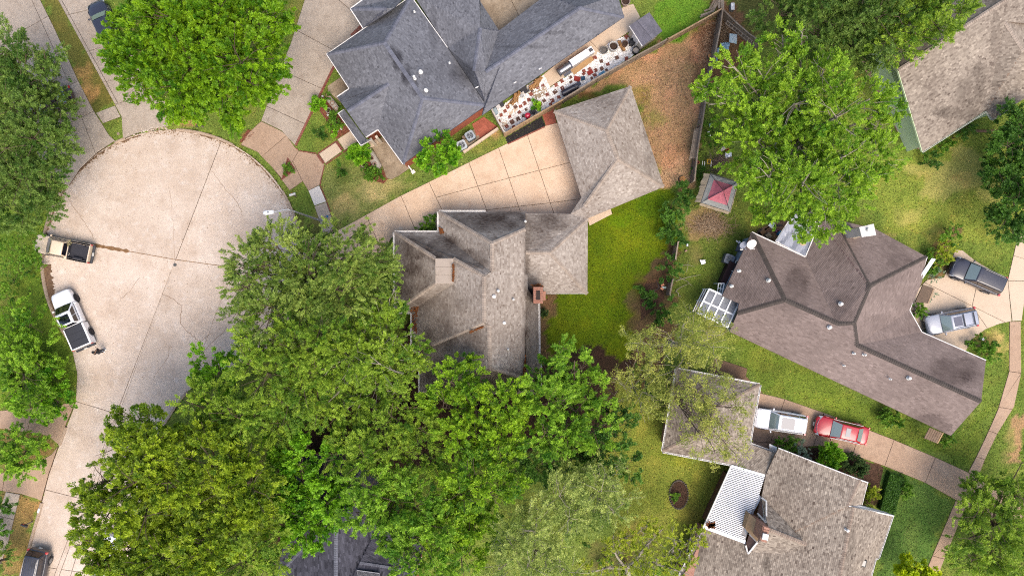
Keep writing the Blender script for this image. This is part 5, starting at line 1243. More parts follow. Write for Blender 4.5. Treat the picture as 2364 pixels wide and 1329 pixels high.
# a bare leaning trunk among the oval-bed lawn edge
def bush(name, label, lobes_px, z, style='bush', dens=1.0, cat='bush', group=None, flat=.75):
    TSEED[0] += 1
    lobes = [(P(q[0], q[1], q[3] if len(q) > 3 else z), q[2] * S) for q in lobes_px]
    c = sum((l[0] for l in lobes), Vector()) / len(lobes)
    o = thing(name, label, cat, (c.x, c.y, 0), group=group)
    V, F, T, tw = foliage(lobes, style, dens, flat, TSEED[0] + 300)
    leaf_obj('foliage', V, F, T, LEAF[style], o)
    st = MB(); r_ = random.Random(TSEED[0])
    for (p, r) in lobes:
        for k in range(4):
            a = r_.random() * 6.28
            st.tube([Vector((p.x + .06 * math.cos(a), p.y + .06 * math.sin(a), -.05)), Vector((p.x + r * .5 * math.cos(a), p.y + r * .5 * math.sin(a), p.z))], [.03, .012], 5)
    st.build('stem', BARK, o, kind='stuff')
    return o
bush('ivy_bank', 'ivy smothering the fence beside the gazebo lawn', [(1575, 446, 20, 1.6), (1560, 475, 24, 1.6), (1553, 512, 26, 1.5), (1562, 545, 20, 1.4), (1590, 440, 14, 1.5), (1540, 500, 14, 1.0), (1545, 535, 16, 1)], 1.5, 'deep', .8, 'ivy')
bush('fence_bush', 'dark bush on the fence line between the two gaps', [(1550, 612, 18), (1538, 630, 14), (1552, 632, 12)], 1.2, 'deep', .8)
bush('bed_shrub', 'dark shrub at the edge of the back lawn below the bird feeder', [(1520, 700, 18), (1540, 708, 16), (1498, 692, 10), (1530, 726, 18), (1515, 745, 14)], .9, 'deep', .7)
bush('bed_shrub', 'small dark shrub at the edge of the back lawn above the bird feeder', [(1484, 662, 8), (1490, 672, 7)], .5, 'deep', .7)
bush('corner_shrub', 'scrub beside the leaning boards at the foot of the sparse tree', [(1480, 870, 16), (1500, 905, 16), (1465, 920, 14)], 1.2, 'deep', .6)
bush('flowering_shrub', 'tall shrub at the top of the row by the metal awning', [(2200, 540, 12), (2192, 552, 14), (2205, 528, 8)], 1.4, 'bush', .9)
bush('flowering_shrub', 'golden shrub in the middle of the row by the metal awning', [(2180, 568, 16), (2168, 585, 16), (2188, 580, 12), (2172, 602, 14)], 1.2, 'gold', .7)
bush('flowering_shrub', 'green shrub next to the metal awning end', [(2158, 600, 14), (2152, 585, 10), (2162, 615, 14)], 1.0, 'bush', .9)
bush('silver_shrub', 'silvery shrub at the lower end of the row by the metal awning', [(2168, 632, 12), (2160, 640, 9)], .7, 'grey', .8)
bush('porch_shrub', 'shrub beside the little brown porch', [(2122, 708, 11), (2128, 716, 9), (2118, 720, 9)], .8, 'bush', 1)
bush('porch_plant', 'wispy plant at the corner of the little brown porch', [(2150, 690, 7), (2154, 680, 5)], .5, 'grey', .8)
bush('lawn_shrub', 'big shrub bed below the silver car', [(2262, 790, 18), (2285, 800, 16), (2272, 815, 18), (2250, 800, 14), (2295, 820, 12)], .9, 'bush', .6)
bush('wall_bush', 'bush against the long eaves above the red car', [(2058, 962, 18), (2040, 958, 14), (2075, 972, 14), (2050, 975, 14)], .9, 'bush', .9)
bush('wall_bush', 'small bush beside the brown lean-to', [(2182, 1016, 11), (2196, 1010, 9), (2175, 1022, 8)], .7, 'bush', .9)
bush('drive_bush', 'leafy bush next to the ribbed white hood', [(1800, 1024, 14), (1815, 1022, 15), (1828, 1026, 12)], 1.0, 'bush', 1.1)
bush('drive_bush', 'grey green bush between two leafy bushes by the drive', [(1842, 1030, 13), (1858, 1040, 14), (1870, 1046, 10)], .9, 'grey', .9)
bush('drive_bush', 'tall leafy bush next to the clipped dome', [(1920, 1048, 20), (1905, 1055, 16), (1935, 1058, 16), (1915, 1066, 14)], 1.5, 'broad', 2.2)
bush('clipped_dome', 'dark clipped dome of a bush by the drive', [(1974, 1076, 27), (1972, 1070, 24), (1968, 1088, 20)], .9, 'topi', .8, flat=.9)
bush('golden_conifer', 'feathery golden bush at the corner of the tan roof', [(2008, 1125, 13), (2012, 1142, 15), (2005, 1158, 13), (2020, 1134, 9)], .9, 'gold', 1.0)
bush('lawn_bush', 'shrub on the lawn beside the clipped hedge', [(2090, 1118, 12), (2084, 1135, 12), (2095, 1130, 9)], .6, 'bush', 1)
bush('bed_plant', 'bright plant in the oval bed', [(1559, 1142, 5), (1562, 1149, 5)], .3, 'bush', 2.0)
bush('porch_bush', 'bush below the driveway of the middle house, beside its left eaves', [(1000, 512, 14), (985, 520, 12), (1005, 525, 12), (972, 528, 8)], 1.0, 'bush', 1.0)
bush('round_shrub', 'little round shrub at the wall below the brick chimney', [(1256, 718, 9), (1256, 726, 8)], .5, 'topi', .9)
bush('potted_shrub', 'leafy plant in a pot beside the brick edging', [(735, 236, 8), (741, 243, 7), (731, 244, 6)], .8, 'broad', 3.0)
bush('mulch_shrub', 'glossy shrub in the mulch bed beside the low porch roof', [(770, 275, 10), (778, 285, 11), (768, 290, 9), (774, 262, 7)], .7, 'bush', 1.2)
bush('mulch_shrub', 'bright shrub at the corner of the low porch roof', [(825, 345, 12), (836, 352, 13), (820, 360, 11), (832, 366, 10), (843, 345, 8)], .9, 'broad', 2.6)
bush('mulch_shrub', 'shrub at the end of the stone planter', [(858, 402, 11), (870, 398, 11), (862, 410, 9), (876, 406, 8)], .7, 'bush', 1.2)
bush('red_shrub', 'reddish shrub in the triangular brick bed', [(664, 386, 8), (660, 394, 7), (668, 394, 6)], .5, 'bush', 1.0)
bush('grass_clump', 'dark tuft on the triangular lawn beside the brick edging', [(735, 306, 9), (737, 311, 8)], .25, 'deep', 1.3, 'plant')
bush('grass_clump', 'dark tuft on the lawn below the cream path', [(788, 392, 9), (792, 397, 8)], .25, 'deep', 1.3, 'plant')
bush('corner_bush', 'dark bush at the corner of the green gabled house', [(2148, 366, 14), (2140, 375, 10), (2158, 372, 9)], .9, 'deep', .9)
bush('eaves_bush', 'shrub under the eaves of the green gabled house', [(2180, 335, 12), (2200, 322, 11), (2165, 348, 9)], .8, 'bush', .8)
bush('eaves_bush', 'shrub by the stepping slabs at the green gabled house', [(2225, 300, 13), (2212, 312, 10), (2238, 290, 9)], .9, 'deep', .9)
bush('gap_shrub', 'small shrub in the yard beside the gazebo fence', [(1612, 396, 9), (1622, 398, 7)], .6, 'deep', .9)
bush('grass_heap', 'weedy growth along the fence above the gazebo', [(1625, 300, 14), (1640, 330, 14), (1620, 345, 10), (1650, 300, 12)], .6, 'bush', .4, 'weeds')
bush('lawn_plant', 'wispy plant below the pale green eaves beside the grass island', [(1440, 1300, 16), (1400, 1290, 16), (1540, 1310, 18), (1500, 1320, 14)], .6, 'bush', .4, 'weeds')
bush('undergrowth', 'dark undergrowth beneath the oaks beside the house', [(940, 1000, 30), (760, 1010, 26), (1240, 1090, 30), (1000, 1100, 24), (1330, 1230, 26), (700, 940, 30)], .8, 'deep', .35, 'undergrowth')
# clipped hedge block
def hedge():
    c = [P(*p).to_2d() for p in ((2047, 1086), (2078, 1100), (2054, 1186), (2024, 1171))]
    o = thing('clipped_hedge', 'flat topped rectangular hedge between the drive and the tan roof', 'hedge', (c[0].x, c[0].y, 0))
    g = np.random.default_rng(3); n = 16000
    u, v = g.random(n), g.random(n); q = np.array(c)
    p = (q[0] * (1 - u)[:, None] + q[1] * u[:, None]) * (1 - v)[:, None] + (q[3] * (1 - u)[:, None] + q[2] * u[:, None]) * v[:, None]
    z = .62 + g.normal(0, .05, n); side = g.random(n) < .3; z[side] = g.random(side.sum()) * .6
    k = side
    e = g.integers(0, 4, n); u2 = g.random(n)
    pe = q[e] * (1 - u2)[:, None] + q[(e + 1) % 4] * u2[:, None]
    p[k] = pe[k]
    p = np.concatenate([p, z[:, None]], 1)
    ax = g.normal(size=(n, 3)); ax[:, 2] = abs(ax[:, 2]); ax /= np.linalg.norm(ax, axis=1)[:, None]
    nr = np.array([0, 0, 1]) + g.normal(0, .6, (n, 3)); s = np.cross(ax, nr); s /= np.linalg.norm(s, axis=1)[:, None]
    V = np.stack([p - ax * .06, p + s * .035, p + ax * .06, p - s * .035], 1).reshape(-1, 3)
    leaf_obj('foliage', V, np.arange(len(V)).reshape(-1, 4), np.clip(g.normal(.3, .2, n), 0, 1), LEAF['deep'], o)
    b = MB(); b.prism(inset(c, .08), 0, .52); b.build('twig_core', mat('hedge_core', A(60, 56, 36), rough=1), o)
hedge()
# short turf blades give the lawn its grain
def turf():
    g = np.random.default_rng(21)
    n = 330000
    x = g.uniform(-49, 49, n); y = g.uniform(-28, 28, n)
    ok = np.ones(n, bool)
    for w in ALLPAVED: ok &= ~pip(x, y, [(q[0], q[1]) for q in w])
    c = ground_colour(x, y)
    green = (c[:, 1] > c[:, 0] * 1.02)
    ok &= green | (g.random(n) < .22)
    x, y, c = x[ok], y[ok], c[ok]
    n = len(x)
    a = g.uniform(0, 6.283, n); h = g.uniform(.03, .085, n); w = g.uniform(.03, .075, n)
    dx, dy = np.cos(a), np.sin(a)
    ln = g.uniform(.05, .15, n); b2 = g.uniform(0, 6.283, n)
    V = np.stack([np.stack([x - dx * w, y - dy * w, np.full(n, -.005)], 1), np.stack([x + dx * w, y + dy * w, np.full(n, -.005)], 1), np.stack([x + np.cos(b2) * ln, y + np.sin(b2) * ln, h], 1)], 1).reshape(-1, 3)
    me = bpy.data.meshes.new('grass'); mesh_np(me, V, np.arange(3 * n).reshape(-1, 3))
    v = np.clip(g.normal(1.1, .42, n), .3, 2.3)[:, None]
    dry = (g.random(n) < .16)[:, None]
    cc = np.where(dry, c * v * np.array([1.7, 1.2, 1.5]), c * v)
    at = me.attributes.new('col', 'FLOAT_COLOR', 'FACE'); at.data.foreach_set('color', np.concatenate([np.clip(cc, 0, .8), np.ones((n, 1))], 1).astype(np.float32).ravel())
    me.materials.append(mat('grass_blade', (1, 1, 1), rough=.7, col=True, spec=.2, trans=.25))
    o = bpy.data.objects.new('grass', me); COL.objects.link(o)
    tag(o, 'short mown grass growing over all the lawns', 'grass', kind='stuff')
turf()
# ---------------------------------------------------------------- vehicles
def paint(name, c, flake=0):
    return mat(name, c, rough=.3, spec=.5, coat=.6, metal=flake, local=True)
TYRE = mat('tyre_rubber', (.022, .022, .024), rough=.85, local=True)
RIMM = mat('wheel_alloy', A(176, 178, 182), rough=.35, metal=.7, local=True)
RIMD = mat('dark_wheel', A(70, 70, 78), rough=.45, metal=.5, local=True)
CGL = mat('car_glass', A(150, 168, 164), rough=.06, spec=.9, coat=.5, local=True)  # pale base colour stands in for the sky reflected in the glass
CGD = mat('tinted_glass', A(26, 24, 36), rough=.06, spec=.9, coat=.5, local=True)
PLAS = mat('black_plastic', (.03, .03, .034), rough=.6, local=True)
LAMP = mat('lamp_lens', A(230, 232, 236), rough=.1, spec=.8, coat=.6, local=True)
TAIL = mat('tail_lens', A(214, 30, 36), rough=.15, spec=.7, coat=.5, local=True)
PLATE = mat('plate_white', A(236, 236, 230), rough=.5, local=True)
BED = mat('bed_liner', A(66, 66, 74), [(20, .4, .7, A(44, 44, 50), .6)], rough=.8, bump=.3, local=True)
def loft(stations, top_pts=7):
    """stations: (x, half width, z low, z shoulder, z top, crown) -> smooth closed body"""
    vs, fs = [], []
    for (x, w, z0, zs, zt, cr) in stations:
        ring = [(-w * .86, z0), (-w * .985, z0 + .12), (-w, (z0 + zs) * .52), (-w * .975, zs), (-w * .88, zt - .02), (-w * .5, zt + cr * .8), (0, zt + cr), (w * .5, zt + cr * .8), (w * .88, zt - .02), (w * .975, zs), (w, (z0 + zs) * .52), (w * .985, z0 + .12), (w * .86, z0)]
        for (y, z) in ring: vs.append((x, y, z))
    n = 13
    for i in range(len(stations) - 1):
        for k in range(n):
            j = (k + 1) % n
            fs.append((i * n + k, (i + 1) * n + k, (i + 1) * n + j, i * n + j))
    fs.append(tuple(range(n))); fs.append(tuple((len(stations) - 1) * n + k for k in range(n - 1, -1, -1)))
    return vs, fs
def subsurf(o, lv=1):
    m = o.modifiers.new('smooth', 'SUBSURF'); m.levels = lv; m.render_levels = lv
def bevelmod(o, w, seg=3):
    m = o.modifiers.new('round', 'BEVEL'); m.width = w; m.segments = seg; m.limit_method = 'ANGLE'; m.angle_limit = math.radians(25)
def car(name, label, px, py, dpx, L, Wd, Ht, kind, pm, z=.055, group='cars parked outside the houses', dark=False, rim=None, sunroof=None, rails=False, crossbars=False, plate_f=False, plate_r=True, ribs=0, hatch=True, cat='car', bedcover=False, zc=.8):
    c = P(px, py, zc)
    ang = math.atan2(-dpx[1], dpx[0])
    o = thing(name, label, cat, (c.x, c.y, z), group=group, rz=ang)
    h = Wd / 2
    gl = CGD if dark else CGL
    pk = kind == 'pickup'
    X = lambda f: f * L
    if kind == 'sedan':
        belt, hood, deck = Ht * .64, Ht * .62, Ht * .68
        st = [(X(-.5), h * .72, .42, deck * .8, deck * .88, .01), (X(-.485), h * .84, .3, deck * .86, deck * .97, .015), (X(-.42), h * .95, .24, deck * .86, deck, .02), (X(-.28), h, .2, belt * .9, belt * 1.0, .02), (X(0), h, .2, belt * .9, belt, .02), (X(.2), h, .2, belt * .9, belt, .03), (X(.34), h * .985, .2, hood * .88, hood * .94, .05), (X(.44), h * .93, .22, hood * .78, hood * .82, .05), (X(.485), h * .8, .28, hood * .68, hood * .72, .03), (X(.5), h * .62, .36, hood * .58, hood * .62, .01)]
        gx = dict(fb=.235, ft=.06, rt=-.23, rb=-.40)
    elif kind == 'suv':
        belt, hood = Ht * .60, Ht * .60
        st = [(X(-.5), h * .8, .45, belt * .9, belt * .98, .01), (X(-.485), h * .9, .34, belt * .92, belt * 1.0, .01), (X(-.42), h * .97, .28, belt * .9, belt, .01), (X(-.28), h, .25, belt * .9, belt, .01), (X(0), h, .25, belt * .9, belt, .01), (X(.2), h, .25, belt * .9, belt * .99, .03), (X(.34), h * .985, .25, hood * .9, hood * .95, .05), (X(.44), h * .94, .26, hood * .84, hood * .87, .05), (X(.485), h * .84, .3, hood * .76, hood * .79, .03), (X(.5), h * .66, .38, hood * .62, hood * .66, .01)]
        gx = dict(fb=.245, ft=.09, rt=-.42, rb=-.485)
    else:
        belt, hood = Ht * .60, Ht * .60
        st = [(X(-.12), h, .35, belt * .92, belt, .0), (X(-.08), h, .3, belt * .92, belt, .0), (X(.0), h, .28, belt * .92, belt, .01), (X(.22), h, .28, belt * .92, belt, .02), (X(.34), h * .985, .28, hood * .92, hood * .97, .05), (X(.44), h * .95, .3, hood * .88, hood * .92, .05), (X(.485), h * .86, .34, hood * .8, hood * .84, .03), (X(.5), h * .7, .4, hood * .68, hood * .74, .01)]
        gx = dict(fb=.265, ft=.105, rt=-.085, rb=-.105)
    b = MB(); v, f = loft(st); b.add(v, f); body = b.build('body', pm, o, smooth=True); subsurf(body, 2)
    # cabin
    wb, wt = h * .90, h * .70
    fb, ft, rt, rb = (X(gx[k]) for k in ('fb', 'ft', 'rt', 'rb'))
    zb = belt - .06
    cv = [(fb, -wb, zb), (fb, wb, zb), (ft, wt, Ht), (ft, -wt, Ht), (rb, -wb * .96, zb), (rb, wb * .96, zb), (rt, wt * .97, Ht - .02), (rt, -wt * .97, Ht - .02)]
    b = MB(); b.add(cv, [(0, 1, 2, 3), (5, 4, 7, 6), (3, 2, 6, 7), (1, 5, 6, 2), (4, 0, 3, 7), (0, 4, 5, 1)]); cab = b.build('cabin', pm, o, smooth=True); bevelmod(cab, .09, 3)
    V = [Vector(q) for q in cv]
    def panel(nm, a, c_, d, e, m, mg, out=.012, bow=0.0, par=None, split_=None):
        """glass on the quad a-c-d-e with margins mg = (u0, u1, v0, v1)"""
        n = (c_ - a).cross(e - a).normalized()
        if n.dot((a + c_ + d + e) / 4 - Vector((0, 0, Ht * .5))) < 0: n = -n
        def q(u, v): return (a.lerp(c_, u)).lerp(e.lerp(d, u), v)
        u0, u1, v0, v1 = mg
        g = MB(); NU = 6; pts = []
        for i in range(NU + 1):
            u = u0 + (u1 - u0) * i / NU
            k = bow * (1 - (2 * u - 1) ** 2)
            pts.append((q(u, v0) + n * (out + k), q(u, v1) + n * (out + k * .6)))
        for i in range(NU): g.poly([pts[i][0], pts[i + 1][0], pts[i + 1][1], pts[i][1]])
        g.poly([pts[0][0], pts[0][1], pts[0][1] - n * .03, pts[0][0] - n * .03]); g.poly([pts[-1][0], pts[-1][1], pts[-1][1] - n * .03, pts[-1][0] - n * .03])
        return g.build(nm, m, par or o, smooth=False)
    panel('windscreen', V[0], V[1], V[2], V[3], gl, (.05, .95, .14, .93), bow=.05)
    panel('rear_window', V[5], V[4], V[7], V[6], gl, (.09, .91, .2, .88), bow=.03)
    for s, (a, c_, d, e) in ((1, (V[5], V[1], V[2], V[6])), (-1, (V[4], V[0], V[3], V[7]))):
        cuts = [(.04, .46), (.49, .93)] if not (kind == 'suv') else [(.04, .24), (.27, .58), (.61, .94)]
        for (u0, u1) in cuts: panel('side_window', a, c_, d, e, CGD, (u0, u1, .3, .86), out=.014)
        b = MB()
        p0, p1 = a.lerp(c_, .06), a.lerp(c_, .96); b.beam(p0 + Vector((0, s * .03, .09)), p1 + Vector((0, s * .03, .09)), .035, .03); b.build('window_trim', RIMM if not dark else PLAS, o)
    if sunroof:
        x0, x1, yw, m2 = sunroof
        b = MB(); b.prism([(X(x0), -yw), (X(x1), -yw), (X(x1), yw), (X(x0), yw)], Ht - .01, Ht + .012, bev=.008); b.build('sunroof', m2, o)
    if rails:
        for s in (-1, 1):
            b = MB(); yy = s * wt * .86
            b.tube([(X(gx['ft']) - .15, yy, Ht), (X(gx['ft']) - .3, yy, Ht + .06), (X(gx['rt']) + .3, yy, Ht + .05), (X(gx['rt']) + .12, yy, Ht - .01)], .022, 6); b.build('roof_rail', rails, o)
    if crossbars:
        for xx in (-.13, -.33):
            b = MB(); b.box((X(xx), 0, Ht + .08), (.09, wt * 1.75, .035)); b.build('roof_bar', PLAS, o)
    for i in range(ribs):
        yy = (i - (ribs - 1) / 2) * wt * 1.6 / ribs
        b = MB(); b.box(((X(gx['ft']) + X(gx['rt'])) / 2 - .1, yy, Ht + .005), ((X(gx['ft']) - X(gx['rt'])) * .82, .025, .02)); b.build('roof_rib', pm, o)
    # wheels
    wr = .34 if kind == 'sedan' else .37 if kind == 'suv' else .39
    for sx in (.31, -.29 if not pk else -.30):
        for s in (-1, 1):
            m = Matrix.Rotation(math.pi / 2, 4, 'X')
            b = MB(); b.lathe((X(sx), s * (h - .10), wr), [(wr * .62, -.11), (wr * .93, -.115), (wr, -.07), (wr, .07), (wr * .93, .115), (wr * .62, .11)], 22, m=m); w = b.build('wheel', TYRE, o)
            b = MB(); b.lathe((X(sx), s * (h + .012), wr), [(wr * .64, -.012), (wr * .6, .008), (wr * .16, .008)], 18, m=m)
            for k in range(5):
                a = k * 1.2566; b.box((X(sx) + math.cos(a) * wr * .34, s * (h + .022), wr + math.sin(a) * wr * .34), (wr * .5, .02, .07), ry=-a)
            b.build('rim', rim or RIMM, w)
            b = MB()
            pr = [(math.cos(t) * (wr + .05) + X(sx), s * (h * .995), math.sin(t) * (wr + .05) + wr) for t in [k * math.pi / 10 for k in range(11)]]
            b.tube(pr, .035, 5); b.build('wheel_arch', PLAS if kind != 'sedan' else pm, o)
    for s in (-1, 1):
        b = MB(); b.box((fb - .28, s * (h + .08), belt + .04), (.12, .2, .14), rz=s * .2); mo = b.build('wing_mirror', pm, o, smooth=False); bevelmod(mo, .03, 2)
        b = MB(); x0 = X(.455)
        b.add([(x0 + .05, s * h * .60, hood * .72), (x0 - .02, s * h * .93, hood * .72), (x0 - .26, s * h * .985, hood * .9), (x0 - .08, s * h * .62, hood * .88), (x0 + .1, s * h * .60, hood * .66), (x0 + .02, s * h * .95, hood * .64)], [(0, 1, 2, 3), (4, 5, 1, 0), (5, 2, 1), (4, 0, 3)]); b.build('headlight', LAMP, o)
        b = MB()
        if pk: b.box((X(-.492), s * h * .92, belt * .8), (.1, .14, .3))
        elif kind == 'suv': b.box((X(-.475), s * h * .86, belt * .94), (.2, .22, .2))
        else: b.box((X(-.48), s * h * .74, deck * .86), (.14, .36, .14), rz=s * .25)
        t = b.build('tail_light', TAIL, o); bevelmod(t, .03, 2)
    b = MB(); b.box((X(.492), 0, hood * .56), (.1, h * .9, .16)); b.build('grille', PLAS, o)
    b = MB(); b.tube([(X(.455), -h * .55, hood * .84), (X(.475), 0, hood * .83), (X(.455), h * .55, hood * .84)], .02, 5); b.build('bonnet_trim', RIMM, o)
    if plate_f:
        b = MB(); b.box((X(.502) + .02, 0, hood * .45), (.03, .32, .16), ry=-.35); b.build('number_plate', PLATE, o)
    if plate_r:
        b = MB(); b.box((X(-.505) - (.12 if pk else 0), 0, .62), (.03, .32, .16), ry=.35); b.build('number_plate', PLATE, o)
    if pk:
        # load bed built as floor, sides, tailgate and bumper
        xb0, xb1, zt = X(-.49), X(-.12), belt
        for s in (-1, 1):
            b = MB(); b.box(((xb0 + xb1) / 2, s * (h - .09), (zt + .32) / 2 + .02), (xb1 - xb0, .18, zt - .32)); q = b.build('bed_side', pm, o); bevelmod(q, .05, 3)
        b = MB(); b.box((xb0 + .04, 0, (zt + .45) / 2), (.09, Wd - .2, zt - .42)); q = b.build('tailgate', pm, o); bevelmod(q, .02, 2)
        b = MB(); b.box((xb1 - .03, 0, (zt + .45) / 2), (.07, Wd - .36, zt - .45)); b.build('bulkhead', BED, o)
        b = MB(); b.box(((xb0 + xb1) / 2 + .02, 0, .62), (xb1 - xb0 - .12, Wd - .36, .06)); b.build('bed_floor', BED, o)
        b = MB(); b.box((X(-.505) - .05, 0, .52), (.2, Wd * .96, .18)); q = b.build('rear_bumper', mat('dull_bumper', A(84, 86, 92), rough=.5, metal=.4, local=True), o); bevelmod(q, .04, 2)
        if bedcover:
            b = MB()
            n = 3
            for i in range(n): b.box((xb0 + .08 + (xb1 - xb0 - .1) * (i + .5) / n, 0, zt + .03), ((xb1 - xb0 - .1) / n - .015, Wd - .3, .035))
            b.build('bed_cover', mat('bed_cover_vinyl', A(72, 74, 82), [(30, .4, .7, A(52, 54, 60), .6)], rough=.8, local=True), o, kind='stuff')
        else:
            for s in (-1, 1):
                b = MB(); b.box((X(-.30), s * (h - .28), .78), (.9, .2, .3)); q = b.build('wheel_well', BED, o); bevelmod(q, .08, 3)
                b = MB(); b.box(((xb0 + xb1) / 2, s * (h - .09), zt + .01), (xb1 - xb0 - .05, .14, .02)); b.build('rail_cap', BED, o)
    return o
P_BROWN = paint('tan_paint', A(230, 208, 180, .68)); P_WHITE = paint('white_paint', A(250, 250, 252, .8)); P_RED = paint('red_paint', A(206, 24, 42)); P_BLUEB = paint('blue_black_paint', A(52, 52, 66)); P_SILV = paint('silver_paint', A(190, 194, 206), .15); P_BLK = paint('grey_black_paint', A(68, 68, 78))
GREYG = mat('sunroof_glass', A(104, 104, 118), rough=.12, spec=.8, local=True)
bp = car('pickup_truck', 'small tan pickup with an open black bed, nosed into the verge', 142, 573, (-.98, -.203), 5.2, 1.78, 1.58, 'pickup', P_BROWN, z=-.12, dark=True, rim=RIMD, cat='pickup')
wp = car('pickup_truck', 'white crew cab pickup with a covered bed at the kerb', 164, 737, (-.40, -.917), 5.5, 1.96, 1.88, 'pickup', P_WHITE, z=-.12, rim=RIMD, sunroof=(-.07, .075, .5, CGD), bedcover=True, cat='pickup', dark=True)
car('white_suv', 'white car with a grey glass roof on the tan driveway', 1802, 972, (-.988, -.152), 4.75, 1.9, 1.62, 'suv', P_WHITE, sunroof=(-.2, .05, .5, GREYG), rails=P_WHITE, plate_r=False)
car('red_saloon', 'red saloon with a small sunroof on the tan driveway', 1943, 993, (-.975, -.223), 4.85, 1.84, 1.45, 'sedan', P_RED, sunroof=(-.1, -.01, .4, GREYG), plate_f=True, plate_r=False)
car('people_carrier', 'black people carrier with a ribbed roof on the cracked driveway', 2255, 637, (-.915, -.403), 5.0, 1.95, 1.72, 'suv', P_BLUEB, ribs=7, rails=P_BLUEB)
car('silver_suv', 'silver estate car with black roof bars on the cracked driveway', 2195, 741, (-.976, .2), 4.6, 1.85, 1.66, 'suv', P_SILV, sunroof=(-.1, .06, .42, GREYG), rails=P_SILV, crossbars=True)
car('people_carrier', 'dark grey people carrier by the dry verge, cut off by the bottom edge', 76, 1330, (-.2, .98), 5.0, 1.95, 1.74, 'suv', P_BLK, z=-.12, ribs=6, rails=RIMM, dark=True)
car('dark_coupe', 'blue black coupe half under the big bright tree', 240, 56, (-.41, -.912), 4.6, 1.8, 1.4, 'sedan', P_BLUEB, plate_r=False)
car('dark_saloon', 'dark car nearly hidden under the dense dark tree', 112, 236, (-.95, .3), 4.6, 1.8, 1.45, 'sedan', paint('maroon_paint', A(66, 40, 44)), plate_r=False)
car('white_saloon', 'white car glimpsed through the leaves of the lowest street oak', 240, 1292, (-.25, .96), 4.6, 1.8, 1.45, 'sedan', P_WHITE, z=-.12, plate_r=False)
# leaf litter and hose in the tan pickup's bed
def bed_clutter():
    b = MB(); c = P(158, 562, .85)
    for k in range(26): b.box(c + Vector((rnd.gauss(0, .11), rnd.gauss(0, .11), rnd.random() * .08)), (.1, .07, .01), rnd.random() * 6, rx=rnd.random())
    o = thing('leaf_heap', 'small heap of pale leaves in the open pickup bed', 'leaf litter', c); b2 = b.build('leaves', mat('dry_leaf', A(176, 166, 120), rough=1), o, kind='stuff')
    p = P(157, 586, .67); o = thing('hose', 'pale hose loosely coiled in the corner of the open pickup bed', 'hose', p)
    b = MB(); b.tube([p + Vector((math.cos(t) * (.16 + .03 * math.sin(t * 2.3)), math.sin(t) * (.12 + .04 * math.cos(t * 1.7)), .02 + t * .004)) for t in [k * .5 for k in range(30)]], .014, 5); b.build('coil', mat('pale_hose', A(206, 200, 190), rough=.6), o)
bed_clutter()

# ---------------------------------------------------------------- the person behind the white pickup
SKIN = mat('skin', A(196, 150, 120, .7), rough=.6); BLK = mat('black_cloth', (.018, .018, .02), rough=.9); DKT = mat('dark_trousers', (.03, .032, .04), rough=.9); SHOE = mat('white_shoe', A(240, 240, 240, .85), rough=.6); HAIR = mat('black_hair', (.012, .011, .011), rough=.6)
def skin_mesh(name, joints, edges, radii, m, parent, root=0, lv=2):
    me = bpy.data.meshes.new(name); me.from_pydata(joints, edges, []); 
    o = bpy.data.objects.new(name, me); COL.objects.link(o); o.parent = parent; ORG[o.name] = Vector((0, 0, 0))
    me.materials.append(m)
    md = o.modifiers.new('skin', 'SKIN')
    sv = me.skin_vertices[0].data if me.skin_vertices else None
    if sv is None:
        bpy.context.view_layer.objects.active = o
    for i, r in enumerate(radii):
        me.skin_vertices[0].data[i].radius = (r, r) if not isinstance(r, tuple) else r
        me.skin_vertices[0].data[i].use_root = (i == root)
    s = o.modifiers.new('sub', 'SUBSURF'); s.levels = lv; s.render_levels = lv
    return o
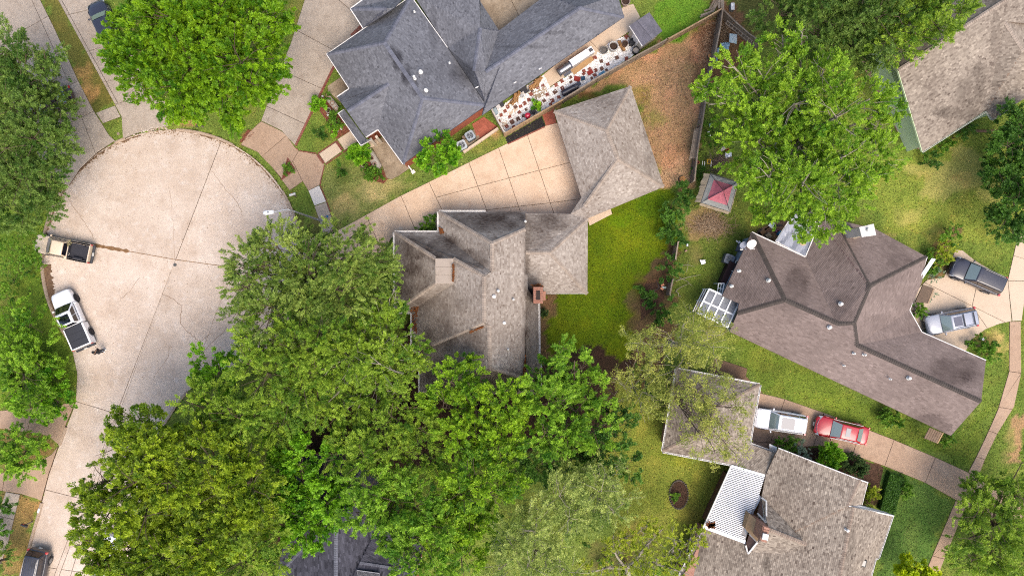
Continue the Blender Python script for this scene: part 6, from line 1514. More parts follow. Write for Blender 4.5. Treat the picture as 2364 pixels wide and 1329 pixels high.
def person():
    f = P(240, 809, 0)
    o = thing('person', 'person in black with white shoes standing behind the white pickup', 'person', (f.x, f.y, -.12), rz=math.atan2(.5, -1))
    # local +x is where the person faces (towards the tailgate)
    J = [(0, 0, .95), (0, 0, 1.15), (0, 0, 1.38), (.02, 0, 1.52), (.04, 0, 1.60),
         (0, .10, .90), (.04, .11, .50), (-.02, .12, .09), (0, -.10, .90), (.0, -.12, .50), (-.04, -.13, .09),
         (0, .19, 1.40), (.08, .26, 1.14), (.30, .20, 1.04), (0, -.19, 1.40), (.06, -.27, 1.14), (.28, -.24, 1.02)]
    E = [(0, 1), (1, 2), (2, 3), (3, 4), (0, 5), (5, 6), (6, 7), (0, 8), (8, 9), (9, 10), (2, 11), (11, 12), (12, 13), (2, 14), (14, 15), (15, 16)]
    Rr = [.15, .14, .16, .06, .055, .10, .07, .045, .10, .07, .045, .075, .05, .036, .075, .05, .036]
    skin_mesh('body', J, E, Rr, SKIN, o)
    b = MB(); b.lathe((.03, 0, 1.69), [(.035, -.12), (.075, -.085), (.092, -.02), (.098, .04), (.08, .1), (.03, .125)], 14, sx=1.08, sy=.86); hd = b.build('head', SKIN, o, smooth=True); subsurf(hd, 1)
    b = MB(); b.box((.135, 0, 1.675), (.035, .028, .045)); [b.box((.112, s * .033, 1.70), (.014, .024, .014)) for s in (-1, 1)]; b.box((.112, 0, 1.63), (.014, .05, .012)); [b.box((.03, s * .086, 1.68), (.04, .018, .06)) for s in (-1, 1)]; b.build('face', SKIN, o, kind='stuff')
    b = MB(); b.lathe((.0, 0, 1.74), [(.10, -.14), (.135, -.06), (.15, .02), (.12, .09), (.05, .12)], 16, sy=.95); h = b.build('hair', HAIR, o, smooth=True); subsurf(h, 1)
    skin_mesh('shirt', [(0, 0, .88), (0, 0, 1.15), (0, 0, 1.40), (0, 0, 1.47), (0, .20, 1.40), (.05, .25, 1.20), (0, -.20, 1.40), (.04, -.26, 1.20)], [(0, 1), (1, 2), (2, 3), (2, 4), (4, 5), (2, 6), (6, 7)], [.18, .165, .185, .08, .095, .075, .095, .075], BLK, o)
    skin_mesh('trousers', [(0, 0, .93), (0, .10, .86), (.04, .11, .50), (-.02, .12, .14), (0, -.10, .86), (0, -.12, .50), (-.04, -.13, .14)], [(0, 1), (1, 2), (2, 3), (0, 4), (4, 5), (5, 6)], [.165, .12, .085, .065, .12, .085, .065], DKT, o)
    for s, x in ((1, -.02), (-1, -.04)):
        b = MB(); b.box((x + .07, s * .125, .05), (.29, .10, .10)); q = b.build('shoe', SHOE, o, smooth=True); bevelmod(q, .04, 3)
    for s, (hx, hy, hz) in ((1, (.30, .20, 1.04)), (-1, (.28, -.24, 1.02))):
        js, es, rs = [(hx, hy, hz), (hx + .08, hy, hz - .01)], [(0, 1)], [.03, .034]
        for k, (fy, fl) in enumerate(((-.03, .07), (-.01, .08), (.01, .076), (.03, .06))):
            i = len(js); js += [(hx + .11, hy + fy, hz - .015), (hx + .11 + fl * .5, hy + fy, hz - .03), (hx + .10 + fl * .8, hy + fy, hz - .06)]; es += [(1, i), (i, i + 1), (i + 1, i + 2)]; rs += [.010, .009, .008]
        i = len(js); js += [(hx + .05, hy - s * .045, hz - .01), (hx + .09, hy - s * .06, hz - .03)]; es += [(0, i), (i, i + 1)]; rs += [.012, .010]
        skin_mesh('hand', js, es, rs, SKIN, o, lv=1)
person()
# ---------------------------------------------------------------- fences
WOOD = mat('weathered_wood', A(150, 132, 114), [(3, .4, .7, A(116, 98, 82), .6), (20, .5, .8, A(180, 164, 146), .4)], tint=A(190, 172, 150), rough=.95, fine=.2)
WOODN = mat('warm_wood', A(186, 152, 112), [(3, .4, .7, A(150, 116, 82), .6)], tint=A(214, 184, 146), rough=.9, fine=.15)
def fence(label, pts, h=1.8, m=WOOD, lean=0.0, rail_side=1, gap=.155, top=True):
    """posts, three rails and separate pickets along px points on the ground"""
    o = thing('fence', label, 'fence', P(*pts[0]))
    pm = None; cnt = 0
    for a, c in zip(pts[:-1], pts[1:]):
        a, c = P(*a), P(*c); d = c - a; L = d.length; d.normalize(); n = Vector((-d.y, d.x, 0)) * rail_side
        npst = max(1, round(L / 2.4))
        for i in range(npst + 1):
            q = a + d * (L * i / npst) + n * .07
            b = MB(); b.box(q + Vector((0, 0, h * .5)), (.09, .09, h), math.atan2(d.y, d.x)); b.build('post', m, o)
        for zz in (.3, h * .55, h - .2):
            b = MB(); b.beam(a + n * .05 + Vector((0, 0, zz)), c + n * .05 + Vector((0, 0, zz)), .04, .09, t=rnd.random()); b.build('rail', m, o)
        if top:
            b = MB(); b.beam(a + Vector((0, 0, h + .02)), c + Vector((0, 0, h + .02)), .12, .035, t=rnd.random()); b.build('cap_rail', m, o)
        k = int(L / gap)
        for i in range(k):
            if pm is None:
                b = MB(); b.box((0, 0, h / 2), (.14, .02, h), t=.5); ob = b.build('picket', m, o, raw=True); pm = ob.data
                ob.location = a + d * gap * (i + .5) - org(o)
            else:
                ob = bpy.data.objects.new('picket', pm); COL.objects.link(ob); ob.parent = o
                ob.location = a + d * (gap * (i + .5)) - org(o) + Vector((0, 0, rnd.uniform(-.05, .03)))
            ob.rotation_euler = (rnd.uniform(-.02, .02), lean + rnd.uniform(-.01, .01), math.atan2(d.y, d.x))
            cnt += 1
    return o
fence('newer board fence between the white stone yard and the black mulch strip', [(1165, 317), (1253, 266), (1298, 240)], 1.5, WOODN)
fence('grey board fence along the white stone yard up to the shed', [(1298, 240), (1376, 192), (1466, 141), (1530, 107)], 1.7, WOOD)
fence('fence between the bare dirt and the bright lawn above the shed', [(1535, 104), (1600, 68), (1656, 36)], 1.6, WOODN)
fence('leaning fence down the side of the bare dirt yard', [(1656, 36), (1650, 80), (1636, 150), (1624, 200), (1609, 296), (1600, 350), (1592, 425)], 1.7, WOOD, rail_side=-1)
fence('fence with an open frame running away behind the painted board', [(1656, 36), (1686, 66), (1716, 92), (1745, 112)], 1.5, WOOD)
fence('short gappy fence beside the ivy bank', [(1556, 560), (1550, 600)], 1.6, WOOD)
fence('short gappy fence behind the bird feeder', [(1544, 645), (1537, 680)], 1.6, WOOD)
fence('low board edging by the scrub at the foot of the sparse tree', [(1500, 832), (1487, 872)], 1.0, WOOD)
g = fence('white topped yard gate beside the slate roof corner', [(1136, 262), (1165, 314)], 1.5, mat('gate_white', A(214, 204, 190), rough=.8)); g['category'] = 'gate'; g.name = 'yard_gate'
def boards(name, label, cat, lst, m, z=.05, group=None):
    """loose boards: (px, py, px2, py2, width)"""
    o = thing(name, label, cat, P(lst[0][0], lst[0][1], 0), group=group)
    for i, (a, b_, c, d, w) in enumerate(lst):
        b = MB(); zz = z + .045 * (i % 4); b.beam(P(a, b_, zz), P(c, d, zz + .03), w, .04, t=rnd.random()); b.build('board', m, o)
    return o
boards('board_stack', 'grey boards stacked against the fence corner at the top', 'boards', [(1640, 30, 1655, 2, .2), (1645, 28, 1662, -4, .2), (1636, 24, 1650, 0, .15), (1618, 36, 1645, 26, .16), (1616, 40, 1640, 31, .16), (1626, 26, 1648, 18, .14), (1668, -4, 1668, 22, .3), (1661, -4, 1660, 20, .2)], WOOD, .5)
boards('leaning_boards', 'bundle of long grey boards lying along the dirt yard fence', 'boards', [(1608, 296, 1596, 366, .14), (1611, 296, 1600, 366, .14), (1615, 294, 1603, 366, .14), (1618, 292, 1606, 366, .14), (1604, 298, 1592, 370, .1)], WOOD, 1.2)
boards('slat_frame', 'open slatted frame propped on the fence behind the painted board', 'frame', [(1678, 48, 1738, 96, .08), (1674, 54, 1734, 102, .08)] + [(1680 + i * 7.0, 48 + i * 5.6, 1676 + i * 7.0, 56 + i * 5.6, .05) for i in range(9)], WOOD, 1.55)
fence('plank fence corner in the undergrowth by the middle house', [(905, 938), (985, 938)], .6, WOODN)

# ---------------------------------------------------------------- beds, borders, loose surfaces
MULCH = mat('red_mulch', A(158, 96, 74), [(5, .4, .7, A(122, 68, 52), .6), (22, .45, .75, A(190, 128, 100), .5)], rough=1, bump=1.0, bscale=30, fine=.3)
MULCHD = mat('dark_mulch', A(98, 72, 56), [(5, .4, .7, A(66, 46, 36), .6), (22, .45, .75, A(130, 100, 78), .5)], rough=1, bump=1.0, bscale=30, fine=.3)
BLKM = mat('black_mulch', A(62, 58, 58), [(14, .4, .7, A(36, 34, 34), .6), (40, .55, .8, A(110, 106, 104), .35)], rough=1, bump=1.0, fine=.3)
def bed(name, label, pts, m, z=.03, chips=0, cm=None):
    b = MB(); b.prism([P(*p).to_2d() for p in pts], -.05, z)
    o = b.build(name, m, label=label, cat='bed', kind='structure')
    if chips:
        c = MB(); w = [P(*p) for p in pts]; xs = [p.x for p in w]; ys = [p.y for p in w]; n = 0
        while n < chips:
            x, y = rnd.uniform(min(xs), max(xs)), rnd.uniform(min(ys), max(ys))
            if pin(x, y, [(p.x, p.y) for p in w]): c.box((x, y, z + .015), (rnd.uniform(.05, .14), rnd.uniform(.03, .06), .02), rnd.random() * 3, rnd.random(), rx=rnd.uniform(-.4, .4)); n += 1
        c.build('chips', cm or m, o, kind='stuff')
    return o
bed('mulch_bed', 'red mulch bed between the triangular lawn and the planter', [(730, 240), (748, 222), (764, 240), (788, 270), (810, 302), (777, 321), (752, 275)], MULCH, chips=500)
bed('mulch_bed', 'red mulch bed in front of the stone planter with pots', [(820, 340), (846, 346), (884, 392), (896, 412), (886, 424), (866, 418), (846, 398), (828, 366)], MULCH, chips=400)
bed('mulch_bed', 'triangular brick bed with a reddish shrub', [(663, 368), (679, 392), (651, 414)], MULCH, z=.09, chips=120)
bed('mulch_bed', 'small triangular bed beside the driveway apron', [(553, 330), (572, 299), (590, 307), (575, 322)], MULCH, chips=120)
bed('mulch_strip', 'black mulch strip beside the peach driveway', [(1167, 318), (1251, 269), (1259, 290), (1172, 331)], BLKM, chips=500)
bed('soil_bed', 'dark soil bed around the bushes by the tan driveway', [(1778, 1020), (1860, 1034), (1900, 1032), (1960, 1050), (2040, 1078), (2020, 1165), (1990, 1160), (1996, 1108), (1900, 1070), (1800, 1040)], MULCHD, z=.02, chips=500)
bed('soil_bed', 'brown soil around the bird feeder', [(1490, 655), (1530, 650), (1534, 690), (1500, 720), (1480, 740), (1478, 690)], MULCHD, z=.01, chips=300)
ob_ = [(1567 + 20 * math.cos(t), 1141 + 31 * math.sin(t)) for t in [k * math.pi / 14 for k in range(28)]]
bed('oval_bed', 'oval dark mulch bed in the lawn with one bright plant', ob_, MULCHD, z=.05, chips=350)
def ring_stones():
    o = thing('bed_edging', 'ring of small dark stones edging the oval bed', 'edging', P(1567, 1141))
    for k in range(34):
        t = k * 2 * math.pi / 34; b = MB(); p = P(1567 + 21.5 * math.cos(t), 1141 + 32.5 * math.sin(t), .05)
        b.lathe(p, [(.07, -.05), (.1, 0), (.08, .05), (.03, .07)], 7, sx=rnd.uniform(.8, 1.2)); b.build('stone', mat('dark_stone', A(110, 100, 90), rough=.95, orand=.2), o)
ring_stones()
BRK = mat('paver_brick', A(160, 96, 82), [(4, .4, .7, A(132, 76, 64), .5), (20, .5, .8, A(190, 130, 112), .4)], rough=.92, fine=.15, orand=.18)
def bricks(name, label, pts, bw=.10, bl=.2, rows=1, z=.07, m=None, cat='edging'):
    """a course of separate bricks along px points"""
    o = thing(name, label, cat, P(*pts[0]), kind='structure')
    shared = None
    for a, c in zip(pts[:-1], pts[1:]):
        a, c = P(*a), P(*c); d = c - a; L = d.length; d.normalize(); n = Vector((-d.y, d.x, 0))
        for r in range(rows):
            k = int(L / bl)
            for i in range(k):
                q = a + d * (bl * (i + .5)) + n * ((r - (rows - 1) / 2) * (bw + .01))
                if shared is None:
                    b = MB(); b.prism([(-bl / 2 + .006, -bw / 2), (bl / 2 - .006, -bw / 2), (bl / 2 - .006, bw / 2), (-bl / 2 + .006, bw / 2)], -.08, 0, bev=.006); ob = b.build('brick', m or BRK, o, raw=True); shared = ob.data
                else:
                    ob = bpy.data.objects.new('brick', shared); COL.objects.link(ob); ob.parent = o
                ob.location = Vector((q.x, q.y, z + rnd.uniform(-.006, .008))) - org(o); ob.rotation_euler = (0, 0, math.atan2(d.y, d.x) + rnd.uniform(-.02, .02))
    return o
bricks('brick_edging', 'brick band down the right side of the wide grey driveway', [(771, 154), (726, 246), (681, 340)], rows=2, bl=.21, bw=.1)
bricks('brick_edging', 'brick band at the top of the wide grey driveway under the eaves', [(838, 58), (811, 84)], rows=3, bl=.21)
bricks('brick_edging', 'brick line round the triangular lawn', [(684, 343), (692, 349), (734, 355), (778, 325)], rows=1)
bricks('brick_band', 'brick band between the apron and the first cream path slab', [(733, 357), (750, 381)], rows=3, bw=.075)
bricks('brick_band', 'brick band between the two cream path slabs', [(776, 326), (793, 350)], rows=3, bw=.075)
bricks('brick_edging', 'brick line along the lower edge of the cream path', [(752, 380), (792, 352), (830, 328)], rows=1)
bricks('brick_edging', 'brick line along the front lawn and the white slab', [(749, 382), (739, 427), (755, 466), (768, 502)], rows=1, bw=.08)
bricks('brick_edging', 'brick line round the triangular bed with the reddish shrub', [(664, 365), (682, 392), (649, 416)], rows=1, z=.13)
bricks('brick_edging', 'brick edging between the mulch bed and the triangular lawn', [(732, 246), (754, 276), (775, 320)], rows=1)
bricks('brick_edging', 'brick edging of the mulch bed below the planter', [(822, 366), (844, 398), (864, 420)], rows=1)
bricks('brick_edging', 'brick line between the black mulch and the peach driveway', [(1172, 333), (1260, 292)], rows=1, bw=.12)
def pave_grid(name, label, quad, nu, nv, m, z=.06, gap=.012, cat='paving', jit=.0):
    q = [P(*p) for p in quad]
    bd = MB(); bd.prism([p.to_2d() for p in q], -.05, z - .03)
    o = bd.build(name, JOINT, label=label, kind='structure', cat=cat)
    for i in range(nu):
        for j in range(nv):
            u0, u1, v0, v1 = i / nu, (i + 1) / nu, j / nv, (j + 1) / nv
            f = lambda u, v: q[0].lerp(q[1], u).lerp(q[3].lerp(q[2], u), v).to_2d()
            slab_obj('paver', [f(u0, v0), f(u1, v0), f(u1, v1), f(u0, v1)], -.04, z + rnd.uniform(-jit, jit), m, o, gap=gap, bev=.006)
    return o
RPV = mat('red_paver', A(186, 106, 84), [(2, .45, .75, A(150, 80, 62), .6), (8, .5, .8, A(208, 140, 116), .4)], rough=.92, fine=.15, orand=.14)
pave_grid('paver_patio', 'red paver patio beside the air conditioners', [(1090, 287), (1117, 270), (1150, 294), (1104, 326)], 6, 7, RPV, jit=.008)
pave_grid('paver_pad', 'square pad of red brick pavers at the garage corner', [(1252, 266), (1277, 254), (1285, 284), (1260, 291)], 5, 6, RPV, jit=.004)
pave_grid('stepping_slabs', 'two rows of cream slabs by the garage corner', [(1356, 505), (1408, 477), (1413, 494), (1361, 521)], 4, 2, CONC_L, jit=.004, gap=.03)
pave_grid('brick_patio', 'pinkish brick patio beside the pale green gable', [(1985, 140), (2020, 150), (2105, 318), (2072, 306)], 6, 22, mat('pink_paver', A(206, 164, 146), [(3, .45, .7, A(180, 134, 116), .5)], rough=.92, fine=.15, orand=.14), jit=.004)
pave_grid('brick_patio', 'corner of pinkish brick patio below the pale green gable', [(2082, 306), (2112, 322), (2122, 345), (2096, 338)], 6, 5, MATS['pink_paver'], jit=.004)
pave_grid('ac_pad', 'concrete pad under the two air conditioners', [(1066, 318), (1098, 296), (1108, 318), (1076, 344)], 2, 1, CONC_D)
b = MB(); b.beam(P(1070, 352, .2), P(1150, 297, .2), .22, .4); tag(b.build('low_wall', CONC_L), 'low pale wall below the air conditioners', 'wall')
b = MB(); b.tube([P(1077, 342, 2.2), P(1079, 338, 2.2)], .05, 6); pass
pave_grid('stepping_slabs', 'row of dark slabs under the shrubs of the green gabled house', [(2250, 300), (2305, 300), (2305, 306), (2250, 306)], 6, 1, AGG, gap=.03)

# white stone yard with loose pavers
GRV = mat('white_stone', A(246, 242, 236, .8), [(6, .45, .7, A(206, 196, 186), .5), (22, .5, .75, A(160, 150, 140), .4), (3, .55, .75, A(148, 128, 108), .5)], rough=.95, bump=1.0, bscale=26, fine=.25)
YARD = [(1138, 262), (1228, 190), (1256, 173), (1270, 203), (1332, 160), (1406, 100), (1446, 82), (1478, 118), (1380, 182), (1300, 232), (1250, 262), (1166, 313)]
yard = bed('stone_yard', 'yard of white stones scattered with red pavers behind the slate roof', YARD, GRV, z=.03)
def yard_bits():
    w = [tuple(P(*p).to_2d()) for p in YARD]; b = MB(); n = 0
    while n < 2600:
        x, y = rnd.uniform(-3, 13), rnd.uniform(12, 26)
        if pin(x, y, w):
            r = rnd.uniform(.03, .1); b.lathe((x, y, .02), [(r, 0), (r * .8, r * .5), (r * .2, r * .7)], 5, rnd.random(), sx=rnd.uniform(.6, 1.3)); n += 1
    b.build('stones', mat('stone_chip', A(220, 212, 204, .7), tint=A(252, 250, 246, .85), rough=.95, fine=.15), yard, kind='stuff')
    PV = [mat('paver_red', A(164, 96, 80), [(6, .4, .7, A(132, 76, 62), .5)], rough=.92, fine=.15, orand=.2), mat('paver_brown', A(126, 92, 78), [(6, .4, .7, A(98, 70, 58), .5)], rough=.92, fine=.15, orand=.2)]
    spots = [(1147, 250, 8), (1157, 266, 7), (1166, 257, 8), (1172, 247, 8), (1182, 282, 10), (1196, 275, 9), (1199, 260, 8), (1209, 268, 8), (1202, 246, 8), (1211, 239, 9), (1221, 231, 8), (1226, 218, 8), (1228, 210, 7), (1240, 202, 9), (1256, 233, 8), (1263, 219, 8), (1275, 233, 9), (1281, 213, 10), (1284, 197, 8), (1298, 204, 8), (1297, 188, 8), (1318, 190, 7), (1317, 179, 7), (1275, 251, 9), (1271, 241, 7), (1170, 292, 8), (1186, 294, 8), (1207, 286, 9), (1218, 278, 8), (1348, 165, 8), (1361, 160, 8), (1362, 150, 0), (1375, 163, 8), (1389, 159, 8), (1373, 134, 10), (1388, 142, 8), (1403, 149, 8), (1424, 134, 9), (1446, 136, 8), (1446, 86, 9), (1373, 174, 8), (1347, 171, 7), (1400, 162, 6), (1253, 198, 7), (1215, 253, 7), (1190, 247, 9), (1177, 270, 8), (1152, 280, 7), (1160, 300, 8), (1240, 245, 8), (1290, 225, 8), (1310, 215, 7), (1330, 200, 7), (1366, 181, 6)]
    sh = {}
    for (x, y, s) in spots:
        if not s: continue
        m = PV[0] if rnd.random() < .65 else PV[1]
        q = P(x, y); ss = s * S
        if m.name not in sh:
            b = MB(); b.prism([(-.5, -.5), (.5, -.5), (.5, .5), (-.5, .5)], 0, .05, bev=.02); o = b.build('paver', m, yard, raw=True); sh[m.name] = o.data
        else:
            o = bpy.data.objects.new('paver', sh[m.name]); COL.objects.link(o); o.parent = yard
        o.location = Vector((q.x, q.y, .035)) - org(yard); o.rotation_euler = (0, 0, .5 + rnd.uniform(-.25, .25)); o.scale = (ss, ss * rnd.uniform(.85, 1.1), 1)
    for pts, m in (([(1226, 214), (1258, 196), (1268, 215), (1236, 232)], CONC_D), ([(1170, 260), (1194, 246), (1200, 252), (1176, 268)], CONC_L), ([(1153, 284), (1170, 278), (1172, 292), (1158, 300)], CONC_L)):
        slab_obj('slab', [P(*p).to_2d() for p in pts], 0, .055, m, yard)
yard_bits()
# red square tiles and a blue cloth
def flat(name, label, cat, pts, z, m, th=.03, part='sheet'):
    o = thing(name, label, cat, P(*pts[0], 0)); b = MB(); b.prism([P(*p, z).to_2d() for p in pts], z - th, z, bev=.004); b.build(part, m, o); return o
RT = mat('red_tile', A(172, 60, 50), [(8, .5, .75, A(140, 46, 38), .4)], rough=.8)
flat('red_tile', 'big red square tile alone in the stone yard', 'tile', [(1354, 166), (1366, 160), (1371, 168), (1359, 175)], .12, RT, part='tile_body')
flat('red_tile', 'big red square tile next to the dark blue tile', 'tile', [(1326, 175), (1341, 178), (1339, 190), (1325, 186)], .12, RT, part='tile_body')
flat('blue_tile', 'dark blue square tile on the red one', 'tile', [(1341, 177), (1350, 176), (1351, 185), (1342, 187)], .14, mat('blue_tile', A(48, 84, 110), rough=.7), part='tile_body')
def cloth(name, label, pts, z, m, h=.12, cat='cloth', n=9):
    """crumpled sheet over a px quad"""
    o = thing(name, label, cat, P(*pts[0], 0)); q = [P(*p, z) for p in pts]; b = MB(); g = {}
    for i in range(n + 1):
        for j in range(n + 1):
            u, v = i / n, j / n; p = q[0].lerp(q[1], u).lerp(q[3].lerp(q[2], u), v); s = rnd.uniform(-.04, .04)
            g[i, j] = p + Vector((s, rnd.uniform(-.04, .04), h * float(vnoise(p.x, p.y, 3.1, 4)) + h * .5 * rnd.random()))
    for i in range(n):
        for j in range(n): b.poly([g[i, j], g[i + 1, j], g[i + 1, j + 1], g[i, j + 1]])
    b.build('sheet', m, o); return o
cloth('blue_cloth', 'crumpled light blue plastic against the fence', [(1382, 172), (1394, 163), (1397, 168), (1385, 178)], .06, mat('light_blue_plastic', A(120, 186, 220), rough=.4))
boards('plywood_board', 'long tan board beside the white table', 'board', [(1322, 168, 1368, 134, .5)], mat('tan_plywood', A(208, 166, 116), [(2, .4, .7, A(182, 138, 92), .5)], rough=.85), .1)
# long white counter and steel smoker
STEEL = mat('stainless', A(206, 206, 210), rough=.25, metal=.8)
SMK = mat('grey_enamel', A(104, 104, 110), rough=.5)
def counter():
    o = thing('outdoor_counter', 'long white outdoor counter beside the steel smoker', 'counter', P(1343, 130, 0))
    a, c = P(1317, 147, 1.0), P(1369, 113, 1.0); d = (c - a).normalized(); n = Vector((-d.y, d.x, 0))
    W2 = mat('white_enamel', A(240, 238, 238, .85), rough=.35)
    b = MB(); b.beam(a - Vector((0, 0, .52)), c - Vector((0, 0, .52)), .55, 1.0); b.build('cabinet', mat('cabinet_white', A(214, 208, 204), rough=.6), o)
    for f0, f1 in ((0, .62), (.63, .8), (.81, 1.0)):
        b = MB(); b.beam(a.lerp(c, f0), a.lerp(c, f1 - .005), .62, .06); b.build('top_panel', W2, o)
    b = MB(); b.beam(a.lerp(c, .55) - n * .1 + Vector((0, 0, .05)), a.lerp(c, .82) - n * .1 + Vector((0, 0, .05)), .16, .03); b.build('lid', W2, o)
    b = MB(); b.box(a.lerp(c, .9) + Vector((0, 0, .06)), (.34, .3, .06), math.atan2(d.y, d.x)); b.build('side_burner', SMK, o)
    for k in range(4):
        b = MB(); q = a.lerp(c, .86 + .1 * (k % 2)) + n * (.06 if k < 2 else -.06) + Vector((0, 0, .1)); b.box(q, (.05, .05, .03)); b.build('knob', PLAS, o)
counter()
def smoker():
    o = thing('steel_smoker', 'steel smoker with a rounded lid and looped handle beside the slate eaves', 'smoker', P(1303, 158, 0))
    a, c = P(1292, 166, .95), P(1315, 151, .95); d = (c - a).normalized(); n = Vector((-d.y, d.x, 0))
    def half(r, z0, t0, t1, k0, k1, m, nm):
        b = MB(); N = 10; R_ = []
        for e, p in ((0, a.lerp(c, k0)), (1, a.lerp(c, k1))):
            R_.append([p + n * (math.cos(t) * r) + Vector((0, 0, math.sin(t) * r)) for t in [t0 + (t1 - t0) * i / N for i in range(N + 1)]])
        for i in range(N): b.poly([R_[0][i], R_[1][i], R_[1][i + 1], R_[0][i + 1]])
        b.poly(R_[0]); b.poly(R_[1][::-1]); b.build(nm, m, o, smooth=False)
    half(.36, 0, math.pi, 2 * math.pi, -.12, 1.1, SMK, 'firebox'); half(.34, 0, 0, math.pi, 0, 1, STEEL, 'lid')
    half(.33, 0, 0, math.pi, 1.01, 1.12, mat('blue_grey_enamel', A(86, 92, 112), rough=.4), 'end_cap')
    half(.33, 0, 0, math.pi, -.16, -.01, SMK, 'end_cap')
    b = MB(); p0, p1 = a.lerp(c, .1) + n * .36 + Vector((0, 0, .16)), a.lerp(c, .85) + n * .36 + Vector((0, 0, .16)); b.tube([p0 - n * .1, p0 + n * .06, p1 + n * .06, p1 - n * .1], .018, 6); b.build('handle', PLAS, o)
    b = MB(); b.box(a.lerp(c, .5) - n * .5 + Vector((0, 0, -.1)), (.75, .26, .04), math.atan2(d.y, d.x)); b.build('side_shelf', SMK, o)
    for k in (.05, .95):
        for s in (-1, 1): b = MB(); p = a.lerp(c, k) + n * .25 * s; b.tube([Vector((p.x, p.y, 0.05)), p - Vector((0, 0, .2))], .03, 6); b.build('leg', SMK, o)
smoker()
def barrel_grill():
    o = thing('barrel_grill', 'black barrel grill lying along the grey fence', 'grill', P(1315, 208, 0))
    a, c = P(1298, 217, .75), P(1333, 199, .75); d = (c - a).normalized(); n = Vector((-d.y, d.x, 0))
    BG = mat('black_enamel', A(48, 48, 60), rough=.3, spec=.6)
    q = Matrix.Rotation(math.atan2(d.y, d.x), 4, 'Z') @ Matrix.Rotation(math.pi / 2, 4, 'Y'); L = (c - a).length
    b = MB(); b.lathe(a, [(.16, -.04), (.27, 0), (.29, .05), (.29, L - .05), (.27, L), (.16, L + .04)], 18, m=q); b.build('barrel', BG, o, smooth=False)
    b = MB(); b.tube([a.lerp(c, .2) - n * .3, a.lerp(c, .8) - n * .3], .02, 6); b.build('handle', STEEL, o)
    b = MB(); b.lathe(a.lerp(c, .85) + Vector((0, 0, .25)), [(.06, 0), (.06, .25), (.09, .27), (.09, .3)], 10); b.build('chimney', BG, o)
    for k in (.15, .85):
        for s in (-1, 1): b = MB(); p = a.lerp(c, k) + n * .2 * s; b.tube([Vector((p.x, p.y, .03)), p - Vector((0, 0, .15))], .025, 6); b.build('leg', BG, o)
    b = MB(); b.box(P(1336, 194, .55), (.34, .3, .3), .5); b.build('firebox', BG, o)
barrel_grill()
def tub(name, label, px, py, r, h, m, inner, cat='tub', z=.03, wall=.05, rim=None):
    o = thing(name, label, cat, P(px, py, 0)); c = P(px, py, 0); c.z = z
    b = MB(); N = 18
    b.lathe(c, [(r * .8, 0), (r * .95, h * .6), (r, h), (r - wall, h), (r - wall - .02, h * .72)], N); b.build('body', m, o)
    k = MB(); k.lathe(c + Vector((0, 0, h * .72 + .003)), [(r - wall - .02, 0), (r * .4, .03), (r * .1, .02)], N); k.build('contents', inner, o)
    if rim: q = MB(); q.tube([c + Vector((math.cos(t) * r, math.sin(t) * r, h)) for t in [i * math.pi / 9 for i in range(19)]], rim, 6, caps=False); q.build('rim', m, o)
    return o
SOIL = mat('potting_soil', A(84, 66, 54), [(12, .4, .7, A(56, 42, 34), .6)], rough=1, bump=.8)
GALV = mat('galvanised', A(150, 146, 140), [(5, .4, .7, A(112, 106, 100), .6)], rough=.6, metal=.4)
tub('metal_tub', 'grey galvanised tub beside the big white pot', 1393, 120, .33, .5, GALV, mat('tub_ash', A(118, 112, 106), rough=.9), rim=.025)
tub('white_pot', 'big white round pot in the stone yard', 1414, 113, .42, .75, mat('white_pot', A(214, 210, 204), rough=.7), SOIL, rim=.03, cat='pot')
tub('rusty_drum', 'small rusty drum standing in the wood chips', 1441, 105, .28, .5, mat('rusty_iron', A(116, 88, 74), rough=.9), SOIL, cat='drum')
tub('black_drum', 'black drum against the shed wall', 1457, 103, .29, .8, mat('black_drum', A(44, 46, 52), rough=.5), mat('drum_lid', A(58, 60, 66), rough=.5), cat='drum')
tub('black_drum', 'black drum with a pale lid at the shed corner by the fence', 1466, 121, .34, .6, MATS['black_drum'], mat('pale_lid', A(190, 182, 174), rough=.8), cat='drum')
tub('big_pot', 'large pot on the patio at the top edge', 1442, 9, .4, .6, mat('brown_pot', A(180, 160, 146), rough=.8), SOIL, cat='pot', rim=.03)
def wood_pile(name, label, pts, n, L, r, ang, m, h=.5, part='log'):
    o = thing(name, label, 'wood pile', P(*pts[0], 0)); sh = None
    for i in range(n):
        p = P(*pts[0], 0).lerp(P(*pts[1], 0), rnd.random()); p.z = .06 + rnd.random() * h
        if sh is None:
            b = MB(); b.tube([(-L / 2, 0, 0), (L / 2, 0, 0)], r, 7); ob = b.build(part, m, o, raw=True); sh = ob.data
        else: ob = bpy.data.objects.new(part, sh); COL.objects.link(ob); ob.parent = o
        ob.location = p - org(o); ob.rotation_euler = (rnd.random() * 3, rnd.uniform(-.15, .15), ang + rnd.gauss(0, .22)); s = rnd.uniform(.6, 1.15); ob.scale = (s, s, s)
LOGM = mat('split_wood', A(196, 150, 100), [(4, .4, .7, A(150, 106, 66), .6)], rough=.9, fine=.15, orand=.25)
wood_pile('wood_pile', 'pile of split logs under the slate eaves nearest the yard gate', [(1183, 234), (1197, 224)], 46, 1.0, .06, 1.2, LOGM)
wood_pile('wood_pile', 'pile of split logs under the slate eaves next to the concrete strip', [(1230, 200), (1246, 190)], 40, 1.0, .06, 1.1, LOGM)
wood_pile('chip_heap', 'heap of orange wood chunks between the pots', [(1428, 98), (1440, 118)], 110, .26, .07, .3, LOGM, h=.25, part='chunk')
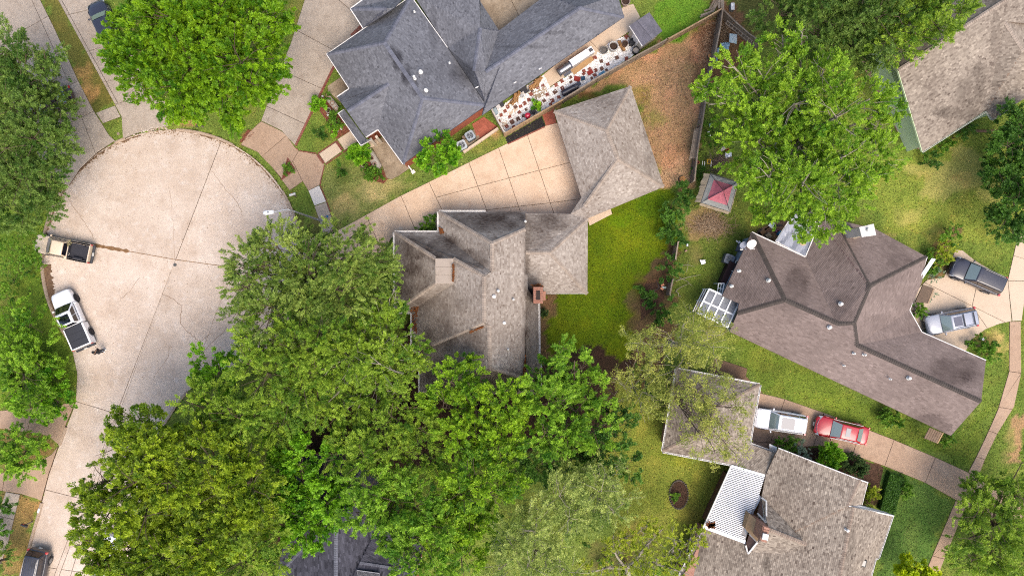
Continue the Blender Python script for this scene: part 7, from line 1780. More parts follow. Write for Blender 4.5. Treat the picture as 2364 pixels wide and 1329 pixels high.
def small_box(name, label, px, py, sz, z, m, rz=.5, cat='box', lid=None):
    o = thing(name, label, cat, P(px, py, 0)); c = P(px, py, 0)
    b = MB(); b.box((c.x, c.y, z + sz[2] / 2), sz, rz); q = b.build('body', m, o); bevelmod(q, .02, 2)
    if lid: b = MB(); b.box((c.x, c.y, z + sz[2] + .025), (sz[0] * 1.04, sz[1] * 1.04, .05), rz); q = b.build('lid', lid, o); bevelmod(q, .02, 2)
    return o
small_box('cool_box', 'pale blue cool box inside the yard gate', 1144, 259, (.55, .34, .35), .05, mat('cool_box_blue', A(160, 190, 206), rough=.5), 2.1, lid=mat('cool_box_lid', A(186, 206, 214), rough=.5))
small_box('storage_crate', 'dark storage crate under the eaves near the cool box', 1158, 243, (.35, .4, .4), .05, mat('dark_crate', A(46, 46, 60), rough=.5), .5, lid=PLAS)
small_box('white_box', 'white box under the eaves beside the cool box', 1150, 248, (.4, .36, .3), .05, mat('white_box', A(236, 234, 232), rough=.5), .5, lid=MATS['white_box'])
small_box('black_tray', 'flat black tray beside the middle of the log piles', 1216, 214, (.5, .22, .1), .3, PLAS, .5, lid=PLAS)
small_box('tool_box', 'dark tool box between the log piles', 1208, 208, (.6, .3, .3), .1, MATS['dark_crate'], .5, lid=PLAS)
tub('bucket', 'white bucket beside the log pile', 1206, 224, .16, .35, mat('white_bucket', A(224, 224, 222), rough=.5), mat('bucket_lid', A(206, 206, 206), rough=.5), cat='bucket')
def kettle():
    o = thing('red_kettle_grill', 'bright red kettle barbecue with a grey cover beside the newer fence', 'barbecue', P(1218, 267, 0)); c = P(1218, 267, .8)
    RK = mat('red_enamel', A(226, 44, 74), rough=.25, spec=.6, coat=.4)
    b = MB(); b.lathe(c, [(.05, -.26), (.2, -.2), (.28, -.04), (.28, 0)], 18); b.build('bowl', RK, o, smooth=True); b = MB(); b.lathe(c + Vector((0, 0, .006)), [(.285, 0), (.26, .1), (.16, .2), (.03, .24)], 18); b.build('lid', RK, o, smooth=True)
    for k in range(3): b = MB(); a = k * 2.1; b.tube([c + Vector((math.cos(a) * .16, math.sin(a) * .16, -.2)), Vector((c.x + math.cos(a) * .26, c.y + math.sin(a) * .26, .03))], .018, 6); b.build('leg', STEEL, o)
kettle()
cloth('grey_cover', 'dark grey crumpled cover beside the red barbecue', [(1222, 258), (1236, 254), (1240, 262), (1226, 268)], .25, mat('grey_cover', A(84, 82, 86), rough=.8), .3)
def pot_plant(name, label, px, py, r, h, m, style='bush', pr=None, lf=True):
    o = tub(name, label, px, py, r, h, m, SOIL, cat='pot', rim=.02)
    if lf:
        V, F, T, tw = foliage([(P(px, py, h + (pr or r) * .4), (pr or r))], style, 2.0, .8, int(px))
        leaf_obj('plant', V, F, T, LEAF[style], o)
    return o
CLAY = mat('clay_pot', A(190, 158, 138), [(6, .4, .7, A(160, 126, 106), .5)], rough=.9)
STONE = mat('stone_pot', A(190, 180, 166), [(6, .4, .7, A(150, 140, 128), .5)], rough=.9)
pot_plant('planted_tub', 'wooden tub with a bright plant by the newer fence', 1244, 243, .28, .35, WOODN, 'broad', .34)
pot_plant('clay_pot', 'clay pot with a plant at the top end of the left planter', 760, 224, .16, .5, CLAY, 'bush', .16)
pot_plant('clay_pot', 'wide pot of soil on the left planter', 770, 242, .2, .55, CLAY, lf=False)
pot_plant('clay_pot', 'pot with a small plant at the lower end of the left planter', 779, 254, .17, .5, CLAY, 'bush', .18)
pot_plant('stone_pot', 'grey stone bowl standing in the red mulch', 760, 257, .24, .3, STONE, lf=False)
pot_plant('stone_pot', 'round stone pot with a plant at the end of the red mulch', 778, 303, .21, .35, STONE, 'broad', .15)
pot_plant('stone_pot', 'round stone pot with a grey plant in front of the long planter', 842, 382, .25, .35, STONE, 'bush', .2)
pot_plant('clay_pot', 'larger clay pot of soil on the long planter', 860, 368, .22, .62, CLAY, lf=False)
pot_plant('clay_pot', 'smaller clay pot of soil on the long planter', 867.5, 381, .17, .6, CLAY, lf=False)
pot_plant('clay_pot', 'pot holding the leafy plant beside the brick edging', 744, 240, .2, .4, CLAY, lf=False)
tub('sprinkler_box', 'small square white post in the mulch by the end pot', 789, 299, .09, .2, WHITE, SOIL, cat='post'); tub('sprinkler_box', 'small white post in the mulch next to the stone bowl', 758, 267, .09, .2, WHITE, SOIL, cat='post'); tub('sprinkler_box', 'small white post by the leafy potted plant', 746, 224, .09, .2, WHITE, SOIL, cat='post')
def planter(label, pts, h=.45):
    o = thing('stone_planter', label, 'planter', P(*pts[0], 0)); w = [P(*p).to_2d() for p in pts]
    b = MB(); b.prism(w, 0, h, bev=.03); b.build('base', mat('planter_stone', A(176, 166, 152), [(2, .45, .7, A(146, 134, 120), .5), (20, .5, .75, A(200, 190, 176), .4)], rough=.9, fine=.15), o)
    b = MB(); b.prism(inset(w, .12), h + .002, h + .03, bev=.01); b.build('top_slab', mat('planter_top', A(200, 192, 180), [(3, .45, .7, A(170, 160, 148), .5)], rough=.9, fine=.12), o)
planter('long stone planter bench with two clay pots on the front patio', [(849, 360), (853, 347), (858, 344), (866, 354), (882, 382), (879, 390), (870, 393), (864, 388)])
planter('stone planter bench with three pots beside the slate roof', [(752, 230), (764, 222), (778, 240), (790, 256), (778, 261)])

# air conditioners
ACG = mat('ac_cabinet', A(186, 196, 202), rough=.5, metal=.2); ACD = mat('ac_dark', A(40, 46, 52), rough=.6)
def air_con(label, px, py, s, h, rz, m, tilt=0, blades=4):
    c = P(px, py, h); o = thing('air_conditioner', label, 'air conditioner', (c.x, c.y, .06))
    b = MB(); b.box((c.x, c.y, h / 2 + .06), (s, s, h - .1), rz); q = b.build('cabinet', mat('ac_fins', A(112, 118, 122), rough=.6, metal=.3), o); bevelmod(q, .06, 3)
    N = 20; b = MB(); R = Matrix.Rotation(rz, 3, 'Z')
    sq = []
    for k in range(N):
        t = k * 2 * math.pi / N; k_ = s / 2 / max(abs(math.cos(t)), abs(math.sin(t))); k_ = min(k_, s * .62)
        sq.append((R @ Vector((math.cos(t) * k_, math.sin(t) * k_, 0)), R @ Vector((math.cos(t) * s * .37, math.sin(t) * s * .37, 0))))
    C0 = Vector((c.x, c.y, h + .02))
    for k in range(N):
        j = (k + 1) % N; b.poly([C0 + sq[k][0], C0 + sq[j][0], C0 + sq[j][1], C0 + sq[k][1]]); b.poly([C0 + sq[j][0], C0 + sq[k][0], C0 + sq[k][0] - Vector((0, 0, .06)), C0 + sq[j][0] - Vector((0, 0, .06))]); b.poly([C0 + sq[k][1], C0 + sq[j][1], C0 + sq[j][1] - Vector((0, 0, .2)), C0 + sq[k][1] - Vector((0, 0, .2))])
    b.build('top_plate', m, o)
    b = MB(); b.lathe(C0 - Vector((0, 0, .19)), [(s * .37, 0), (s * .1, .001)], N); b.build('fan_well', ACD, o)
    for k in range(blades):
        t = rz + k * 2 * math.pi / blades; b = MB(); b.box(C0 + Vector((math.cos(t) * s * .2, math.sin(t) * s * .2, -.1)), (s * .3, s * .16, .012), t, rx=.35); b.build('fan_blade', mat('fan_metal', A(150, 160, 168), rough=.4, metal=.5), o)
    b = MB(); b.lathe(C0 - Vector((0, 0, .1)), [(s * .09, 0), (s * .09, .06)], 12); b.build('motor_cap', m, o)
    b = MB()
    for r in (.12, .2, .28, .36): b.tube([C0 + Vector((math.cos(t) * s * r, math.sin(t) * s * r, .012)) for t in [i * math.pi / 8 for i in range(17)]], .006, 4, caps=False)
    for k in range(6): t = rz + k * math.pi / 3; b.tube([C0 + Vector((math.cos(t) * s * .06, math.sin(t) * s * .06, .012)), C0 + Vector((math.cos(t) * s * .37, math.sin(t) * s * .37, .012))], .007, 4)
    b.build('fan_guard', STEEL, o, kind='stuff')
air_con('pale blue square air conditioner between the brick wall and the red pavers', 1085, 313, .82, .85, .55, ACG)
air_con('pale air conditioner partly under the young bright tree', 1066, 335, .84, .8, .45, mat('ac_pale', A(214, 220, 222), rough=.5), blades=5)
air_con('grey air conditioner against the blue wall of the brown roofed house', 1684, 598, .86, .9, -.35, mat('ac_grey', A(138, 144, 156), rough=.5), blades=3)
small_box('meter_box', 'small brown box between the two air conditioners', 1072, 320, (.3, .3, .5), .06, mat('brown_box', A(120, 100, 84), rough=.7), .5, lid=mat('brown_lid', A(140, 120, 104), rough=.7))
small_box('utility_cabinet', 'blue grey cabinet against the blue wall below the dishes', 1706, 572, (.5, .8, 1.2), .05, mat('blue_grey_cabinet', A(120, 126, 146), rough=.6), -.4, lid=mat('cabinet_lid', A(138, 142, 164), rough=.6))
small_box('wood_store', 'dark brown wood store along the blue wall', 1673, 630, (.6, 2.0, 1.0), .05, mat('dark_wood_store', A(54, 36, 34), rough=.8), -.43, lid=mat('store_lid', A(72, 48, 46), rough=.8))

# satellite dishes
def dish(label, px, py, z, s, m, foot):
    o = thing('satellite_dish', label, 'satellite dish', P(px, py, z)); c = P(px, py, z)
    n = Vector((.12, -.55, .83)).normalized(); q = n.to_track_quat('Z', 'Y').to_matrix().to_4x4()
    b = MB(); b.lathe(c, [(.03, -.1), (s * .4, -.08), (s * .75, -.03), (s, .03), (s, .045), (s * .75, -.012), (s * .4, -.06), (.03, -.08)], 24, m=q); b.build('reflector', m, o, smooth=True)
    f = P(*foot); b = MB(); b.tube([c - n * .1, f.lerp(c, .4) + Vector((0, 0, .15)), f], .03, 6); b.box(f, (.34, .12, .05), .1); b.build('mast', WHITE, o)
    b = MB(); b.tube([c - q.to_3x3() @ Vector((0, s, 0)), c + n * .5 - q.to_3x3() @ Vector((0, s * .5, 0))], .02, 5); b.box(c + n * .5 - q.to_3x3() @ Vector((0, s * .5, 0)), (.08, .08, .1)); b.build('feed_arm', m, o)
dish('white oval satellite dish on the corner of the brown roof', 1735, 563, 3.9, .44, WHITE, (1735, 574, 3.2))
dish('grey satellite dish just off the eaves beside the white one', 1716, 565, 3.5, .34, mat('grey_dish', A(160, 166, 182), rough=.5), (1713, 576, 2.5))

# shed
def shed():
    o = thing('garden_shed', 'small shed with cream walls and a grey gabled roof', 'shed', P(1487, 70))
    A1, B1, C1, D1 = (1453, 60), (1499, 29), (1529, 72), (1483, 107)
    w = [P(*p, 2.1).to_2d() for p in (A1, B1, C1, D1)]
    cw = mat('cream_wall', A(226, 216, 196), [(3, .5, .8, A(196, 184, 160), .4)], rough=.8)
    b = MB(); b.prism(inset(w, .16), 0, 2.05); b.build('wall', cw, o)
    ra, rb = (1475, 45, 2.75), (1509.5, 87, 2.75)
    rf_ = [[(*A1, 2.05), ra, rb, (*D1, 2.05)], [(*B1, 2.05), ra, rb, (*C1, 2.05)]]
    roof(o, rf_, mat('grey_shed_shingle', A(106, 104, 112, .5), tint=A(146, 142, 152, .55), rough=.95, fine=.12, stain=A(60, 58, 62, .5)), expo=.16, tabs=(.3, .34), ridges=[(ra, rb)], contrast=.5)
    b = MB(); q = inset(w, .16)
    for i, j, m_ in ((0, 1, ra), (3, 2, rb)):
        p = P(*m_); b.poly([Vector((*q[i], 2.0)), Vector((*q[j], 2.0)), p - Vector((0, 0, .12))]); b.poly([Vector((*q[j], 2.0)), Vector((*q[i], 2.0)), p - Vector((0, 0, .12))])
    b.build('gable', cw, o); fascia(o, [(*A1, 2.08), (*D1, 2.08)], w=.06, h=.14, m=WHITE)
    b = MB(); a, d = inset(w, .15)[0], inset(w, .15)[3]; s = (d - a).normalized(); nn = Vector((s.y, -s.x)); c = a.lerp(d, .5); b.prism([c - s * .45 + nn * .0, c + s * .45, c + s * .45 - nn * -.03, c - s * .45 + nn * .03], .05, 1.9); b.build('door', WHITE, o)
shed()

# ---------------------------------------------------------------- yard of the brown roofed house
def gazebo():
    o = thing('gazebo', 'square canopy gazebo with a faded pink centre and torn tan valances', 'gazebo', P(1658, 448))
    z = 2.2; cs = [P(x, y, z) for x, y in ((1640, 402), (1703, 421), (1685, 489), (1618, 468))]; ap = P(1670, 440, 3.3)
    GR = mat('grey_canopy', A(166, 166, 160), [(1.2, .45, .7, A(136, 144, 142), .6), (6, .5, .8, A(196, 192, 184), .4)], rough=.85); PK = mat('pink_canopy', A(212, 118, 130), [(1.0, .45, .7, A(232, 150, 160), .6), (5, .55, .8, A(170, 76, 86), .4)], rough=.85); TN = mat('tan_valance', A(196, 178, 150), [(2, .45, .7, A(166, 146, 118), .5)], rough=.9)
    b = MB(); N = 8; rings = []
    for k in range(4):
        for i in range(N): rings.append(cs[k].lerp(cs[(k + 1) % 4], i / N))
    M = len(rings)
    def pt(i, f):
        p = ap.lerp(rings[i % M], f); sag = -.22 * math.sin(f * math.pi) * (1 - .5 * ((i % N) == 0)) + rnd.uniform(-.025, .025); return p + Vector((0, 0, sag))
    F = [0.0, .24, .48, .68]; G = {(i, j): pt(i, f) for i in range(M) for j, f in enumerate(F + [.69, .8, .9, 1.0])}
    pk = MB()
    for i in range(M):
        for j in range(3): pk.poly([G[i, j], G[i, j + 1], G[(i + 1) % M, j + 1], G[(i + 1) % M, j]])
    for i in range(M):
        for j in range(3, 7): b.poly([G[i, j], G[i, j + 1], G[(i + 1) % M, j + 1], G[(i + 1) % M, j]])
    b.build('canopy', GR, o); pk.build('canopy_centre', PK, o)
    for (i, j), q in {(0, 3): 1, (3, 2): 1, (2, 1): 0, (0, 1): 0}.items():
        v = MB(); K = 8
        for k in range(K):
            a, c = cs[i].lerp(cs[j], k / K), cs[i].lerp(cs[j], (k + 1) / K)
            out = (((cs[i] + cs[j]) / 2) - ap); out.z = 0; out.normalize()
            dr = (.55 if (i, j) == (0, 3) else .22); f = lambda p, r: p + out * dr * (.7 + .3 * r) - Vector((0, 0, .35))
            v.poly([a, c, f(c, rnd.random()), f(a, rnd.random())])
        v.build('valance', TN, o)
    for c in cs: b = MB(); b.tube([Vector((c.x, c.y, 0)), c], .03, 6); b.build('post', PLAS, o)
    for i in range(4): b = MB(); b.tube([cs[i], cs[(i + 1) % 4]], .022, 6); b.build('rail', PLAS, o)
    for i in range(4): b = MB(); b.tube([cs[i] - Vector((0, 0, .03)), ap - Vector((0, 0, .03))], .02, 6); b.build('roof_rib', PLAS, o)
gazebo()
def greenhouse():
    o = thing('greenhouse', 'white framed lean-to greenhouse with glass panes against the brown roof', 'greenhouse', P(1660, 715))
    q = [(1637, 667), (1706, 698), (1680, 755), (1609, 722)]; h0 = 2.1
    wf = mat('white_frame', A(244, 244, 244, .85), rough=.5); gp = mat('cloudy_pane', A(176, 180, 186), [(1.5, .45, .7, A(130, 134, 142), .6), (8, .5, .8, A(216, 214, 216), .4)], rough=.25, alpha=.72)
    f = lambda u, v: P(*(Vector(q[0]).lerp(Vector(q[1]), u).lerp(Vector(q[3]).lerp(Vector(q[2]), u), v)), h0 + .35 * u)
    for i in range(4):
        for j in range(2):
            u0, u1, v0, v1 = i / 4 + .015, (i + 1) / 4 - .015, j / 2 + .02, (j + 1) / 2 - .02
            b = MB(); r = [f(u0, v0), f(u1, v0), f(u1, v1), f(u0, v1)]; b.poly(r); b.poly([p - Vector((0, 0, .02)) for p in r[::-1]]); b.build('pane', gp, o)
    for i in range(5): b = MB(); b.beam(f(i / 4, 0) + Vector((0, 0, .02)), f(i / 4, 1) + Vector((0, 0, .02)), .12, .08); b.build('rafter', wf, o)
    for j in range(3): b = MB(); b.beam(f(0, j / 2) + Vector((0, 0, .035)), f(1, j / 2) + Vector((0, 0, .035)), .14, .06); b.build('purlin', wf, o)
    for u, v in ((0, 0), (1, 0), (0, 1), (1, 1), (.5, 0), (.5, 1), (0, .5)):
        p = f(u, v); b = MB(); b.tube([Vector((p.x, p.y, 0)), p], .05, 6); b.build('post', wf, o)
    for zz in (.5, 1.2): b = MB(); a, c = f(0, 0), f(0, 1); b.beam(Vector((a.x, a.y, zz)), Vector((c.x, c.y, zz)), .06, .08); b.build('side_rail', wf, o)
    b = MB(); c0 = [f(.03, .03), f(.97, .03), f(.97, .97), f(.03, .97)]; b.prism([(p.x, p.y) for p in c0], 0, .06); b.build('floor_slab', CONC_D, o)
    for u, v in ((.2, .3), (.45, .7), (.7, .3), (.8, .75)): p = f(u, v); b = MB(); b.box((p.x, p.y, .5), (.7, .5, .08), -.4); b.box((p.x, p.y, .25), (.5, .4, .48), -.4); b.build('bench', WOOD, o)
greenhouse()
def window_frame():
    o = thing('window_frame', 'white four pane window frame leaning on the blue wall', 'window frame', P(1662, 665)); wf = MATS['white_frame']
    c = [P(1659, 654, 1.5), P(1672, 654, 1.7), P(1667, 678, 1.6), P(1656, 674, 1.4)]
    b = MB()
    for i in range(4): b.beam(c[i], c[(i + 1) % 4], .07, .05)
    b.build('frame', wf, o)
    b = MB(); b.beam(c[0].lerp(c[1], .5), c[3].lerp(c[2], .5), .05, .04); b.build('glazing_bar', wf, o); b = MB(); b.beam(c[0].lerp(c[3], .52) + Vector((0, 0, .004)), c[1].lerp(c[2], .52) + Vector((0, 0, .004)), .05, .04); b.build('glazing_bar', wf, o)
    for s in (0, 3): b = MB(); p = c[s]; b.tube([Vector((p.x, p.y, 0)), p], .03, 5); b.build('leg', wf, o)
window_frame()
def plastic_roof():
    o = thing('plastic_patio_roof', 'sagging clear plastic patio roof with folds between the brown roof slopes', 'patio roof', P(1830, 560))
    q = [(1838, 484), (1893, 520), (1859, 592), (1790, 557)]
    m = mat('clear_sheet', A(196, 200, 212), [(1.2, .45, .7, A(150, 156, 174), .6), (5, .55, .8, A(236, 238, 242), .5)], rough=.25, alpha=.8, spec=.6)
    b = MB(); NU, NV = 16, 12; g = {}
    for i in range(NU + 1):
        for j in range(NV + 1):
            u, v = i / NU, j / NV; p = P(*(Vector(q[0]).lerp(Vector(q[1]), u).lerp(Vector(q[3]).lerp(Vector(q[2]), u), v)), 2.45)
            g[i, j] = p + Vector((0, 0, .16 * abs(math.sin(u * 9 + v * 2.2)) * (.4 + .6 * v) + .05 * rnd.random() - .15 * math.sin(u * 3.14) * math.sin(v * 3.14)))
    for i in range(NU):
        for j in range(NV): b.poly([g[i, j], g[i + 1, j], g[i + 1, j + 1], g[i, j + 1]])
    b.build('sheet', m, o)
    for a, c in ((0, 1), (1, 2), (3, 2), (0, 3)): b = MB(); b.beam(P(*q[a], 2.5), P(*q[c], 2.5), .08, .1); b.build('edge_beam', WHITE, o)
    for f in (.33, .66): b = MB(); b.beam(P(*Vector(q[0]).lerp(Vector(q[1]), f), 2.36), P(*Vector(q[3]).lerp(Vector(q[2]), f), 2.36), .06, .1); b.build('rafter', WHITE, o)
    for k in (0, 1): b = MB(); p = P(*q[k], 2.4); b.tube([Vector((p.x, p.y, 0)), p], .05, 6); b.build('post', WHITE, o)
    b = MB(); c = P(1854, 560, 2.7); b.poly([c + Vector((math.cos(t) * .3, math.sin(t) * .28, 0)) for t in [k * .785 for k in range(8)]]); b.build('tan_patch', mat('tan_patch', A(226, 194, 156), rough=.9), o)
plastic_roof()
def chair(label, px, py, rz, m):
    c = P(px, py, 0); o = thing('garden_chair', label, 'chair', (c.x, c.y, .055), rz=rz, group='chairs on the little brown patio')
    b = MB(); b.box((0, 0, .43), (.5, .5, .05)); b.build('seat', m, o); b = MB(); b.box((-.27, 0, .68), (.05, .5, .5), ry=-.2); b.build('backrest', m, o)
    for x in (-.22, .22):
        for y in (-.22, .22): b = MB(); b.tube([(x, y, 0), (x, y, .42)], .02, 6); b.build('leg', PLAS, o)
    for y in (-.27, .27): b = MB(); b.box((0, y, .62), (.45, .04, .03)); b.build('arm', PLAS, o)
chair('dark brown garden chair on the little brown patio', 1757, 538, .6, mat('brown_sling', A(128, 100, 72), rough=.8)); chair('pale garden chair on the little brown patio, nearer the eaves', 1769, 545, .6, mat('pale_sling', A(186, 170, 144), rough=.8))
boards('patio_planks', 'two short white planks on the little brown patio', 'planks', [(1776, 517, 1781, 520, .4), (1780, 526, 1788, 514, .2)], MATS['white_frame'], .1)
tub('blue_drum', 'blue drum beside the plastic patio roof', 1797, 540, .26, .8, mat('blue_drum', A(64, 150, 200), rough=.5), mat('blue_lid', A(84, 166, 214), rough=.5), cat='drum')
tub('pink_tub', 'small pink tub beside the blue drum', 1792, 534, .16, .4, mat('pink_tub', A(214, 130, 150), rough=.6), SOIL)
boards('dark_pole', 'dark pole lying on the little brown patio', 'pole', [(1788, 521, 1806, 520, .1)], PLAS, .1)
cloth('white_tarp', 'small white tarp lying on the weedy lawn', [(1614, 600, ), (1626, 600), (1628, 607), (1618, 611)], .05, mat('white_sheet', A(240, 240, 244, .85), rough=.5), .2, 'tarp')
cloth('white_tarp', 'bunched white sheet beside the utility cabinet', [(1697, 555), (1706, 557), (1712, 562), (1702, 561)], .5, MATS['white_sheet'], .25, 'tarp')
cloth('white_tarp', 'crumpled white plastic bag by the brush heap above the gazebo', [(1672, 354), (1684, 352), (1687, 363), (1674, 366)], .1, MATS['white_sheet'], .4, 'tarp')
cloth('blue_sheet', 'pale blue plastic sheet over junk beside the dirt yard fence', [(1662, 102), (1682, 100), (1682, 118), (1660, 118)], .6, mat('pale_blue_sheet', A(170, 206, 226), rough=.4), .3, 'tarp')
cloth('blue_sheet', 'narrow strip of pale blue plastic along the dirt yard fence', [(1655, 112), (1660, 112), (1655, 145), (1650, 145)], .7, MATS['pale_blue_sheet'], .2, 'tarp')
def painted_board():
    o = thing('painted_board', 'white board with blue and green paint propped on legs', 'board', P(1692, 90))
    q = [(1684.5, 77.5), (1702, 79.5), (1701, 101.5), (1683.5, 98)]; z = 1.0
    b = MB(); b.prism([P(*p, z).to_2d() for p in q], z - .04, z); b.build('panel', mat('painted_white', A(226, 234, 232), [(.9, .46, .6, A(110, 186, 214), .85), (1.6, .56, .68, A(140, 190, 70), .8)], rough=.6), o)
    for p in q: c = P(*p, z); b = MB(); b.tube([Vector((c.x, c.y, 0)), c - Vector((0, 0, .05))], .025, 5); b.build('leg', WOOD, o)
painted_board()
small_box('white_hutch', 'white box with a lid on the grass right of the top fence corner', 1687, 21, (.32, .62, .5), .05, mat('hutch_grey', A(150, 156, 158), rough=.6), 0, lid=WHITE)
def stump(label, px, py, r):
    o = thing('tree_stump', label, 'stump', P(px, py, 0)); c = P(px, py, 0)
    b = MB(); b.lathe(c, [(r * 1.3, -.05), (r * 1.05, .1), (r, .28)], 14, sx=1.1); b.build('bark', BARK, o)
    b = MB(); b.lathe(c + Vector((0, 0, .283)), [(r * .96, 0), (r * .93, .012), (r * .3, .014)], 14, sx=1.1); b.build('cut_face', mat('cut_wood', A(226, 166, 104), [(6, .4, .7, A(206, 140, 80), .5)], rough=.9), o)
stump('orange cut tree stump at the foot of the dirt yard', 1574, 414, .27); stump('orange cut tree stump by the dirt yard fence', 1638, 132, .22)
def twig_heap(name, label, px, py, rx, ry, n, m, cat='brush heap', L=1.0, seed=1):
    o = thing(name, label, cat, P(px, py, 0)); b = MB(); r_ = random.Random(seed)
    for k in range(n):
        p = P(px + r_.gauss(0, rx * .5), py + r_.gauss(0, ry * .5), .05 + r_.random() * .3); a = r_.random() * 6.28; l = L * r_.uniform(.4, 1.2)
        d = Vector((math.cos(a), math.sin(a), r_.uniform(-.1, .15))) * l; mid = p + d * .5 + Vector((r_.uniform(-.1, .1), r_.uniform(-.1, .1), .06))
        b.tube([p, mid, p + d], [.018, .013, .005], 4, caps=False, t=r_.random())
    b.build('twigs', m, o, kind='stuff')
TWIG = mat('dry_twig', A(166, 134, 104), tint=A(200, 176, 146), rough=.95)
twig_heap('brush_heap', 'heap of dry brown brush below the gazebo', 1640, 520, 40, 20, 420, TWIG, L=1.2)
twig_heap('brush_heap', 'grey brown brush heap above the gazebo', 1662, 375, 22, 22, 260, mat('grey_twig', A(130, 108, 92), tint=A(160, 140, 122), rough=.95), L=.8, seed=2)
twig_heap('brush_heap', 'broken branches in the corner where three fences meet', 1672, 70, 14, 30, 120, TWIG, L=1.4, seed=3)
def fallen(label, lst, seed):
    o = thing('fallen_branch', label, 'branch', P(lst[0][0], lst[0][1], 0)); b = MB()
    for (a, c, d, e, r) in lst:
        p, q = P(a, c, .12), P(d, e, .16); b.tube([p, p.lerp(q, .5) + Vector((.05, .08, .12)), q], [r, r * .8, r * .35], 6)
    b.build('limbs', BARK_P, o)
fallen('pale dead branches lying across the weedy lawn', [(1560, 648, 1618, 634, .035), (1568, 640, 1600, 662, .03), (1575, 612, 1604, 616, .03), (1562, 668, 1590, 655, .03), (1585, 628, 1588, 600, .02)], 1)
fallen('forked pale branch beside the fence gap', [(1560, 672, 1567, 684, .05), (1567, 684, 1572, 686, .04), (1560, 672, 1572, 662, .03)], 2)
def walker():
    o = thing('toy_frame', 'yellow and white toy frame on the grass above the gazebo', 'toy', P(1637, 374)); Y = mat('yellow_plastic', A(226, 184, 50), rough=.5)
    b = MB(); q = [P(x, y, .6) for x, y in ((1633, 368), (1640, 368), (1640, 378), (1633, 378), (1633, 368))]; b.tube(q, .05, 6); b.build('seat_ring', Y, o)
    b = MB(); b.box(P(1636.5, 373, .52), (.24, .34, .06)); b.build('seat', mat('brown_seat', A(110, 96, 50), rough=.7), o)
    for x in (1622, 1627, 1642): b = MB(); b.tube([P(x, 372, .3), P(x - 1, 385, .3)], .03, 5); b.build('bar', MATS['white_frame'], o)
    for x in (1634, 1641): b = MB(); b.tube([P(x, 376, 0), P(x, 376, .6)], .025, 5); b.build('leg', MATS['white_frame'], o)
walker()
tub('red_pot', 'small faded red pot beside the dirt yard fence', 1610, 376, .14, .2, mat('faded_red', A(206, 100, 84), rough=.8), SOIL, cat='pot'); tub('orange_pot', 'orange pot by the brush heap above the gazebo', 1677, 347, .16, .25, mat('orange_pot', A(214, 96, 56), rough=.7), SOIL, cat='pot')
small_box('cream_box', 'cream box with a dark opening by the brush heap', 1666, 344, (.5, .4, .3), .03, mat('cream_box', A(200, 186, 160), rough=.8), .5, lid=mat('cream_lid', A(216, 204, 184), rough=.8))
small_box('teal_box', 'small teal glass box on the weeds beside the lime tree', 1639, 291, (.3, .3, .25), .05, mat('teal_box', A(120, 166, 160), rough=.3), .1, lid=mat('teal_lid', A(176, 206, 204), rough=.3))
b = MB(); b.tube([P(1637 + 4.5 * math.cos(t), 309 + 5 * math.sin(t), .08) for t in [k * .35 for k in range(2, 15)]], .06, 6); o = thing('white_hoop', 'broken white hoop in the weeds beside the lime tree', 'hoop', P(1637, 309)); b.build('ring', MATS['white_frame'], o)
small_box('feed_can', 'white can standing on the fence line beside the weedy lawn', 1577, 568, (.12, .2, .3), 1.3, MATS['white_frame'], 0); 
small_box('brick_bit', 'terracotta fragment at the top of the weedy fence gap', 1583, 579, (.24, .16, .12), .02, CLAY, .4)
# bird feeder pole
def feeder():
    o = thing('bird_feeder', 'black shepherd hook pole with a terracotta roofed bird feeder', 'bird feeder', P(1524, 664)); Z = 2.0
    b = MB(); b.tube([P(1522, 664, 0), P(1522, 664, Z)], .02, 6); b.build('pole', PLAS, o)
    for d in ((1515, 647), (1508, 673)): b = MB(); b.tube([P(1522, 664, Z), P((d[0] + 1522) / 2, (d[1] + 664) / 2, Z + .1), P(*d, Z - .1)], .018, 5); b.build('hook_arm', PLAS, o)
    T = mat('terracotta', A(206, 136, 100), rough=.8)
    for a, c in (((1526, 659.5), (1533, 656)), ((1525, 664), (1531, 668))): b = MB(); b.beam(P(*a, Z - .1), P(*c, Z - .2), .16, .03); b.build('roof_board', T, o)
    b = MB(); b.lathe(P(1528.5, 662.5, Z - .45), [(.05, 0), (.07, .05), (.07, .28), (.03, .33)], 10); b.build('seed_tube', WHITE, o)
    b = MB(); b.box(P(1534, 663.5, 1.0), (.3, .2, .06)); b.build('tray', mat('grey_green', A(160, 180, 170), rough=.5), o); b = MB(); b.tube([P(1534, 663.5, 0), P(1534, 663.5, 1.0)], .02, 5); b.build('tray_post', PLAS, o)
feeder()
tub('lawn_ornament', 'small white ornament by the pale green shrubs below the silver car', 2264, 782, .12, .3, MATS['white_frame'], MATS['white_frame'], cat='ornament'); small_box('yard_sign', 'little tan sign in the shrub bed below the silver car', 2253, 797, (.25, .06, .3), .2, CLAY, .3)
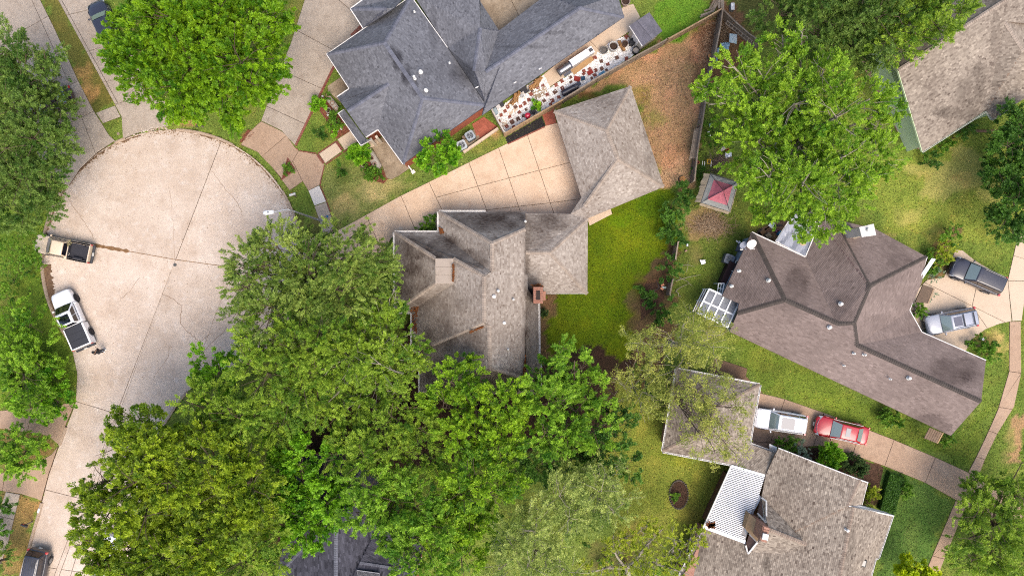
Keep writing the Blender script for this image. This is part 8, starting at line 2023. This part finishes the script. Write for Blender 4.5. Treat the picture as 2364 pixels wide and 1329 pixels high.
# ---------------------------------------------------------------- street furniture
def lamp():
    o = thing('street_lamp', 'tall grey street lamp with a long arm over the turning circle', 'street lamp', P(745, 511))
    g = mat('lamp_grey', A(196, 200, 204), rough=.4, metal=.4); base = P(745, 511, 0); top = P(668, 484, 8.2)
    top = Vector((base.x, base.y, 8.2)) 
    b = MB(); b.tube([base, base.lerp(top, .5), top], [.11, .09, .065], 10); b.build('pole', g, o)
    e = P(634, 489, 9.0); m1 = P(664, 483, 8.9)
    b = MB(); b.tube([top - Vector((0, 0, .05)), top.lerp(m1, .6) + Vector((0, 0, .2)), m1, e], [.055, .05, .045, .04], 8); b.build('arm', g, o)
    h = P(620, 490.5, 9.0); d = (h - e).normalized(); b = MB(); q = Matrix.Rotation(math.atan2(d.y, d.x), 4, 'Z'); w = [(-.42, -.1), (-.3, -.16), (.25, -.18), (.42, -.1), (.42, .1), (.25, .18), (-.3, .16), (-.42, .1)]
    b.prism([(q @ Vector((x, y, 0)) + h).to_2d() for x, y in w], 8.92, 9.08, bev=.04); b.build('lamp_head', mat('lamp_white', A(236, 238, 240), rough=.4), o)
    b = MB(); b.prism([(q @ Vector((x * .7, y * .7, 0)) + h).to_2d() for x, y in w], 8.88, 8.917); b.build('lens', LAMP, o); b = MB(); b.lathe(h + Vector((0, 0, .085)), [(.05, 0), (.05, .06), (.02, .08)], 8); b.build('photocell', PLAS, o)
    b = MB(); b.lathe(base, [(.2, 0), (.2, .06), (.14, .1)], 10); b.build('base_plate', g, o)
lamp()
def mailbox(label, px, py, rz, m, flag=None):
    c = P(px, py, 1.1); o = thing('mailbox', label, 'mailbox', (c.x, c.y, 0), rz=rz)
    prof = [(-.1, 0), (.1, 0)] + [(.1 * math.cos(t), .12 + .1 * math.sin(t)) for t in [k * math.pi / 8 for k in range(9)]]
    b = MB(); n = len(prof); vs = [(x_, y, 1.02 + z) for x_ in (-.27, .27) for (y, z) in prof]; b.add(vs, [(i, (i + 1) % n, n + (i + 1) % n, n + i) for i in range(n)] + [tuple(range(n - 1, -1, -1)), tuple(range(n, 2 * n))]); b.build('box', m, o)
    b = MB(); b.box((.28, 0, 1.13), (.02, .19, .2)); b.build('door', m, o); b = MB(); b.box((0, 0, .5), (.1, .1, 1.0)); b.build('post', WOOD if flag is None else m, o); b = MB(); b.box((0, .13, 1.2), (.16, .015, .05)); b.build('flag', TAIL, o)
mailbox('black mailbox by the kerb under the big bright tree', 457, 287, 1.45, PLAS); mailbox('white mailbox by the kerb near the street lamp', 675, 449, .3, WHITE); mailbox('black mailbox in the dry verge', 56, 1212, -.3, PLAS)
b = MB(); b.box(P(89, 1178, .035), (.2, .42, .02), -.3); o = thing('kerb_number_plate', 'white painted block on the kerb by the dry verge', 'kerb mark', P(89, 1178)); b.build('painted_block', WHITE, o)
tub('water_meter_lid', 'small blue utility lid on the grey pavement', 756, 500, .12, .02, mat('blue_util', A(70, 130, 180), rough=.6), MATS['blue_util'], cat='lid', z=.05)
small_box('valve_box', 'pale square lid in the grass beside the kerb stub', 273, 309, (.24, .24, .03), .0, CONC_D, .3, cat='lid')
def rubble(label, pts, n, r, m, seed):
    o = thing('rubble', label, 'rubble', P(*pts[0], 0)); r_ = random.Random(seed); b = MB()
    for k in range(n):
        t = r_.random() * (len(pts) - 1); i = int(t); p = P(*Vector(pts[i]).lerp(Vector(pts[i + 1]), t - i), .0) + Vector((r_.gauss(0, .12), r_.gauss(0, .10), 0)); s = r * r_.uniform(.5, 1.4)
        p.z = -.1 + .1 * r_.random()
        b.lathe(p, [(s, 0), (s * .9, s * .5), (s * .4, s * .9)], 6, sx=r_.uniform(.7, 1.3), t=r_.random())
    b.build('stones', m, o, kind='stuff')
rubble('pale broken stones filling the kerb gap at the top of the turning circle', [(292, 308), (320, 302), (350, 297), (385, 294)], 160, .08, mat('kerb_rubble', A(196, 172, 146), tint=A(244, 232, 218), rough=.95), 5)
def litter():
    o = thing('dead_leaves', 'scattered dead leaves along the kerb of the turning circle', 'leaf litter', P(396, 600)); b = MB(); r_ = random.Random(8)
    for k in range(1500):
        a = r_.uniform(140, 410); rr = 300 - abs(r_.gauss(0, 1)) * 7; p = P(RC[0] + rr * math.cos(math.radians(a)), RC[1] + rr * math.sin(math.radians(a)), -.105)
        b.box(p, (r_.uniform(.04, .09), r_.uniform(.03, .06), .008), r_.random() * 3, r_.random(), rx=r_.uniform(-.3, .3))
    for k in range(500):
        a = r_.uniform(0, 360); rr = 290 * math.sqrt(r_.random()); p = P(RC[0] + rr * math.cos(math.radians(a)), RC[1] + rr * math.sin(math.radians(a)), -.108); b.box(p, (r_.uniform(.03, .07), r_.uniform(.02, .05), .008), r_.random() * 3, r_.random())
    b.build('leaves', mat('dead_leaf', A(126, 90, 60), tint=A(190, 160, 116), rough=1), o, kind='stuff')
litter()
def dirt_debris():
    o = thing('wood_debris', 'bark chips and broken sticks strewn over the dirt yard', 'debris', P(1560, 260)); b = MB(); r_ = random.Random(9)
    for k in range(2400):
        if k < 1300: p = P(r_.gauss(1632, 12), r_.gauss(110, 70), .03)
        else: p = P(r_.uniform(1480, 1600), r_.uniform(130, 425), .02)
        px, py = p.x / S + 1182, 664.5 - p.y / S
        if not pin(px, py, FILLS[3][0]): continue
        b.box(p, (r_.uniform(.05, .22), r_.uniform(.02, .06), .02), r_.random() * 3, r_.random(), rx=r_.uniform(-.4, .4))
    b.build('chips', mat('bark_chip', A(132, 92, 66), tint=A(216, 176, 136), rough=1), o, kind='stuff')
dirt_debris()
